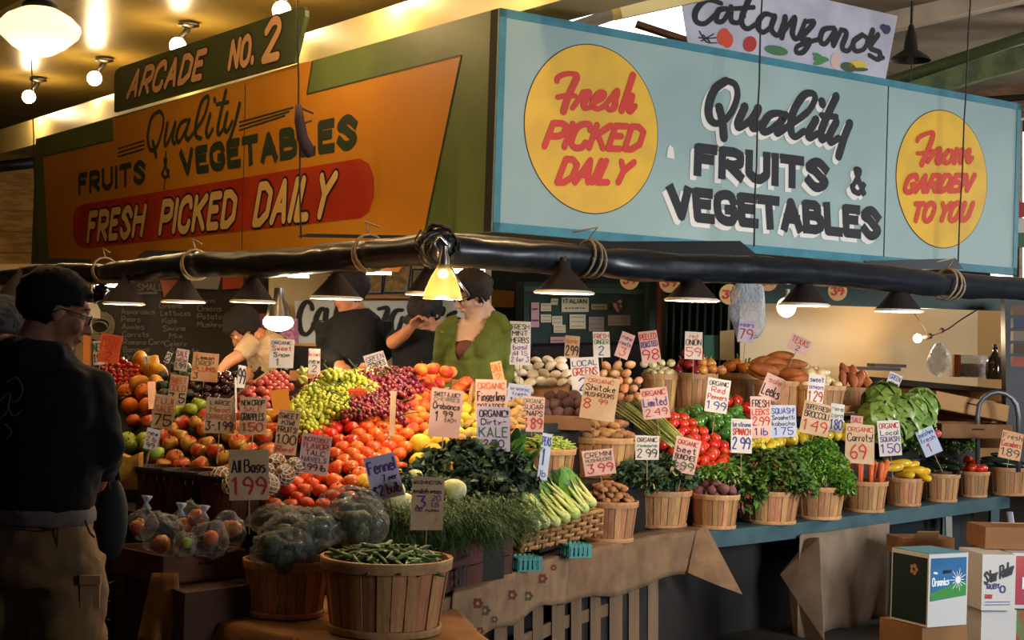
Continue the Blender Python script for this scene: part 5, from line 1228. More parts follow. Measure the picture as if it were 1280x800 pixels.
# basket heaps
c, Rk = BK['crem']; back('cremini_mushroom', .024, mf('cremini', '#a8764a', '#8a5a38', ov=.2, rough=.6, coat=0), dome(c, Rk, .024, .055, 1.75, .84, layers=2), 'brown cremini mushroom in the basket on the burlap', 'mushroom', s_mush)
c, Rk = BK['tan']; back('potato', .022, mf('tan_potato', '#b8854e', '#9a6a3e', ov=.2, rough=.7, coat=0), dome(c, Rk, .028, .06, 1.8, .9, layers=2), 'oval tan potato under the SHIITAKE MUSHROOMS card', 'potato', s_pot, None, rz=0, tilt=.7, rad=(.040, .024, .022))
c, Rk = BK['peas']
podm = [mf('pea_pod', '#8fa83e', '#a8b85a', ov=.15), ]
back('pea_pod', .02, podm[0], [p for L_ in range(2) for p in dome(c+Vector((0, 0, L_*.012)), Rk, .0135, .045, 1.7, .9)], 'light green pea pod in the basket under the SUGAR SNAPS card', 'pea pod', s_sweet, None, tilt=.5, rad=(.036, .009, .006), n=8, mm=6)
c, Rk = BK['ronion']; back('red_onion', .040, mf('red_onion', '#a8283a', '#8a1c34', ov=.15, rough=.25, coat=.3), dome(c, Rk, .040, .06, 1.8, .86, base=.3)+[c+Vector((-.05, .0, .125)), c+Vector((.03, .02, .10)), c+Vector((-.02, -.04, .1))], 'shiny red onion in the tall basket', 'onion', s_onion, 'tuft', tilt=.5)
yo = pilepx([(462,880,904,11),(454,878,898,11)], 9.55, .03); back('yellow_onion', .034, mf('yellow_onion', '#d8924a', '#c07a38', ov=.15), yo, 'yellow onion between the red onions and the pumpkins', 'onion', s_onion, 'tuft')
c, Rk = BK['pump']; back('pumpkin', .05, mf('pumpkin', '#e88a24', '#d87818', ov=.08, rough=.4), [c+Vector((-.06, -.03, .045)), c+Vector((.045, -.05, .035)), c+Vector((0, .05, .06)), c+Vector((.08, .03, .04))], 'small ribbed orange pumpkin in the tall basket', 'pumpkin', s_rib, 'pstem', tilt=.3, sc=(.95, 1.1))
c, Rk = BK['sweet']
swp = [c+Vector((0, 0, .02))+Vector(v) for v in ((-.09, -.05, .045), (.05, -.07, .03), (.1, -.02, .02), (-.02, .04, .09), (.09, .05, .08), (-.08, .07, .10), (.02, .10, .13), (.12, -.08, .0), (-.1, -.0, .02), (.0, -.03, .05))]
back('sweet_potato', .05, mf('sweet_potato', '#b86a30', '#9a5224', ov=.12, rough=.6, coat=0), swp, 'long brown orange sweet potato in the heaped basket', 'sweet potato', s_sweet, None, rz=-.45, tilt=.45, rad=(.105, .044, .040), n=14, mm=10)
c, Rk = BK['vid']; back('cream_onion', .037, mf('cream_onion', '#e6d0a0', '#d4b878', ov=.08, rough=.3, coat=.2), dome(c, Rk, .037, .05, 1.8, .82)+dome(c+Vector((-.03, .03, .07)), Rk*.65, .037, .03, 1.85), 'cream coloured onion in the basket under the TEXAS card', 'onion', s_onion, 'tuft')
c, Rk = BK['yam']
ym = [c+Vector(v) for v in ((-.08, 0, .06), (-.02, -.04, .05), (.04, 0, .06), (.09, -.02, .03), (0, .05, .10), (-.06, .06, .11), (.08, .05, .06))]
back('yam', .05, mf('yam', '#d87848', '#c86438', ov=.1, rough=.5, coat=0), ym, 'stubby orange yam standing in the basket at the right of the back step', 'yam', s_sweet, None, rz=R(90), tilt=.6, rad=(.075, .038, .036), n=14, mm=10, roll=0)
for o in [o for o in COL.objects if o.name.startswith('yam')]: o.rotation_euler = (random.uniform(-.3, .3), R(-60)+random.uniform(-.25, .25), random.uniform(1.0, 2.1))
c, Rk = BK['ginger']
gp = dome(c, Rk, .027, .05, 1.7, .9, layers=2)
back('ginger_root', .027, mf('ginger', '#d8aa6a', '#c08a50', ov=.15, rough=.65, coat=0), gp, 'knobbly tan ginger root left of the pale shallots', 'ginger', lambda u: u*(1+.35*abs(noise.noise(u*2.2))), 'nip', rad=(.042, .026, .024))
gp2 = pilepx([(497,775,800,12),(486,768,800,12),(476,760,800,13),(466,755,796,14),(457,757,790,15)], 8.62, .05)
back('pink_potato', .026, mf('pink_potato', '#d08a62', '#e0b888', ov=.15, rough=.6, coat=0), gp2, 'pinkish small potato below the ginger', 'potato', s_pot, None, rad=(.034, .026, .024))
c, Rk = BK['garl']; back('pearl_onion', .026, M_gar, dome(c, Rk, .024, .04, 1.8, .9)+pilepx([(455,806,840,11)], 9.3), 'pale cream pearl onion left of the red onions', 'onion', s_onion, 'nip')
# sloping tray on the middle step
taken.clear()
heap('tomato', .038, M_tomr, [(822,558),(824,522),(850,518),(872,534),(908,556),(915,576),(900,590),(868,590),(840,566)], 'red tomato on the middle step above the beet baskets', 'tomato', s_dimple, 'calyx', surfR, k=1.55, kv=.7)
heap('bell_pepper', .038, mf('green_pepper', '#3f7a26', '#5a8f2e', ov=.15, rough=.15, coat=.5), [(848,528),(856,514),(920,508),(932,528),(920,556),(900,545),(874,530)], 'glossy green bell pepper behind the red tomatoes', 'pepper', s_pepper, 'pstem', surfR, tilt=.9, k=1.55, kv=.7)
heap('bell_pepper', .040, mf('red_pepper', '#c82a14', '#b81c10', ov=.1, rough=.15, coat=.5), [(908,528),(908,500),(944,500),(946,528)], 'glossy red bell pepper behind the FRESH card', 'pepper', s_pepper, 'pstem', surfR, tilt=.9, k=1.55, kv=.7)
heap('bell_pepper', .038, mf('yellow_pepper', '#e8c83a', '#d8b82c', ov=.1, rough=.2, coat=.4), [(932,560),(934,540),(985,535),(1062,530),(1068,545),(990,552),(960,566)], 'pale yellow bell pepper behind the curly parsley', 'pepper', s_pepper, 'pstem', surfR, tilt=.9, k=1.55, kv=.7)
# front row contents
c, Rk = BK['carrot']
for k in range(11):
    a = (k-5)/5; base = c+Vector((a*Rk*.72, -.06+.07*(k % 3), -.05)); tip = base+Vector((a*.03+random.uniform(-.02, .02), .02, .17+random.uniform(-.03, .02)))
    o = thing('carrot', 'orange carrot standing in its basket below the CARROTS card', 'carrot', base, 0, 'carrots'); q = MB(); q.tube([base, lerp(base, tip, .6), tip, tip+Vector((0, 0, .01))], [.012, .018, .020, .008], 10); q.build('root', mf('carrot', '#e8682a', '#d85a20', ov=.12, rough=.5, ns=60, coat=0), o, True)
    q = MB(); q.tube([tip, tip+Vector((.004, 0, .02))], [.007, .003], 5); q.build('stalk_end', MAT_CALYX, o)
c, Rk = BK['squash']
back('yellow_squash', .04, mf('yellow_squash', '#f0c030', '#e8b428', ov=.06, rough=.3, coat=.3), [c+Vector(v) for v in ((-.09, -.02, .06), (-.02, -.07, .02), (.05, -.03, .05), (.10, -.06, .015), (-.03, .03, .09), (.04, .06, .07), (-.10, .06, .07), (.11, .03, .03))], 'smooth yellow squash in its basket right of the carrots', 'squash', s_squash, None, rz=2.9, tilt=.7, rad=(.078, .036, .034), n=14, mm=10)
c, Rk = BK['zucc']
back('zucchini', .03, mf('zucchini', '#1c2c1c', '#2a4024', ov=.2, rough=.25, coat=.3), [c+Vector(v) for v in ((-.1, -.03, .03), (-.06, -.05, .05), (-.01, -.06, .05), (.04, -.05, .04), (.09, -.04, .02), (-.07, .03, .07), (0, .03, .09), (.06, .03, .07), (-.03, .09, .09), (.1, .06, .04), (-.11, .08, .06))], 'dark green zucchini in the basket right of the yellow squash', 'zucchini', None, None, rz=1.9, tilt=.35, rad=(.095, .024, .023), n=12, mm=10)
c, Rk = BK['redp']; back('tomato', .037, M_tomr, dome(c, Rk, .036, .06, 1.8, .85)+dome(c+Vector((-.03, .03, .05)), Rk*.6, .036, .03, 1.8), 'large red tomato in the basket near the right end of the bench', 'tomato', s_dimple, 'calyx')
c, Rk = BK['cuke']
back('cucumber', .03, mf('cucumber', '#1a241a', '#263a22', ov=.2, rough=.3, coat=.2), [c+Vector(v) for v in ((-.1, -.04, .02), (0, -.07, .02), (.08, -.02, .03), (-.05, .0, .05), (.05, .04, .06), (-.08, .06, .05), (.0, .09, .07), (.1, .08, .03), (-.14, -.0, .03))], 'long dark cucumber in the basket cut by the right edge', 'cucumber', None, None, rz=.1, tilt=.35, rad=(.11, .022, .021), n=12, mm=10)
# beans
c, Rk = BK['bean']
bpts = [p for L_ in range(4) for p in dome(c+Vector((random.uniform(-.01, .01), random.uniform(-.01, .01), -.025+L_*.011)), Rk, .024, .03, 1.75, .90-.04*L_)]
M_bean = mf('green_bean', '#5c7a34', '#46622a', ov=.3, rough=.45, coat=.05)
back('green_bean', .02, M_bean, bpts[:300], 'slender green bean in the large front basket', 'green bean', lambda u: Vector((u.x, u.y*(1-.3*abs(u.x))+.9*u.x*u.x-.3, u.z)), None, tilt=.35, rad=(.058, .0085, .0075), n=7, mm=8, sc=(.75, 1.2))

# ================================================================== LEAFY THINGS
def leafy(name, label, cat, c, R3, n, L, Wd, m, seed, droop=.3, up=.4, ruff=.25, group=None, stems=None, lo=-.2, smooth=True, squish=1):
    rnd = random.Random(seed); t = thing(name, label, cat, c, 0, group); q = MB()
    for k in range(n):
        a = rnd.uniform(0, 6.283); e = math.asin(rnd.uniform(lo, 1)); d = Vector((math.cos(a)*math.cos(e), math.sin(a)*math.cos(e), math.sin(e)))
        rr = rnd.uniform(.55, 1)**.5; p = Vector((d.x*R3[0], d.y*R3[1], d.z*R3[2]))*rr
        g = (d+Vector((rnd.uniform(-.7, .7), rnd.uniform(-.7, .7), rnd.uniform(-.5, .7)+up))).normalized(); s = g.cross(Vector((rnd.uniform(-1, 1), rnd.uniform(-1, 1), rnd.uniform(-.4, 1)))).normalized(); u = s.cross(g)
        l = L*rnd.uniform(.6, 1.2); w = Wd*rnd.uniform(.6, 1.2); vs = []
        prof = (.25, .95, 1.0, .45)
        for j, pw in enumerate(prof):
            tt = j/3; cc = p+g*l*tt-Vector((0, 0, droop*l*tt*tt)); b = ruff*w
            vs += [cc-s*w*pw*.5+u*rnd.uniform(-b, b), cc+u*rnd.uniform(-b, b)*.3-u*w*.12, cc+s*w*pw*.5+u*rnd.uniform(-b, b)]
        q.add(vs, [(3*j+i, 3*j+i+1, 3*j+4+i, 3*j+3+i) for j in range(3) for i in range(2)])
    q.build('leaves', m, t, smooth, world=False, kind='stuff')
    if stems:
        q = MB()
        for k in range(stems[0]):
            a = rnd.uniform(0, 6.28); x, y = math.cos(a)*R3[0]*.5, math.sin(a)*R3[1]*.5
            q.tube([(x*.2, y*.2-R3[1]*.2, -R3[2]*.6), (x, y-R3[1]*.6, R3[2]*.2), (x*1.4, y-R3[1]*.9, -R3[2]*.1)], stems[1], 5)
        q.build('stems', stems[2], t, True, world=False)
    return t
M_kale = mf('kale_leaf', '#4c6040', '#2a3c2c', ov=.1, rough=.6, ns=40, coat=0); M_kale2 = mf('kale_blue', '#46603f', '#304a34', ov=.1, rough=.6, ns=40, coat=0)
M_pars = mf('parsley_leaf', '#6c9a2a', '#487a1e', ov=.1, rough=.55, ns=30, coat=0); M_beetg = mf('beet_green', '#52742a', '#36541e', ov=.12, rough=.5, ns=30, coat=0)
M_lett = mf('bright_leaf', '#6a9a34', '#4a7a28', ov=.12, rough=.5, ns=20, coat=0); M_pstem = mat('pale_green_stem', s2l('#b8c080'), .5); M_rstem = mat('beet_stem', s2l('#a04a4a'), .5)
for k, (x, y, D, rx, rz_) in enumerate(((520,612,6.35,.10,.07),(552,598,6.5,.13,.10),(590,592,6.6,.15,.13),(622,600,6.7,.12,.13),(640,606,6.75,.07,.12),(500,618,6.25,.07,.05),(600,622,6.4,.12,.08))):
    leafy('kale_bunch', 'bunch of dark curly kale in the big dark mound under the KALE card', 'kale', P(x, y, D), (rx, .11, rz_), 190, .06, .05, M_kale, 20+k, ruff=.55, group='kale bunches in the centre mound', stems=(4, .004, M_pstem))
for k, (x, y, D, rx) in enumerate(((795,598,7.95,.09),(825,590,8.1,.12),(850,600,8.2,.07),(812,606,7.9,.08))):
    leafy('kale_bunch', 'bunch of blue green kale heaped in the basket right of the mushrooms', 'kale', P(x, y, D), (rx, .10, .075), 170, .05, .04, M_kale2, 40+k, ruff=.5, group='kale bunches in the right basket', stems=(5, .004, M_pstem))
for k, (x, y) in enumerate(((795,607),(818,605))):
    q = MB(); q.tube([P(x-6, y+4, 7.85), P(x+6, y-2, 7.86)], .014, 8); tag(q.build('rubber_band', mat('blue_band', s2l('#2a3f8a'), .3), smooth=True), 'shiny blue band round a kale bunch, '+('left' if k == 0 else 'right')+' of two', 'band')
c, Rk = BK['parsley']
for k, (dx, dy, dz, rx) in enumerate(((-.10, -.05, .06, .10), (.03, -.08, .05, .11), (.12, -.02, .04, .09), (-.03, .02, .15, .12), (.08, .05, .12, .10), (-.14, .05, .13, .10), (.02, .08, .20, .10), (-.08, -.1, .0, .06), (.13, -.09, -.02, .06))):
    leafy('parsley_bunch', 'bunch of bright green curly parsley in the big rounded heap', 'parsley', c+Vector((dx, dy, dz)), (rx, .09, .08), 620, .019, .017, M_pars, 60+k, ruff=.7, group='parsley bunches', stems=(4, .003, M_pstem))
c, Rk = BK['greens']
for k, (dx, dy, dz, rx, rz_) in enumerate(((-.12, -.08, .05, .11, .08), (0, -.09, .06, .12, .08), (.10, -.08, .05, .10, .07), (-.06, .0, .14, .14, .09), (.06, .04, .15, .12, .08), (-.19, -.16, -.08, .07, .11), (-.14, -.17, -.02, .08, .1), (.17, -.1, .01, .06, .06))):
    leafy('beet_greens', 'bunch of dark leafy beet greens spilling over its basket', 'greens', c+Vector((dx, dy, dz)), (rx, .08, rz_), 150, .055, .035, M_beetg, 80+k, ruff=.35, group='beet greens', stems=(7, .0035, M_rstem), droop=.6)
c, Rk = BK['beet']
back('beet', .034, mf('beet_root', '#7a4a4a', '#5a2f34', ov=.2, rough=.7, coat=0), [c+Vector(v) for v in ((-.09, -.03, .01), (-.03, -.07, .02), (.03, -.08, .03), (.08, -.04, .02), (.0, .0, .05), (-.05, .03, .04))], 'earthy purple beet root lying on its basket rim', 'beet', s_onion, 'tuft')
for k, (dx, dz) in enumerate(((-.03, .10), (.06, .12), (.1, .08))): leafy('beet_greens', 'light beet leaves behind the beet roots', 'greens', c+Vector((dx, .05, dz-.01)), (.08, .07, .05), 150, .035, .022, M_lett, 95+k, group='light beet leaves', stems=(6, .004, M_pstem), droop=.6)
for k, (x, y, D, rx) in enumerate(((1140,540,10.7,.09),(1150,560,10.5,.10),(1200,560,11.0,.10),(1185,552,11.0,.08),(1125,555,10.4,.07))):
    leafy('herb_bunch', 'bunch of dark leafy greens behind the zucchini and tomatoes', 'greens', P(x, y, D), (rx, .09, .07), 130, .045, .03, M_beetg if k % 2 else M_lett, 110+k, group='greens behind the zucchini', stems=(5, .004, M_pstem))
# cabbages
def cabbage_proto():
    q = MB(); t = thing('cabbage', 'x', 'cabbage'); q.ball((0, 0, 0), .085, 16, 10); q.build('heart', mf('cabbage_heart', '#a8b85a', '#8aa048', ns=10, ov=.1), t, True, world=False)
    for k in range(9):
        a = k*2.4; tl = .5+.08*k; q = MB(); vs = []
        M_ = Matrix.Rotation(a, 4, 'Z') @ Matrix.Rotation(tl, 4, 'Y')
        for i in range(6):
            for j in range(6):
                th = (i/5-.5)*1.9; ph = (j/5-.5)*1.9; rr = .092+.006*k*.3+.012*noise.noise(Vector((i*.9, j*.9, k)))+(.02 if i in (0, 5) or j in (0, 5) else 0)
                vs.append(M_ @ Vector((rr*math.sin(th), rr*math.sin(ph)*math.cos(th), rr*math.cos(th)*math.cos(ph))))
        q.add(vs, [(i*6+j, i*6+j+1, (i+1)*6+j+1, (i+1)*6+j) for i in range(5) for j in range(5)]); q.build('leaf', mf('cabbage_leaf', '#8fa84e', '#6a8a3c', ns=14, ov=.2), t, True, world=False)
    return reg(t)
scatter(cabbage_proto(), [P(x, y, D) for x, y, D in ((1103,502,10.2),(1098,523,10.0),(1118,516,10.15),(1138,512,10.4),(1128,534,10.2),(1150,526,10.5),(1108,536,10.05),(1150,508,10.6))], 'green cabbage in the pile behind the carrots', 'cabbage', 'cabbages', sc=(.95, 1.15))
q = MB(); pz = [X(x, D, 0) for x, D in ((1098, 10.35), (1215, 11.3), (1215, 11.8), (1098, 10.9))]; q.prism([Vector((p.x, p.y, 0)) for p in pz], (0, 0, 1.08)); tag(q.build('stand', M_dark), 'dark stand under the cabbages', 'stand')
back('radish', .03, mf('radish_bright', '#c83a4a', '#d86a6a', ov=.1), [P(x, y, 10.6) for x, y in ((1166,536),(1171,542),(1163,544))], 'bright pink radish right of the tilted white card', 'radish', s_onion, 'nip')
back('turnip', .028, mf('turnip', '#c89a7a', '#b0605a', ov=.15), [P(x, y, 10.5) for x, y in ((1134,540),(1142,537),(1150,537),(1158,540))], 'pale pink turnip beside the radishes', 'turnip', s_onion, 'nip')
# fennel
M_fb = mf('fennel_bulb', '#e0dca8', '#c8cc88', ov=.06, rough=.4, ns=8); M_frond = mat('fennel_frond', s2l('#4a6a2c'), .6, s2l('#2f4a20'), 30)
def fennel(px, py, D, r, dirn, label):
    t = thing('fennel', label, 'fennel', P(px, py, D)); q = MB(); q.ball((0, 0, 0), (r, r*.8, r*1.0), 16, 10, f=lambda u: Vector((u.x*(1+.15*u.z), u.y, u.z*.95))); q.build('bulb', M_fb, t, True, world=False)
    for k in range(3):
        d = Vector((dirn[0]+.25*(k-1), -.3, dirn[1])); q = MB(); q.tube([Vector((0, 0, -r*.5)), d*.07, d*.14+Vector((0, -.02, -.01)), d*.22+Vector((0, -.03, -.03))], [.018, .013, .009, .004], 8); q.build('stalk', M_pstem, t, True, world=False)
    return t
fennel(487, 617, 6.05, .062, (.3, -.8), 'large white fennel bulb at left, stalks hanging down')
fennel(567, 614, 6.2, .052, (.4, -.6), 'round white fennel bulb right of the ENGLISH PEAS card')
fennel(519, 597, 6.3, .035, (.3, -.5), 'small white fennel bulb showing above the ENGLISH PEAS card')
fennel(505, 628, 6.08, .04, (.5, -.5), 'fennel bulb half hidden behind the left edge of the ENGLISH PEAS card')
def fronds(c, n, seed, label, spread=(.14, .06, .045), L=.105, group='fennel fronds'):
    rnd = random.Random(seed); t = thing('fennel_fronds', label, 'fennel', c, 0, group); q = MB()
    for k in range(n):
        p = Vector((rnd.uniform(-1, 1)*spread[0], rnd.uniform(-1, 1)*spread[1], rnd.uniform(-1, 1)*spread[2])); d = Vector((rnd.uniform(-.2, 1), -.5+rnd.uniform(-.4, .4), rnd.uniform(-.7, .3))).normalized(); s = d.cross(Vector((0, 0, 1))).normalized()*.0014
        l = L*rnd.uniform(.5, 1.1); m_ = p+d*l*.5; e = p+d*l-Vector((0, 0, l*.35))
        q.add([p-s, p+s, m_+s, m_-s, e], [(0, 1, 2, 3), (3, 2, 4)])
        for j in range(5):
            b = lerp(p, e, .3+.14*j); dd = (d+Vector((rnd.uniform(-1, 1), rnd.uniform(-1, 1), rnd.uniform(-1, .6)))*.9).normalized()*l*.28; s2 = dd.cross(Vector((0, 1, 1))).normalized()*.001
            q.add([b-s2, b+s2, b+dd], [(0, 1, 2)])
    q.build('fine_leaves', M_frond, t, world=False, kind='stuff'); return t
for k, (x, y, D) in enumerate(((500,640,5.97),(530,648,6.0),(565,642,6.05),(600,632,6.15),(585,656,6.0),(620,648,6.2),(630,634,6.35),(545,634,6.15),(510,652,5.95))):
    fronds(P(x, y, D), 330, 200+k, 'feathery green fennel fronds around the ENGLISH PEAS card')
# dark red crate under the fennel
cr = thing('wooden_crate', 'dark red wooden crate with worn black letters under the fennel', 'crate', X(590, 6.15, .65))
M_crate = mat('dark_red_crate', s2l('#5a2018'), .6, s2l('#43180f'), 5)
a, b = X(543, 5.84, .652), X(640, 6.5, .652); dd = (b-a); 
for k in range(2):
    q = MB(); q.prism([a+Vector((0, 0, .085*k)), b+Vector((0, 0, .085*k)), b+Vector((0, 0, .085*k+.08)), a+Vector((0, 0, .085*k+.08))], dd.cross(Vector((0, 0, 1))).normalized()*-.014); q.build('board', M_crate, cr)
a2 = a+Vector((-.25, .35, 0)); q = MB(); q.prism([a, a2, a2+Vector((0, 0, .165)), a+Vector((0, 0, .165))], (.012, .01, 0)); q.build('end_board', M_crate, cr)
q = MB(); pts = [a+Vector((0, .02, .12)), b+Vector((0, .02, .12)), b+Vector((-.2, .35, .12)), a2+Vector((0, 0, .12))]; q.poly(pts); q.build('bottom_board', M_dark, cr)
plc = Plane(a+Vector((0, 0, 0)), dd); q = MB(); text(q, 'BT', [(.16, .09), (.26, .09), (.16, .02), (.26, .02)], .014, plc.f(.016), caps=False); q.build('lettering', M_ink, cr)
q = MB(); ribbon(q, [(.12, .122), (.22, .126), (.27, .13)], .012, plc.f(.016)); q.build('hand_slot', M_dark, cr)

# bok choy in the woven basket
wkA, wkB = X(653, 6.82, .70), X(751, 7.40, .72)
wk = thing('woven_tray', 'rectangular woven wicker tray holding bok choy', 'basket', (wkA+wkB)/2)
M_wick = mat('wicker', s2l('#b8864e'), .6, s2l('#96683a'), 12, objvar=.2); wd = (wkB-wkA); wL = wd.length; wd.normalize(); wn = Vector((-wd.y, wd.x, 0)); H_ = .115
def side(A, d, L, out):
    ns = max(3, int(L/.055))
    for k in range(ns+1):
        q = MB(); p = A+d*(L*k/ns); q.tube([p, p+Vector((0, 0, H_))+out*.01], .006, 5); q.build('stake', M_wick, wk)
    for r_ in range(5):
        q = MB(); z = .012+r_*.0205
        q.tube([A+d*(L*t/(ns*2))+out*(.010*math.cos(math.pi*t/2*1.0+math.pi*r_)*(1 if t % 2 == 0 else 0)+.004)+Vector((0, 0, z)) for t in range(ns*2+1)], (.0035), 6, up=(0, 0, 1)) if False else q.tube([A+d*(L*t/(ns*4))+out*(.011*math.cos(math.pi*(t/4)+math.pi*r_))+Vector((0, 0, z)) for t in range(ns*4+1)], [(.0028, .0095)]*(ns*4+1), 6)
        q.build('weaver', M_wick, wk, True)
    q = MB(); q.tube([A+Vector((0, 0, H_))-d*.01, A+d*(L+.01)+Vector((0, 0, H_))], .011, 7); q.build('rim', M_wick, wk, True)
side(wkA, wd, wL, -wn); side(wkA+wn*.34, wd, wL, wn); side(wkA, wn, .34, -wd); side(wkB, wn, .34, wd)
q = MB(); z_ = Vector((0, 0, .02)); q.poly([wkA+z_, wkB+z_, wkB+wn*.34+z_, wkA+wn*.34+z_]); q.build('base', M_wick, wk)
M_bokl = mf('bok_choy_leaf', '#2c4c1e', '#42682c', ov=.2, rough=.4, ns=12); M_boks = mf('bok_choy_stem', '#d0d48a', '#b0c060', ov=.1, rough=.35, ns=10)
def bokchoy(seed, big=1):
    rnd = random.Random(seed); t = thing('bok_choy', 'x', 'bok choy')
    q = MB(); q.ball((0, 0, .02), (.028, .028, .03), 12, 8)
    for k in range(5):
        a = k*1.257; d = Vector((math.cos(a), math.sin(a), 0)); q.tube([d*.014+Vector((0, 0, .01)), d*.022+Vector((0, 0, .06)), d*.03+Vector((0, 0, .11)), d*.034+Vector((0, 0, .14))], [(.018, .010), (.016, .009), (.010, .007), (.005, .004)], 8)
    q.build('stalks', M_boks, t, True, world=False)
    for k in range(7):
        a = k*.9+rnd.uniform(-.2, .2); d = Vector((math.cos(a), math.sin(a), 0)); s = Vector((-d.y, d.x, 0)); q = MB(); vs = []; L = rnd.uniform(.13, .19)*big; w = rnd.uniform(.06, .085)*big; lean = rnd.uniform(.1, .5)
        for j in range(6):
            tt = j/5; pw = (.25, .75, 1, .95, .7, .25)[j]; cc = d*(.02+lean*L*tt*tt)+Vector((0, 0, .09+L*tt*(1-.2*tt)))
            for i in (-1, -.5, 0, .5, 1): vs.append(cc+s*w*.5*pw*i+d*(-.25*w*i*i*pw+rnd.uniform(-.004, .004)*(abs(i) == 1)))
        q.add(vs, [(5*j+i, 5*j+i+1, 5*j+6+i, 5*j+5+i) for j in range(5) for i in range(4)]); q.build('leaf', M_bokl if k % 3 else M_lett, t, True, world=False)
    return reg(t)
bps = [(672,660,6.86),(684,656,6.90),(697,655,6.97),(709,650,7.05),(721,645,7.12),(733,639,7.2),(742,631,7.26),(664,648,6.9),(694,640,7.1),(714,634,7.2),(677,640,7.02)]
bproto = bokchoy(1)
for i, (x, y, D) in enumerate(bps):
    o = bproto if i == 0 else copy_tree(bproto); tag(o, 'bok choy lying stalk first in the woven tray' if i < 8 else 'bok choy standing leafy at the back of the woven tray', 'bok choy', 'bok choy' if i < 8 else 'bok choy at the back')
    o.location = P(x, y, D); o.rotation_euler = (R(-22)+random.uniform(-.15, .15), R(-50)+random.uniform(-.15, .15), random.uniform(-.25, .25)+(0 if i < 8 else .4)); s = random.uniform(.9, 1.15); o.scale = (s, s, s*1.1)
for k, (x, y, D) in enumerate(((633,590,6.75),(640,610,6.7),(655,612,6.8))):
    o = copy_tree(bproto); tag(o, ['tall dark green leafy stalk rising right of the KALE card', 'pale leafy stalk left of the narrow blue price card', 'broad leaf head between the kale mound and the pea basket'][k], 'bok choy'); o.location = P(x, y+14, D); o.rotation_euler = (R(-8), R(10-k*12), k); o.scale = (.9, .9, 1.0)
# turquoise berry cartons
for k, (x, y, D) in enumerate(((656,711,6.62),(719,693,7.1))):
    base = P(x, y, D); base.z = .655; t = thing('berry_carton', ('left', 'right')[k]+' turquoise slotted berry carton under the woven tray', 'carton', base, .4)
    for sx, sy in ((0, -1), (0, 1), (-1, 0), (1, 0)):
        for j in range(5):
            q = MB(); o_ = (j-2)*.022; cx, cy = (o_, sy*.055) if sy else (sx*.055, o_); q.box((cx, cy, .03), (.013 if sy else .003, .003 if sy else .013, .06)); q.build('slat', mat('turquoise_plastic', s2l('#3f9a94'), .4), t, world=False)
    for z in (.004, .05): q = MB(); q.box((0, 0, z), (.115, .115, .006)); q.build('band', MATS['turquoise_plastic'], t, world=False)

# bags of greens in the basket
def bag(px, py, D, r, seed, label, inner_m, film_m=M_film, n_in=5, neck=None, name='bag_of_greens', cat='bag'):
    c = P(px, py, D); t = thing(name, label, cat, c-Vector((0, 0, r[2]))); rnd = random.Random(seed)
    for k in range(n_in):
        q = MB(); p = c+Vector((rnd.uniform(-.5, .5)*r[0], rnd.uniform(-.3, .3)*r[1], rnd.uniform(-.5, .25)*r[2])); rr = min(r)*rnd.uniform(.45, .62)
        q.ball(p, rr, 14, 10, f=lambda u: u*(1+.16*noise.noise(u*3+Vector((seed+k, 0, 0)))+.08*noise.noise(u*8))); q.build('produce', inner_m[k % len(inner_m)], t, True)
    q = MB(); crumple(q, c, r, seed, .22, 34, 24, neck); q.build('clear_film', film_m, t, True); return t
M_art2 = mf('artichoke', '#4a5a30', '#2c3a22', ov=.3, rough=.6, ns=50, bump=.6, bs=60)
bag(352, 688, 5.55, (.12, .10, .075), 3, 'clear plastic bag of dark greens low at the left in the front basket', [M_art2], neck=None)
bag(378, 664, 5.62, (.13, .10, .085), 5, 'clear plastic bag of dark greens in the middle of the front basket', [M_art2])
bag(446, 652, 5.68, (.105, .09, .095), 7, 'clear plastic bag of dark greens leaning right toward the FENNEL card', [M_art2])
bag(345, 652, 5.8, (.10, .07, .06), 11, 'pointed clear plastic bag behind the front bags', [M_art2], neck=.8)
bag(440, 628, 5.9, (.11, .07, .06), 13, 'crumpled empty clear bag on top of the greens below the mandarins', [M_art2], n_in=1)
# crate with bagged fruit
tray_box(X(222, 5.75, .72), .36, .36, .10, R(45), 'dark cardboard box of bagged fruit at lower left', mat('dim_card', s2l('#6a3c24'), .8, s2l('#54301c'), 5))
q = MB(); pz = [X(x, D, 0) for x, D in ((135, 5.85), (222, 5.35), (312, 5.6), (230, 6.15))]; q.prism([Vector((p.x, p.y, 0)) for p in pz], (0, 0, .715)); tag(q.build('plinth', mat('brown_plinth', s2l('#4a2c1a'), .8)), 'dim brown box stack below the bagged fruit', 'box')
M_bagapple = mf('bag_apple', '#c0482a', '#c88a3a', ov=.2, ns=20)
for k, (x, y, D, r_, lb) in enumerate(((202,668,5.65,.062,'clear bag round one large mottled red apple at lower left'),(180,655,5.75,.045,'tied clear bag of red fruit behind the large apple'),(238,652,5.8,.055,'tied clear bag of red fruit in the middle of the dark box'),
                                  (262,675,5.6,.055,'clear bag holding a bright orange at the front of the dark box'),(285,665,5.7,.055,'clear bag of red fruit at the right of the dark box'),(232,680,5.55,.035,'clear bag showing a green fruit in the dark box'))):
    mm_ = [M_bagapple, M_bagapple, M_bagapple, M_orange, M_bagapple, M_apple_g][k]
    bag(x, y, D, (r_*1.15, r_, r_*1.2), 30+k, lb, [mm_], n_in=1 if k in (0, 3, 5) else 3, neck=1.2 if k in (1, 2) else None, name='bag_of_fruit')
q = MB(); crumple(q, P(236, 632, 5.85), (.03, .02, .03), 4, .3); q2 = MB()
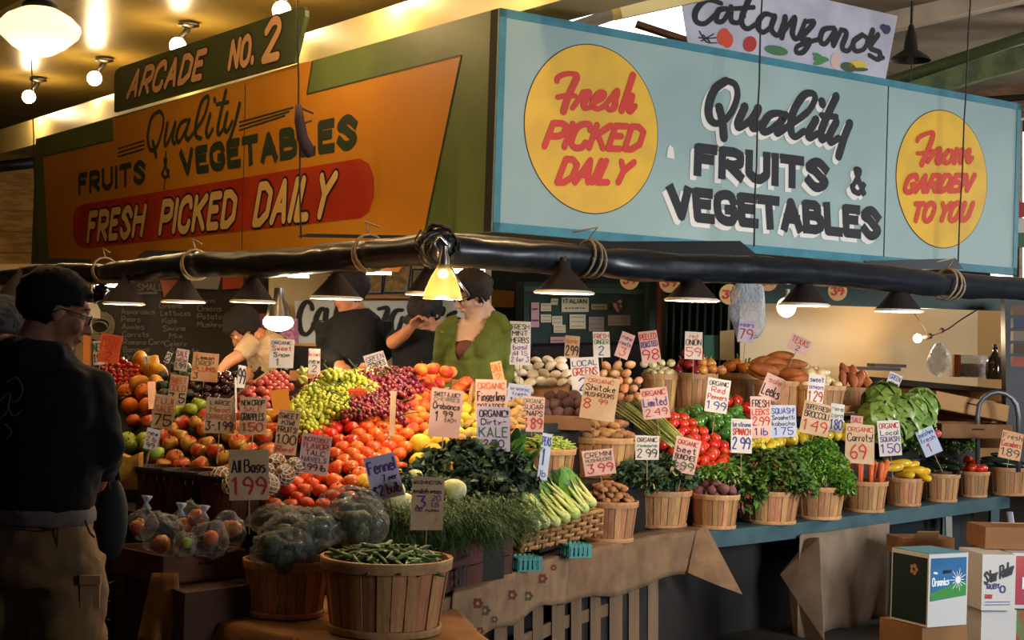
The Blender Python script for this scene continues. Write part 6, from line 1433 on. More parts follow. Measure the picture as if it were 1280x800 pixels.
for k, (x, y) in enumerate(((183, 628), (226, 637), (255, 640))):
    q = MB(); q.tube([P(x, y+8, 5.76), P(x, y, 5.76), P(x+1, y-8, 5.76)], [.02, .006, .022], 8); tag(q.build('bag_tie', M_film2, smooth=True), ('leftmost', 'middle', 'rightmost')[k]+' twisted bag top rising from the box of bagged fruit', 'bag')
# paper bag, black crate, hanging ochre cloth at lower left
q = MB(); q.prism([P(146,612,6.5), P(172,612,6.5), P(174,566,6.5), P(160,572,6.5), P(143,566,6.5)], (0, .08, 0)); tag(q.build('paper_bag', mat('gold_bag', s2l('#c08830'), .5, s2l('#8a5a20'), 14)), 'golden crumpled paper bag between the man and the dark apple baskets', 'bag')
cr = thing('plastic_crate', 'black slotted plastic crate in the shadow at lower left', 'crate', X(160, 5.9, 0))
for k in range(8):
    q = MB(); q.box(X(132+k*8, 5.85, .55), (.012, .012, .24)); q.build('bar', M_black, cr)
for k in range(4):
    q = MB(); q.prism([X(130, 5.85, .44+k*.07), X(192, 5.85, .44+k*.07), X(192, 5.85, .455+k*.07), X(130, 5.85, .455+k*.07)], (0, .015, 0)); q.build('bar', M_black, cr)
q = MB(); G_ = []
for i in range(7):
    for j in range(9):
        u, v = i/6, j/8; a = P(lerp(190, 222, u), 716, 5.5-.05*u); b = P(lerp(168, 228, u), 805, 5.45-.05*u); p = lerp(a, b, v); G_.append(p+cF*.03*math.sin(u*7+v*2)*v)
q.add(G_, [(i*9+j, i*9+j+1, (i+1)*9+j+1, (i+1)*9+j) for i in range(6) for j in range(8)]); o = q.build('hanging_cloth', M_burlapo, smooth=True); o.modifiers.new('s', 'SOLIDIFY').thickness = .004; tag(o, 'ochre cloth hanging below the bagged fruit at lower left', 'cloth')

# ================================================================== CARTONS UNDER THE BENCH
def carton(px, D, z, sx, sy, sz, rz, label, m, name='produce_carton'):
    c = X(px, D, z); t = thing(name, label, 'box', (c.x, c.y, z), rz); q = MB(); q.box((0, 0, sz/2), (sx, sy, sz)); q.build('body', m, t, world=False); return t
def face(t, sx, sy, sz, which):       # plane of the left or right visible face of a carton
    M = t.matrix_basis if t.matrix_basis else Matrix()
    M = Matrix.Translation(t.location) @ Matrix.Rotation(t.rotation_euler[2], 4, 'Z')
    if which == 'front': O = M @ Vector((-sx/2, -sy/2, 0)); U = M.to_3x3() @ Vector((1, 0, 0))
    else: O = M @ Vector((-sx/2, sy/2, 0)); U = M.to_3x3() @ Vector((0, -1, 0))
    return Plane(O, U)
M_wc = mat('white_carton', s2l('#c9c2bc'), .6); M_bc = mat('blue_carton', s2l('#2a6a9a'), .5, s2l('#245c88'), 6); M_gc = mat('green_carton', s2l('#3f8a3a'), .5); M_dgc = mat('dark_green_carton', s2l('#14281c'), .5, s2l('#10202a'), 5); M_purp = mat('purple_print', s2l('#3a3f7a'), .6)
RZ = R(29)
t = carton(1160, 7.75, .30, .26, .26, .355, RZ, 'blue and green ORGANICS carton with a white starburst under the bench', M_wc)
pf = face(t, .26, .26, .355, 'front')
q = MB(); pf.slab(q, [(.012, .125), (.248, .145), (.248, .335), (.012, .335)], .001, .001); q.build('blue_print', M_bc, t)
q = MB(); pf.slab(q, [(.012, .13), (.248, .145), (.248, .215), (.18, .21), (.09, .185), (.012, .165)], .0025, .001); q.build('green_print', M_gc, t)
q = MB(); text(q, 'Organics', [(.02, .238), (.128, .24), (.02, .20), (.128, .205)], .007, pf.f(.005)); 
for k in range(14): a = k*math.pi/7; L = .055 if k % 2 else .04; ribbon(q, [(.19+.01*math.cos(a), .225+.01*math.sin(a)), (.19+L*math.cos(a), .225+L*math.sin(a))], .0035, pf.f(.005), nd=5)
q.poly([pf.at(.19+.018*math.cos(a*.5), .225+.018*math.sin(a*.5), .006) for a in range(12)]); ribbon(q, [(.03, .265), (.05, .262)], .01, pf.f(.005)); q.build('white_print', mat('print_white', s2l('#e8ecec'), .6), t)
q = MB(); pf.slab(q, [(.09, .258), (.14, .26), (.145, .275), (.095, .275)], .0045, .001); q.build('hand_hole', M_black, t)
pl_ = face(t, .26, .26, .355, 'left'); q = MB(); pl_.slab(q, [(.01, .012), (.25, .012), (.25, .335), (.01, .335)], .001, .001); q.build('dark_print', M_dgc, t)
q = MB(); 
for k in range(5): a = k*1.257; q.poly([pl_.at(.16+.018*math.cos(a)+.012*math.cos(b), .27+.018*math.sin(a)+.012*math.sin(b), .003) for b in (0, 1, 2, 3, 4, 5)])
q.build('flower_print', mat('peach_print', s2l('#b0785a'), .6), t)
q = MB(); q.box((0, 0, .357), (.25, .25, .003)); q.build('blue_lid', mat('teal_lid', s2l('#3a7a90'), .4), t, world=False)
carton(1152, 7.8, 0, .30, .30, .295, RZ, 'brown and green carton below the ORGANICS carton', M_cardd)
t = carton(1232, 8.5, .27, .19, .3, .30, R(8), 'white STAR RUBY carton right of the blue and green carton', M_wc); pf = face(t, .19, .3, .30, 'front'); q = MB()
text(q, 'Star Ruby', [(.015, .20), (.175, .27), (.015, .14), (.175, .20)], .010, pf.f(.003)); q.build('script_print', M_ink, t)
q = MB(); text(q, 'RUBY', [(.03, .14), (.1, .145), (.03, .115), (.1, .12)], .006, pf.f(.003), caps=False); ribbon(q, [(.118+.014*math.cos(a*.5), .115+.018*math.sin(a*.5)) for a in range(13)], .008, pf.f(.003)); 
for z in (.03, .045): ribbon(q, [(.02, z), (.16, z+.003)], .004, pf.f(.003))
q.build('purple_print', M_purp, t); q = MB(); text(q, 'RUBY', [(.02, .085), (.06, .085), (.02, .065), (.06, .065)], .004, pf.f(.003)); q.build('red_print', M_redp, t)
t = carton(1272, 8.6, .27, .19, .3, .30, R(4), 'red carton with white lettering at the lower right corner', M_wc); pf = face(t, .19, .3, .30, 'front')
q = MB(); pf.slab(q, [(.012, .02), (.185, .02), (.185, .285), (.012, .285)], .001, .001); q.build('red_print', mat('red_carton', s2l('#a8283a'), .5, s2l('#b84a2a'), 3), t)
q = MB(); text(q, 'Tree', [(.07, .22), (.17, .23), (.07, .17), (.17, .18)], .012, pf.f(.004)); text(q, 'Moon', [(.06, .165), (.18, .17), (.06, .11), (.18, .115)], .012, pf.f(.004)); q.build('white_print', MATS['print_white'], t)
carton(1232, 8.55, 0, .2, .3, .265, R(8), 'white carton with a red crest below the STAR RUBY carton', M_wc)
carton(1274, 8.65, 0, .19, .3, .265, R(4), 'red and green carton below the red carton', mat('red_green_carton', s2l('#9a3a2a'), .6, s2l('#5a7a3a'), 14))
t = carton(1256, 8.7, .575, .34, .26, .12, R(6), 'brown cardboard box with raised flaps on top of the white and red cartons', M_cardd)
q = MB(); q.prism([Vector((-.17, -.13, .12)), Vector((.17, -.13, .12)), Vector((.17, -.2, .15)), Vector((-.17, -.2, .15))], (0, 0, .004)); q.build('flap', M_card, t, world=False)
t = carton(1150, 9.3, .45, .34, .2, .1, R(14), 'torn brown cardboard box behind the ORGANICS carton', M_cardd); q = MB(); q.prism([Vector((-.1, -.1, .1)), Vector((.06, -.1, .1)), Vector((.05, -.13, .14)), Vector((-.09, -.13, .14))], (0, 0, .004)); q.build('flap', M_card, t, world=False)
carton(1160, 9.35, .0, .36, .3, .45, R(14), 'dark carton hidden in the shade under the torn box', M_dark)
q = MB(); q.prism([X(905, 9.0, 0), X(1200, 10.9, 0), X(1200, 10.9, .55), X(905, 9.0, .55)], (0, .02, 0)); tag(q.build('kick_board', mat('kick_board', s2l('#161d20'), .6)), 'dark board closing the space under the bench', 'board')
q = MB(); q.tube([P(1215, 655, 9.6), P(1218, 665, 9.5), P(1228, 680, 9.4)], [(.02, .006)]*3, 6); tag(q.build('plastic_strap', mat('pale_strap', s2l('#9aa0b8'), .4), smooth=True), 'pale plastic strap hanging above the cartons', 'strap')
q = MB(); q.tube([P(1262, 640, 9.6), P(1266, 668, 9.5), P(1276, 684, 9.4)], [(.02, .006)]*3, 6); tag(q.build('plastic_strap', MATS['pale_strap'], smooth=True), 'grey plastic strap at the right edge above the red carton', 'strap')
# ================================================================== PEOPLE
M_skin = mat('skin_fair', s2l('#e8bc9e'), .5, s2l('#dcac8c'), 12, (.4, .7), sss=.08); M_skin2 = mat('skin_ruddy', s2l('#c0805c'), .5, s2l('#b3714e'), 12, (.4, .7), sss=.08)
M_hair = mat('dark_brown_hair', s2l('#1c110b'), .85, s2l('#120b08'), 60, bump=.4, bscale=120); M_hair2 = mat('auburn_hair', s2l('#2e1710'), .7, s2l('#1a0d0a'), 60, bump=.4, bscale=120)
def bake(name, q, voxel, m, parent=None, smooth=2, disp=None, cut=None, kind=None):
    """join overlapping closed shells into one continuous surface"""
    o = q.build('tmp', m)
    loc = o.location.copy()
    md = o.modifiers.new('r', 'REMESH'); md.mode = 'VOXEL'; md.voxel_size = voxel; md.use_smooth_shade = True
    if smooth: ms = o.modifiers.new('s', 'SMOOTH'); ms.factor = .5; ms.iterations = smooth
    dg = bpy.context.evaluated_depsgraph_get(); dg.update(); me = bpy.data.meshes.new_from_object(o.evaluated_get(dg))
    old = o.data; bpy.data.objects.remove(o); bpy.data.meshes.remove(old)
    n = len(me.vertices); co = np.empty(n*3); me.vertices.foreach_get('co', co); co = co.reshape(-1, 3)+np.array(loc)
    if disp:
        no = np.empty(n*3); me.vertices.foreach_get('normal', no); no = no.reshape(-1, 3)
        d = np.array([disp(Vector(c)) for c in co]); co = co+no*d[:, None]
    base = Vector((co[:, 0].mean(), co[:, 1].mean(), co[:, 2].min()))
    if cut:
        import bmesh
        me.vertices.foreach_set('co', co.reshape(-1)); bm = bmesh.new(); bm.from_mesh(me)
        bmesh.ops.delete(bm, geom=[f for f in bm.faces if cut(f.calc_center_median(), f.normal)], context='FACES'); bm.to_mesh(me); bm.free()
        n = len(me.vertices); co = np.empty(n*3); me.vertices.foreach_get('co', co); co = co.reshape(-1, 3)
    off = np.array(wm(parent).translation) if parent else np.array(base)
    me.vertices.foreach_set('co', (co-off).reshape(-1)); me.name = name
    me.materials.clear(); me.materials.append(m); me.polygons.foreach_set('use_smooth', [True]*len(me.polygons)); me.update()
    o = bpy.data.objects.new(name, me); COL.objects.link(o); o.location = (0, 0, 0) if parent else base
    if parent: o.parent = parent
    return o
def rot_frame(yaw, pitch, roll=0):
    """head frame: x forward (yaw from +X), z up"""
    return (Matrix.Rotation(yaw, 4, 'Z') @ Matrix.Rotation(pitch, 4, 'Y') @ Matrix.Rotation(roll, 4, 'X'))
def head_shape(q, c, M, s=1.0):
    T = lambda v: M @ (Vector(v)*s)+Vector(c)
    def b(p, r): q.ball(T(p), tuple(x*s for x in r) if hasattr(r, '__len__') else (r*s,)*3, 16, 10, M=M)
    b((-.015, 0, .03), (.098, .076, .088)); b((.02, 0, -.02), (.070, .060, .085)); b((.030, 0, -.072), (.048, .048, .036)); b((.062, 0, -.094), (.022, .024, .018))
    b((.072, 0, .034), (.020, .046, .013)); b((.058, .036, -.022), .027); b((.058, -.036, -.022), .027)
    q.tube([T((.082, 0, .022)), T((.098, 0, -.004)), T((.106, 0, -.026))], [.008*s, .011*s, .013*s], 10); b((.107, 0, -.028), (.013, .014, .011)); b((.097, .011, -.032), .008); b((.097, -.011, -.032), .008)
    b((.084, 0, -.054), (.012, .024, .006)); b((.082, 0, -.066), (.012, .021, .007))
    for sy in (1, -1): b((-.004, sy*.077, -.004), (.019, .009, .031)); b((-.004, sy*.081, -.02), (.010, .007, .012))
    q.tube([T((-.018, 0, -.04)), T((-.03, 0, -.10)), T((-.045, 0, -.165))], [.056*s, .055*s, .062*s], 16)
    return T
def eyes(T, M, s, parent, brow=M_hair):
    for sy in (1, -1):
        q = MB(); q.ball(T((.071, sy*.030, .010)), .0125*s, 10, 8); q.build('eye', mat('eye_white', (.7, .66, .62), .2), parent, True)
        q = MB(); q.ball(T((.080, sy*.030, .009)), .0055*s, 8, 6); q.build('iris', mat('iris', (.05, .03, .02), .1), parent, True)
        q = MB(); q.tube([T((.083, sy*.014, .032)), T((.084, sy*.030, .037)), T((.072, sy*.046, .032))], .0035*s, 6, flat=.6); q.build('eyebrow', brow, parent, True)
    q = MB(); q.tube([T((.090, -.02, -.060)), T((.0955, 0, -.0602)), T((.090, .02, -.060))], [.002*s, .004*s, .002*s], 6); q.build('lips', mat('lips', s2l('#a8584a'), .4), parent, True)
def hair_cap(name, T, M, s, parent, m, cutf, r=(.106, .086, .098), extra=None, seed=1, amp=.006, c=(-.018, 0, .036)):
    """hair shell over the cranium; cutf(local point) drops the part over the face"""
    q = MB(); vs = []; N, K2 = 22, 32; Mi = M
    def f(u): return u*(1+amp/.09*noise.noise(u*9+Vector((seed, 0, 0)))+amp/.13*noise.noise(Vector((u.x*22, u.y*22, u.z*6))))
    pts = {}; fs = []
    for i in range(N+1):
        t = math.pi*i/N
        for k in range(K2):
            a = 2*math.pi*k/K2; u = f(Vector((math.sin(t)*math.cos(a), math.sin(t)*math.sin(a), math.cos(t)))); p = Vector((u.x*r[0]+c[0], u.y*r[1]+c[1], u.z*r[2]+c[2]))
            pts[(i, k)] = (len(vs), p); vs.append(T(p))
    for i in range(N):
        for k in range(K2):
            ids = [(i, k), (i, (k+1) % K2), (i+1, (k+1) % K2), (i+1, k)]; cc = sum((pts[x][1] for x in ids), Vector())/4
            if not cutf(cc): fs.append(tuple(pts[x][0] for x in ids))
    q.add(vs, fs); o = q.build(name, m, parent, True); md = o.modifiers.new('s', 'SOLIDIFY'); md.thickness = .012*s; md.offset = -.6
    return o
def hand(q, wrist, d, palm_n, s=1.0, curl=.5, side=1):
    """palm and five separate fingers; d = direction wrist->knuckles, palm_n = palm normal"""
    d = Vector(d).normalized(); n = Vector(palm_n).normalized(); n = (n-d*n.dot(d)).normalized(); w = d.cross(n)*side; wrist = Vector(wrist)
    q.tube([wrist-d*.02*s, wrist+d*.02*s, wrist+d*.055*s, wrist+d*.085*s], [(.026*s, .020*s), (.034*s, .016*s), (.040*s, .015*s), (.036*s, .012*s)], 12, up=n)
    for k, (o, L) in enumerate(((-.030, .062), (-.010, .076), (.010, .072), (.029, .056))):
        p = wrist+d*.082*s+w*o*s; pts = [p-d*.02*s]; a = 0; dd = d
        for j, f in enumerate((.42, .32, .26)):
            a += curl*(.6+.3*j); dd = (d*math.cos(a)+n*math.sin(a)+w*o*2).normalized(); pts.append(pts[-1]+dd*L*f*s*(1 if j else 1.3))
        q.tube(pts, [.0100*s, .0092*s, .0085*s, .0070*s], 8)
    p = wrist+d*.02*s-w*.03*s; t1 = p+(d*.7-w*.6+n*.3).normalized()*.035*s; t2 = t1+(d*.9-w*.15+n*.5).normalized()*.032*s; q.tube([p, t1, t2], [.013*s, .011*s, .008*s], 8)
def person(label, c): return thing('person', label, 'person', c)
def fold(a, s, seed):
    return lambda c: a*noise.noise(Vector((c.x*s, c.y*s, c.z*s*1.6+seed)))+a*.5*noise.noise(Vector((c.x*s*2.5, c.y*s*2.5, c.z*s*3+seed)))

# ---- the man with glasses at left
Dm = 4.62
def m_(px, py, dz=0): return P(px, py, Dm+dz)
fw_ = Vector((.62, .78, 0)); sd_ = Vector((.78, -.62, 0))
man = person('man with glasses in dark sweatshirt and khaki trousers, seen from behind at left', Vector((m_(48, 700).x, m_(48, 700).y, 0)))
yaw = R(22); Mh = rot_frame(yaw, R(17)); hc = m_(71, 390)
q = MB(); T = head_shape(q, hc, Mh, 1.0)
q.tube([T((-.03, 0, -.08)), m_(50, 440, .0), m_(48, 470, .0)], [.06, .07, .09], 14)
tor = [(48,442,.07,.06),(48,462,.15,.09),(50,500,.19,.11),(50,560,.185,.115),(48,620,.165,.11),(47,670,.175,.12),(47,705,.17,.12)]
q.tube([m_(a, b) for a, b, r1, r2 in tor], [(r1, r2) for a, b, r1, r2 in tor], 20, up=fw_)
sh_r = m_(108, 484, -.02); el_r = m_(129, 556, -.05); wr_r = m_(130, 585, .22)
q.tube([sh_r, lerp(sh_r, el_r, .5), el_r, lerp(el_r, wr_r, .6), wr_r], [.055, .05, .042, .038, .028], 12)
sh_l = m_(-8, 484, .12); el_l = m_(-22, 560, .15); wr_l = m_(30, 580, .38)
q.tube([sh_l, lerp(sh_l, el_l, .5), el_l, lerp(el_l, wr_l, .6), wr_l], [.055, .05, .042, .038, .028], 12)
hand(q, wr_r, wr_r-el_r, (-.6, .3, -.2), 1, .7); hand(q, wr_l, wr_l-el_l, (0, .3, -.6), 1, .7, -1)
def leg(hx, kx, ax, dz):
    return [m_(hx, 690, dz), m_(kx, 790, dz-.01), Vector((m_(kx, 882, dz).x, m_(kx, 882, dz).y, .50)), Vector((m_(ax, 882, dz).x, m_(ax, 882, dz+.03).y, .28)), Vector((m_(ax, 882, dz).x, m_(ax, 882, dz+.05).y, .08))]
Lr = leg(82, 88, 90, -.03); Ll = leg(16, 10, 8, .05)
for L in (Lr, Ll): q.tube(L, [.085, .075, .055, .05, .04], 14)
for L in (Lr, Ll): q.tube([L[-1], L[-1]+fw_*.08-Vector((0, 0, .04)), L[-1]+fw_*.18-Vector((0, 0, .05))], [.04, .042, .03], 10)
bake('body', q, .0065, M_skin2, man, 2); eyes(T, Mh, 1.0, man)
hair_cap('hair', T, Mh, 1.0, man, M_hair, lambda p: (p.x > .058 and p.z < .062) or (p.z < -.042) or (p.x > -.02 and p.z < .022) or (p.x > .02 and p.z < .036), seed=4, amp=.006, r=(.104, .082, .088), c=(-.018, 0, .034))
q = MB()
for k in range(60):
    a = random.uniform(-.9, .9); p = Vector((.062+.03*math.cos(a), .075*math.sin(a), .085+random.uniform(-.015, .03))); q.tube([T(p), T(p+Vector((.022, 0, .008)))], [.006, .001], 4)
q.build('fringe', M_hair, man)
q = MB()
for sy in (1, -1):
    q.tube([T((.098, sy*.012, .012)), T((.099, sy*.03, .022)), T((.094, sy*.050, .015)), T((.094, sy*.048, -.004)), T((.099, sy*.028, -.009)), T((.1, sy*.012, 0)), T((.098, sy*.012, .012))], .0022, 6)
    q.tube([T((.094, sy*.052, .014)), T((.05, sy*.075, .012)), T((0, sy*.083, .010)), T((-.015, sy*.085, -.006))], .0022, 6)
q.tube([T((.1, -.012, .010)), T((.102, 0, .014)), T((.1, .012, .010))], .0022, 6); q.build('glasses', mat('spectacle_frame', (.02, .015, .015), .3), man, True)
# sweatshirt
M_hood = mat('dark_sweatshirt', s2l('#1b1817'), .9, s2l('#141211'), 5, bump=.15, bscale=300)
q = MB(); tor = [(46,440,.085,.08),(46,452,.15,.11),(48,472,.205,.135),(50,510,.225,.15),(50,560,.222,.155),(48,600,.215,.155),(47,622,.205,.15),(47,634,.20,.145)]
q.tube([m_(a, b) for a, b, r1, r2 in tor], [(r1, r2) for a, b, r1, r2 in tor], 24, up=fw_)
q.tube([sh_r+Vector((-.04, 0, .01)), sh_r, lerp(sh_r, el_r, .5), el_r, lerp(el_r, wr_r, .5), lerp(el_r, wr_r, .95)], [.07, .085, .075, .066, .058, .048], 16)
q.tube([sh_l, lerp(sh_l, el_l, .5), el_l, lerp(el_l, wr_l, .5), wr_l], [.08, .07, .062, .055, .042], 16)
q.tube([m_(-8, 432, .10), m_(6, 440, -.07), m_(34, 446, -.12), m_(66, 446, -.09), m_(84, 440, .05)], [.035, .05, .058, .048, .03], 12)   # hood lying on the back
bake('sweatshirt', q, .010, M_hood, man, 3, fold(.010, 9, 2))
q = MB(); 
for ln in ([(8,478),(20,472),(28,486),(22,500),(10,505),(16,520),(28,512)], [(0,500),(12,492),(8,515),(-4,525)], [(6,530),(14,540),(8,548)]):
    pp = catmull([m_(x, y, -.175) for x, y in ln], 4); q.tube(pp, .0035, 4)
q.build('back_print', mat('faded_print', s2l('#5a5040'), .9), man)
q = MB(); t2 = [(47,630,.200,.145),(47,640,.203,.148),(47,652,.200,.145)]; q.tube([m_(a, b) for a, b, r1, r2 in t2], [(r1, r2) for a, b, r1, r2 in t2], 28, up=fw_); bake('grey_undershirt', q, .009, mat('grey_tee', s2l('#8a766a'), .9), man, 2, fold(.006, 14, 5))
M_khaki = mat('khaki_cotton', s2l('#a87c4c'), .85, s2l('#7a5c3e'), 6, bump=.2, bscale=200)
q = MB(); hp_ = [(47,646,.190,.135),(47,670,.205,.150),(48,700,.205,.155),(48,725,.185,.145)]
q.tube([m_(a, b) for a, b, r1, r2 in hp_], [(r1, r2) for a, b, r1, r2 in hp_], 24, up=fw_)
for L in (Lr, Ll): q.tube([L[0]-Vector((0, 0, .02)), L[1], L[2], L[3], L[4]+Vector((0, 0, .0))], [.115, .108, .092, .085, .085], 18)
bake('trousers', q, .011, M_khaki, man, 3, fold(.014, 8, 7))
q = MB(); pw = m_(108, 722, -.145)
M_pk = mat('khaki_pocket', s2l('#9a7045'), .85)
for (x0, y0, x1, y1, dz) in ((100,722,124,760,-.15),): 
    q.prism([m_(x0, y0, dz+.02), m_(x1, y0, dz+.06), m_(x1, y1, dz+.06), m_(x0, y1, dz+.02)], (0, .03, 0))
    q.prism([m_(x0-1, y0-2, dz+.005), m_(x1+1, y0-2, dz+.045), m_(x1+1, y0+9, dz+.045), m_(x0-1, y0+9, dz+.005)], (0, .03, 0))
q.build('cargo_pocket', M_pk, man)
q = MB()
for ln in ([(18,660),(45,664),(72,660)], [(18,660),(20,690)], [(72,660),(71,690)], [(106,650),(112,665),(118,672)]):
    q.tube(catmull([m_(x, y, -.158 if x < 90 else -.12) for x, y in ln], 4), .003, 4)
q.build('pocket_seams', mat('seam', s2l('#5a4228'), .9), man)
for L in (Lr, Ll):
    q = MB(); q.tube([L[-1]-fw_*.06-Vector((0, 0, .035)), L[-1]+fw_*.05-Vector((0, 0, .03)), L[-1]+fw_*.2-Vector((0, 0, .045))], [(.048, .04), (.052, .045), (.045, .03)], 12, up=(0, 0, 1)); q.build('shoe', mat('shoe', (.03, .025, .02), .5), man, True)
q = MB(); q.ball(P(139, 650, 5.15), (.055, .05, .14), 16, 12, f=lambda u: Vector((u.x, u.y, u.z*(1.0)))); q.tube([P(135, 612, 5.1), P(132, 590, 5.1), P(142, 570, 5.15), P(148, 600, 5.15)], .01, 6)
tag(q.build('shoulder_bag', mat('black_fabric', (.012, .012, .013), .8), smooth=True), 'black cloth bag hanging just beyond the hip of the man with glasses', 'bag')
# ---- woman in green
Dw_ = 8.3
def w_(px, py, dz=0): return P(px, py, Dw_+dz)
wom = person('woman in a green cardigan over a brown top, looking down at the centre', Vector((w_(592, 470).x, w_(592, 470).y, .30)))
Mh = rot_frame(R(-122), R(24), R(0)); Mh = rot_frame(R(205), R(26)); hc = w_(589, 369)
q = MB(); T = head_shape(q, hc, Mh, .94)
q.tube([T((-.03, 0, -.07)), w_(595, 396, .01), w_(593, 406, .02)], [.050, .050, .065], 14)
fwW = Vector((-.35, -.94, 0))
tor = [(594,400,.06,.045),(592,408,.135,.07),(590,425,.155,.09),(590,450,.15,.105),(590,475,.13,.09),(590,500,.14,.09),(590,530,.16,.11)]
q.tube([w_(a, b, .02) for a, b, r1, r2 in tor], [(r1, r2) for a, b, r1, r2 in tor], 22, up=fwW)
for (a, b_, c_) in (((557,414,.0),(549,462,.05),(560,492,-.16)), ((627,418,.02),(634,468,.04),(615,498,-.14))):
    s0, e0, w0 = w_(*a), w_(*b_), w_(*c_); q.tube([s0, lerp(s0, e0, .5), e0, w0], [.042, .040, .034, .024], 12); hand(q, w0, w0-e0, (0, 0, -1), .9, .5)
base = w_(592, 530, .02); 
for sx in (-.08, .08): q.tube([Vector((base.x+sx, base.y, base.z)), Vector((base.x+sx, base.y, .75)), Vector((base.x+sx, base.y, .36))], [.085, .06, .04], 12)
bake('body', q, .007, M_skin, wom, 2); eyes(T, Mh, .94, wom, M_hair2)
hair_cap('hair', T, Mh, .94, wom, M_hair2, lambda p: (p.x > .050 and p.z < .045) or (p.x > .0 and p.z < -.005) or p.z < -.05, seed=7, amp=.012, r=(.112, .092, .104))
q = MB(); q.ball(T((-.115, 0, .03)), (.04, .04, .045), 12, 8, f=lambda u: u*(1+.15*noise.noise(u*5))); q.build('hair_bun', M_hair2, wom, True)
q = MB()
for sy in (1, -1):
    q.ball(T((.090, sy*.030, .010)), (.008, .021, .015), 12, 8, M=Mh); q.tube([T((.085, sy*.048, .014)), T((.04, sy*.074, .012)), T((0, sy*.078, .008))], .003, 6)
q.build('dark_glasses', mat('dark_lens', (.008, .006, .006), .1), wom, True)
q = MB(); c = T((-.0, .082, -.045)); q.tube([c+cR*.02*math.cos(a*.5)+cU*.026*math.sin(a*.5) for a in range(14)], .0018, 5); q.build('hoop_earring', MATS['bright_metal'], wom, True)
M_grn = mat('green_knit', s2l('#646c26'), .85, s2l('#585f20'), 8, bump=.15, bscale=300)
Vpoly = [(575,380),(611,380),(611,392),(604,410),(590,428),(578,446),(572,451),(569,440),(570,420),(572,400)]
def in_v(c, n):
    x, y, d = to_px(c); return d < Dw_+.06 and inside(Vpoly, x, y) or (d < Dw_+.2 and y < 398 and 575 < x < 611)
q = MB(); tor = [(594,396,.085,.060),(594,401,.125,.070),(592,410,.160,.085),(590,426,.170,.105),(590,448,.165,.122),(590,475,.145,.105),(590,505,.155,.105),(590,525,.17,.115)]
q.tube([w_(a, b, .02) for a, b, r1, r2 in tor], [(r1, r2) for a, b, r1, r2 in tor], 26, up=fwW)
for sx in (-.05, .045): q.ball(w_(582 if sx < 0 else 601, 438, -.075), (.058, .05, .055), 14, 10)
for pts_ in (((573,397),(564,404),(556,416)), ((614,391),(624,400),(632,415))): q.tube([w_(x, y, .01) for x, y in pts_], [.024, .042, .052], 14)
for (a, b_, c_) in (((557,414,.0),(549,462,.05),(560,492,-.16)), ((627,418,.02),(634,468,.04),(615,498,-.14))):
    s0, e0, w0 = w_(*a), w_(*b_), w_(*c_); q.tube([s0+Vector((0, 0, .01)), lerp(s0, e0, .5), e0, lerp(e0, w0, .9)], [.054, .050, .043, .033], 14)
cg = bake('cardigan', q, .0075, M_grn, wom, 2, fold(.005, 16, 3), cut=in_v)
q = MB(); tor = [(592,418,.140,.075),(590,432,.158,.100),(590,448,.155,.114),(590,475,.135,.097)]
q.tube([w_(a, b, .02) for a, b, r1, r2 in tor], [(r1, r2) for a, b, r1, r2 in tor], 26, up=fwW); 
for sx in (-.05, .045): q.ball(w_(582 if sx < 0 else 601, 438, -.072), (.055, .048, .052), 14, 10)
bake('brown_top', q, .0075, mat('brown_top', s2l('#6a3a2c'), .8), wom, 2, cut=lambda c, n: to_px(c)[1] < 424)
q = MB()
for y in (452, 458, 464): 
    # buttons down the front
    p = w_(574, y, -.12); q.ball(p, .005, 8, 5)
q.build('buttons', mat('button_green', s2l('#3a4a14'), .4), wom)
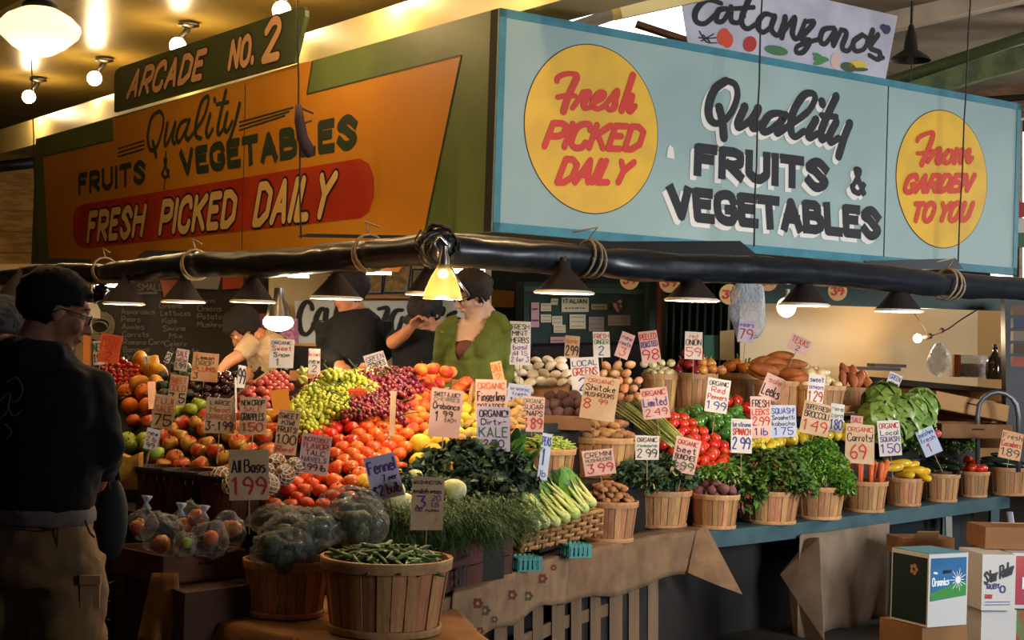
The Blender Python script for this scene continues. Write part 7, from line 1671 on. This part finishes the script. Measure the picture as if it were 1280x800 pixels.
# raised floor the stall workers stand on
mbp = MB(); pz = [X(x, D, 0) for x, D in ((180, 9.2), (640, 8.05), (680, 9.2), (640, 10.3), (200, 10.6))]; mbp.prism([Vector((p.x, p.y, 0)) for p in pz], (0, 0, .30)); tag(mbp.build('duckboard', M_wood), 'low wooden platform the stall workers stand on', 'platform')
def worker(label, D, head, heady, pitch, s, torso, up, arms, skin, top, topmat, hairm, haircut, hands=(), legs_to=.34, hair_amp=.012, rr=(.110, .090, .102), topname='shirt', seedn=1):
    pp = lambda x, y, dz=0: P(x, y, D+dz)
    t = person(label, Vector((pp(torso[-1][0], torso[-1][1]).x, pp(torso[-1][0], torso[-1][1]).y, .30))); Mh = rot_frame(heady, pitch); hc = pp(*head)
    q = MB(); T = head_shape(q, hc, Mh, s); nb = pp(torso[0][0], torso[0][1]); q.tube([T((-.03, 0, -.07)), lerp(T((-.04, 0, -.15)), nb, .5), nb], [.052, .055, .07], 12)
    q.tube([pp(a, b, (z[0] if z else 0)) for a, b, r1, r2, *z in torso], [(r1*.9, r2*.85) for a, b, r1, r2, *z in torso], 20, up=up)
    for a in arms: q.tube([pp(*p) for p in a], [.045, .042, .036, .026][:len(a)] if len(a) > 2 else [.045, .03], 12)
    for (ai, n_, cl) in hands: a = arms[ai]; hand(q, pp(*a[-1]), pp(*a[-1])-pp(*a[-2]), n_, 1, cl)
    b = pp(torso[-1][0], torso[-1][1], torso[-1][4] if len(torso[-1]) > 4 else 0)
    for sx in (-.08, .08): q.tube([Vector((b.x+sx, b.y, b.z)), Vector((b.x+sx*1.1, b.y+.02, .75)), Vector((b.x+sx*1.1, b.y, .36))], [.085, .062, .042], 12)
    bake('body', q, .008, skin, t, 2); eyes(T, Mh, s, t)
    hair_cap('hair', T, Mh, s, t, hairm, haircut, seed=seedn, amp=hair_amp, r=rr)
    q = MB(); q.tube([pp(a, b_, (z[0] if z else 0)) for a, b_, r1, r2, *z in torso], [(r1+.015, r2+.015) for a, b_, r1, r2, *z in torso], 24, up=up)
    for ai, upto in top:
        a = [pp(*p) for p in arms[ai]]; seg = [a[0], lerp(a[0], a[1], .5), a[1]]+a[2:]; n = upto
        q.tube(seg[:n], [.066, .060, .052, .040][:n], 14)
    bake(topname, q, .0085, topmat, t, 2, fold(.007, 14, seedn))
    q = MB()
    for sx in (-.08, .08): q.tube([Vector((b.x+sx, b.y, b.z)), Vector((b.x+sx*1.1, b.y+.02, .75)), Vector((b.x+sx*1.1, b.y, .345))], [.105, .08, .07], 14)
    q.ball(b, (.17, .12, .09), 14, 8); bake('trousers', q, .011, mat('dark_trousers', s2l('#15151a'), .85), t, 2)
    return t, T, Mh, pp
M_blk = mat('black_cotton', s2l('#0a0a0c'), .9, s2l('#0b0b0e'), 6, bump=.1, bscale=200); M_beige = mat('beige_cotton', s2l('#b59a78'), .85, s2l('#a58b6a'), 6)
hc_std = lambda p: (p.x > .050 and p.z < .045) or (p.x > .0 and p.z < .0) or p.z < -.06
# bending worker in beige shirt and black apron vest
t, T, Mh, pp = worker('bending worker in a beige short sleeved shirt and dark vest before the chalkboard', 9.5, (305,412,-.02), R(200), R(50), .98,
    [(322,424,.08,.07,-.02),(330,432,.16,.10,0),(340,448,.17,.12,.04),(350,470,.16,.12,.08),(358,500,.16,.12,.1),(360,530,.17,.12,.1)], Vector((-.8, -.6, 0)),
    [((318,424,-.10),(300,444,-.14),(286,452,-.18),(276,462,-.22)), ((340,424,.12),(322,455,.1),(305,475,0))], M_skin2, [(0, 3), (1, 3)], M_beige, M_hair, hc_std, hands=((0, (0, 0, -1), .5), (1, (0, 0, -1), .5)), seedn=3)
q = MB(); tv = [(326,424,.115,.09,.02),(334,434,.165,.112,.03),(342,450,.190,.142,.05),(351,472,.182,.142,.08),(358,500,.18,.14,.1)]
q.tube([pp(a, b, z) for a, b, r1, r2, z in tv], [(r1, r2) for a, b, r1, r2, z in tv], 24, up=Vector((-.8, -.6, 0))); bake('dark_vest', q, .0085, M_blk, t, 2, fold(.006, 12, 8))
# worker all in black
t, T, Mh, pp = worker('worker all in black with dark curly hair, face hidden by a lamp shade', 9.2, (434,364,0), R(215), R(15), 1.0,
    [(440,388,.09,.07),(442,400,.17,.10),(442,425,.185,.13),(440,450,.18,.13),(440,480,.17,.12),(440,520,.18,.13)], Vector((-.5, -.86, 0)),
    [((408,402,-.02),(404,440,.0),(425,455,-.2)), ((476,402,.02),(480,442,.02),(455,460,-.18))], M_skin2, [(0, 4), (1, 4)], M_blk, M_hair, hc_std, hands=((0, (0, 0, -1), .4), (1, (0, 0, -1), .4)), seedn=5, hair_amp=.02, rr=(.118, .098, .108), topname='black_jacket')
# worker in a dark cap, hand raised
t, T, Mh, pp = worker('worker in a dark cap and black shirt with one hand raised to the face', 9.1, (532,392,0), R(235), R(32), .97,
    [(528,412,.08,.06),(527,420,.15,.09),(525,440,.165,.11),(525,465,.155,.11),(525,500,.16,.11)], Vector((-.4, -.9, 0)),
    [((500,424,-.02),(491,428,-.10),(505,418,-.18),(515,408,-.20)), ((552,424,.02),(556,455,.0),(545,475,-.15))], M_skin2, [(0, 3), (1, 4)], M_blk, M_hair, hc_std, hands=((0, (.6, -.6, -.5), .9), (1, (0, 0, -1), .4)), seedn=9, topname='black_shirt')
M_cap = mat('charcoal_cap', s2l('#2a2422'), .85, s2l('#1f1b1a'), 30)
q = MB(); q.ball(T((-.012, 0, .055)), (.118, .098, .075), 20, 12, M=Mh); q.build('cap', M_cap, t, True)
q = MB(); vs = []
for i in range(9):
    a = -1.1+2.2*i/8
    for r_ in (.085, .17 if abs(a) < .9 else .14): vs.append(T((r_*math.cos(a)+.0, r_*.75*math.sin(a), .045-.02*(r_ > .1))))
q.add(vs, [(2*i, 2*i+1, 2*i+3, 2*i+2) for i in range(8)]); o = q.build('cap_brim', M_cap, t, True); o.modifiers.new('s', 'SOLIDIFY').thickness = .006
# shopper at the far left edge with a dark ribbed hat
t, T, Mh, pp = worker('shopper in a dark ribbed hat at the far left edge, behind the man with glasses', 6.3, (6,417,0), R(20), R(10), 1.0,
    [(0,452,.09,.07),(-2,470,.18,.11),(-4,520,.20,.14),(-4,600,.18,.13),(-4,680,.18,.13)], Vector((.8, .6, 0)),
    [((30,478,-.02),(36,550,.0),(40,590,.15)), ((-40,478,.02),(-44,550,.0),(-20,590,.15))], M_skin2, [(0, 4), (1, 4)], mat('olive_coat', s2l('#2c2a1e'), .9), M_hair, lambda p: True, hands=((0, (0, 0, -1), .4), (1, (0, 0, -1), .4)), seedn=12, topname='olive_coat')
hair_cap('ribbed_hat', T, Mh, 1.0, t, mat('ribbed_wool', s2l('#1a1a1e'), .95, s2l('#35353a'), 20, (.45, .55), stretch=(1, 6, 1)), lambda p: p.z < .0 or (p.x > .06 and p.z < .03), r=(.118, .098, .110), seed=6, amp=.004)
for o in [o for o in COL.objects if o.type == 'MESH' and len(o.data.polygons) == 0]: bpy.data.objects.remove(o)
# ================================================================== PRICE CARDS
cc_ = {'r': mat('marker_red', s2l('#b8281e'), .6), 'k': mat('marker_black', s2l('#1a1820'), .6), 'b': mat('marker_blue', s2l('#2a3a8a'), .6), 'v': mat('marker_violet', s2l('#5a3a8a'), .6), 'g': mat('marker_green', s2l('#2a6a4a'), .6), 'o': mat('marker_orange', s2l('#c8602a'), .6)}
INKS = list('rkbvgo')
papers = {'w': mat('card_white', s2l('#dcd4cc'), .6, s2l('#cfc6bc'), 8), 'p': mat('card_pink', s2l('#dcb4a8'), .6, s2l('#cfa498'), 8), 't': mat('card_tan', s2l('#c8a886'), .6, s2l('#b89872'), 8),
          'a': mat('card_peach', s2l('#e0a878'), .6, s2l('#d49a6a'), 8), 'o': mat('card_orange', s2l('#e0622e'), .6, s2l('#d0541f'), 8), 'y': mat('card_amber', s2l('#e8942e'), .6), 'l': mat('card_lilac', s2l('#c4b8cc'), .6, s2l('#b8acc4'), 8), 'c': mat('card_cool', s2l('#b8c0d4'), .6)}
def card(cx, cy, w, h, tilt, D, paper, lines, label, yaw=0, lean=8):
    c = P(cx, cy, D); wm_, hm = w/F_PX*D, h/F_PX*D
    U = Vector((math.cos(R(yaw)), math.sin(R(yaw)), 0)); N_ = Vector((U.y, -U.x, 0)); V0 = (Vector((0, 0, 1))-N_*math.tan(R(lean))*.5).normalized()
    t_ = R(tilt+1.85); U2 = U*math.cos(t_)-V0*math.sin(t_); V2 = U*math.sin(t_)+V0*math.cos(t_)
    base = c-V2*(hm/2+.13); t = thing('price_card', label, 'price card', base); O = c-U2*wm_/2-V2*hm/2
    pl = Plane(O, U2, V2)
    q = MB(); e = wm_*.03; pl.slab(q, [(0, 0), (wm_, e*random.uniform(-1, 1)), (wm_+e*random.uniform(-1, 1), hm), (e*random.uniform(-1, 1), hm+e)], -.002, .002); q.build('card', papers[paper], t)
    q = MB(); q.tube([c-V2*hm*.4-pl.N*.004, base], .0022, 5); q.build('stick', M_rope, t)
    by = {}
    tot = sum(l[2] for l in lines); y = hm*.95; avail = hm*.9
    for ln in lines:
        s, ink, fh = ln[:3]; hh = avail*fh/tot; x0, x1 = (ln[3], ln[4]) if len(ln) > 3 else (.08, .92)
        if s:
            nat = (sum((glyph(ch)[0] if ch != ' ' else .8)+2.0 for ch in s)-2.0)/9*(hh*.74)*1.25; av = wm_*(x1-x0)
            if nat < av and len(ln) <= 3: m_x = (av-nat)/2/wm_; x0, x1 = x0+m_x, x1-m_x
            elif nat < av: x1 = x0+nat/wm_
            qd = [(wm_*x0, y-hh*.12), (wm_*x1, y-hh*.12), (wm_*x0, y-hh*.86), (wm_*x1, y-hh*.86)]
            q = by.setdefault(ink, MB()); wt = hh*(.085 if hh > hm*.25 else .10); wt = max(wt, .45/F_PX*D)
            if ln[-1] == 'B': wt *= 1.6
            text(q, s, qd, wt, pl.f(.0012+.0003*len(by)), 0, False, 2.0, 5, .3)
        if not (len(ln) > 5 and ln[5] == 'same'): y -= hh
    for ink, q in by.items(): q.build('lettering', cc_[ink], t)
    return t
SLF = lambda x, y: surfL(x, y)-.05
def dm(x): return DF(x)+.40
def db(x): return DF(x)+.86
card(123,441,14,30,-8,7.55,'w',[('NEW','g',1),('1.99','k',1)],'small white and green card behind the orange chilli card at far left')
card(137,436,26,36,5,7.45,'o',[('RED','r',1),('HOT','r',1),('2','r',1.5)],'orange price card standing in the red chillies at far left')
card(227,450,16,27,4,7.4,'w',[('SALE','r',1),('NEW','r',.7),('1.99','k',1)],'small white card standing behind the avocados')
card(256,459,33,35,0,7.25,'a',[('Lemon','k',1),('DROP','g',1),('PLUMS','r',1),('3','k',1.3,.1,.3)],'peach coloured card reading LEMON DROP PLUMS')
card(222,488,23,38,3,7.0,'t',[('SWEET','o',1),('GOLD','o',1),('3 5','k',1.6)],'tan card reading SWEET GOLD behind the pale green apples')
card(210,447,7,14,20,7.5,'w',[('2','k',1)],'tiny white tag beside the mangoes'); card(183,450,7,9,-15,7.5,'w',[('1','k',1)],'tiny white tag on top of the mangoes')
card(190,494,12,34,-4,7.0,'a',[('','k',1)],'blank narrow peach card between the oranges and avocados',yaw=50)
card(204,515,26,42,3,6.8,'t',[('FUJI','o',1),('SALE','o',1),('75','k',1.8)],'tan card reading 75 in the apples')
card(190,549,17,26,8,6.68,'w',[('new','k',1),('2 lb','r',1),('99','k',1)],'small white card at the left edge of the apple heap')
card(275,520,38,44,-1,6.62,'t',[('LARGE','k',.7),('Hood','o',1),('ORANGES','o',.9),('3-.1 99','k',1.5)],'tan card reading LARGE HOOD ORANGES above the mixed apples')
card(316,520,34,46,-3,6.6,'t',[('NEW CROP','k',.8),('SALE','o',.7),('GRAPPLES','k',1.1),('1.50','r',1.3)],'tan card reading NEW CROP GRAPPLES 1.50')
card(352,442,30,36,-2,7.4,'w',[('ORGANIC','k',.7),('Sweet','r',1),('Snap','k',1),('1','g',1.4,.3,.5)],'white card standing behind the star fruit under the bright lamp')
card(393,452,15,32,-3,7.45,'w',[('kiwi','r',1),('new','k',1),('2','k',1.2)],'narrow white card behind the dark cherries')
card(302,471,12,28,4,7.15,'w',[('99','k',1)],'white card leaning on the crate side right of the plums',yaw=45)
card(295,494,5,44,0,6.8,'w',[('','k',1)],'white card seen edge on beside the plums',yaw=75)
card(351,502,22,30,-14,6.75,'y',[('','k',1)],'blank amber card tilted in the radishes')
card(359,541,28,56,3,6.42,'t',[('SWEET','k',.9),('KIWI','k',.9),('FRUITS!','k',1),('1.00','k',1.6),('Ripe!','r',1)],'tan card reading SWEET KIWI FRUITS 1.00')
card(394,568,37,48,4,6.25,'p',[('INCREDIBLE','r',.8),('FLAVOR!','r',1),('TALC','k',.9),('NAVELS','v',.9),('2.99 lb','k',1.2)],'pink card reading INCREDIBLE FLAVOR above the mandarins')
card(447,508,22,44,-6,6.85,'o',[('RED','r',.9),('TANGY','r',.9),('2','r',1.8)],'orange card standing between the green and red grapes')
card(472,458,26,34,-22,7.4,'w',[('GREEN','v',1),('GRAPES','k',1),('7.99','k',1.6)],'white tilted card reading GREEN GRAPES 7.99')
card(491,517,10,56,3,6.6,'t',[('','k',1)],'narrow tan card seen nearly edge on in front of the peaches',yaw=50)
card(557,517,39,60,2,6.5,'p',[('SWEET & JUICY','k',.7),('CHERRIES','g',.6),('Orobianco','k',1.1),('1','k',1.7,.18,.24,'same'),('99','k',1.0,.42,.8),('EACH','k',.6,.5,.85)],'pink card reading SWEET & JUICY OROBIANCO 1.99 EACH')
card(614,500,40,50,-4,6.85,'p',[('ORGANIC','o',.8),('Fingerling','k',1.3),('POTATOES','k',.9),('new crop','k',.6)],'pink card reading ORGANIC FINGERLING standing behind the kale card')
card(617,536,42,54,-3,6.6,'l',[('ORGANIC!!','k',1),('Dirty-','k',.9),('KALE','g',1.5),('2.50','k',1.1)],'lilac grey card reading ORGANIC KALE in the dark kale')
card(622,466,14,28,-16,7.2,'a',[('SALE','o',1),('2','o',1)],'small peach card tilted before the sleeve of the woman in green')
card(650,429,26,54,-3,8.3,'w',[('FRESH','k',.9),('MINT','k',.9),('HERBS','k',1),('basil','v',.9),('dill 1.5','v',.8),('2 for 3','v',.9)],'tall white list card between the woman in green and the pale mushrooms')
card(649,495,30,28,3,7.8,'c',[('organic','v',.8),('fresh','v',.8),('1 65','b',1.4)],'small cool white card below the pale mushrooms')
card(666,518,29,44,0,7.55,'p',[('ORGANIC','g',.8),('SUGAR','k',.9),('SNAPS','k',1),('3 89','r',2)],'pink card reading SUGAR SNAPS 3.89')
card(681,571,14,58,6,7.15,'c',[('PEAS','b',1),('1','b',2,.25,.35),('lb','b',.8)],'narrow white and blue card before the pea basket',yaw=25)
card(715,434,18,28,0,8.7,'t',[('garlic','o',.9),('2.99','k',1.6)],'small tan card reading 2.99 in the back row')
card(752,431,21,32,-5,8.9,'w',[('FRESH','r',.9),('GINGER','g',.9),('2','v',1.8,.3,.6)],'white card reading FRESH GINGER in the back row')
card(781,432,17,32,16,8.95,'p',[('new','v',.8),('roots','v',.8),('3','o',1.4,.3,.7)],'pale pink card leaning right behind the ginger')
card(812,434,24,40,-12,9.1,'p',[('PEELED','r',.9),('ROASTED','v',.9),('98','r',1.6)],'pink card leaning left above the pearl onions')
card(867,432,22,34,-2,9.2,'w',[('red','o',.7),('ONION','k',1),('59','o',1.5)],'white card reading ONION behind the red onions')
card(732,470,36,46,-8,8.2,'w',[('LOCAL','b',.8),('GREENS','r',1.1),('2','b',1.8,.25,.5)],'white card reading LOCAL GREENS right of the pale mushrooms')
card(749,498,44,54,4,7.95,'t',[('ORGANIC','r',.8),('Shiitake','k',1.3),('MUSHROOMS','k',.9),('8','r',2,.08,.38,'same'),('99','r',1.1,.5,.85)],'tan card reading SHIITAKE MUSHROOMS 8.99')
card(819,504,34,38,-11,8.4,'p',[('ORGANIC','r',.7),('Limited','v',1.2),('2.49','r',1)],'pink tilted card reading LIMITED above the asparagus')
card(749,578,39,31,-11,7.45,'p',[('CREMINI','k',1),('MUSHROOMS','g',.7),('3 99','r',1.8)],'peach pink card reading CREMINI MUSHROOMS 3.99')
card(809,560,29,30,-3,7.8,'w',[('ORGANIC','k',.8),('romaine','g',.8),('2 99','k',1.6)],'white card reading 2.99 before the asparagus')
card(857,570,30,44,9,8.05,'p',[('ORGANIC','r',.8),('beet','k',1.1),('BUNCHES','k',.9),('1 99','g',1.5)],'pink card reading BEET BUNCHES 1.99')
card(897,495,28,42,5,9.0,'w',[('ORGANIC','k',.8),('Red','r',1),('Peppers','r',1),('1 99','b',1.5)],'white card reading RED PEPPERS 1.99 before the red onion basket')
card(933,414,20,28,3,9.9,'l',[('pears','v',.8),('79','r',1.6)],'lilac card reading 79 under the hanging plastic bag')
card(927,545,26,42,-2,8.3,'w',[('be strong','b',.8),('SPINACH','r',1),('2 99','b',1.8)],'white card reading SPINACH 2.99 above the beet greens')
card(951,522,25,52,-4,8.9,'p',[('FRESH','k',1),('LEEKS','p' if False else 'r',.8),('2.99','r',1.2),('1 lb','b',1)],'pink card reading FRESH 2.99 left of the blue lettered card')
card(979,527,33,40,-5,9.05,'c',[('SQUASH!','b',1),('Spaghetti','k',.8),('kabocha','k',.8),('1 75','b',1.3)],'pale blue card with blue lettering above the yellow peppers')
card(966,485,26,30,20,9.5,'p',[('sale','r',.7),('Leeks','k',1.4)],'pink card reading LEEKS leaning right in the middle')
card(999,431,26,20,22,9.9,'p',[('TEXAS','r',1.2),('2','k',1)],'pink tilted card reading TEXAS above the cream onions')
card(1020,487,20,38,3,9.3,'w',[('sweet','b',.8),('onion','v',.8),('1 29','r',1.5)],'narrow white card before the basket of cream onions')
card(1020,524,36,40,8,9.25,'t',[('SUPER FRESH','k',.8),('BROCCOLI','k',1),('1 49','r',1.8)],'tan card reading SUPER FRESH BROCCOLI 1.49')
card(1046,523,17,36,3,9.55,'w',[('ripe','g',.8),('corn','g',.8),('1 80','b',1.6)],'white card reading 1.80 right of the broccoli card')
card(1071,525,15,10,0,9.9,'p',[('SALE','r',1)],'tiny pink card behind the CARROTS card')
card(1075,555,37,48,-1,9.35,'t',[('ORGANIC','r',.7),('Carrots!','k',1.2),('69','r',2.2,.18,.7)],'tan card reading CARROTS 69')
card(1112,548,28,44,-7,9.8,'w',[('ORGANIC','r',.8),('Local','k',.8),('SQUASH','v',.8),('1 50','v',1.4)],'white card with violet lettering behind the yellow squash')
card(1116,480,16,27,19,10.3,'w',[('GREEN','b',1),('cabbage','k',.8),('13','r',1.3)],'small white card leaning right on top of the cabbages')
card(1161,552,23,34,-27,10.2,'c',[('zucchini','b',.8),('fresh','v',.8),('1','r',1.5,.3,.5)],'pale blue and pink card strongly tilted behind the zucchini')
card(1264,557,28,34,8,10.5,'a',[('Fresh','k',.9),('Cucumbers','r',1),('1.89','k',1.3)],'peach card reading CUCUMBERS at the right edge')
card(311,594,49,62,-5,6.0,'t',[('','r',.5),('All Bags','k',1.5),('1 99','r',2.1)],'tan card reading ALL BAGS 1.99 at lower left')
card(480,596,40,54,-18,5.95,'l',[('Fennel','v',1.6),('7 per','k',.8,.45,.9),('$2 bulb','k',1.3)],'lilac pink card reading FENNEL tilted at the centre front')
card(534,630,41,66,-2,5.85,'t',[('WASHINGTON','k',.7),('--','k',.4),('english peas','k',1.0),('3','v',2.3,.2,.55,'same'),('20','v',1.0,.65,.9),('LB','v',.9,.65,.85),('100% yummy','k',.7)],'brown tan card reading ENGLISH PEAS 3.20 LB at the centre front')
print('placed', placed, 'objects', len(COL.objects))
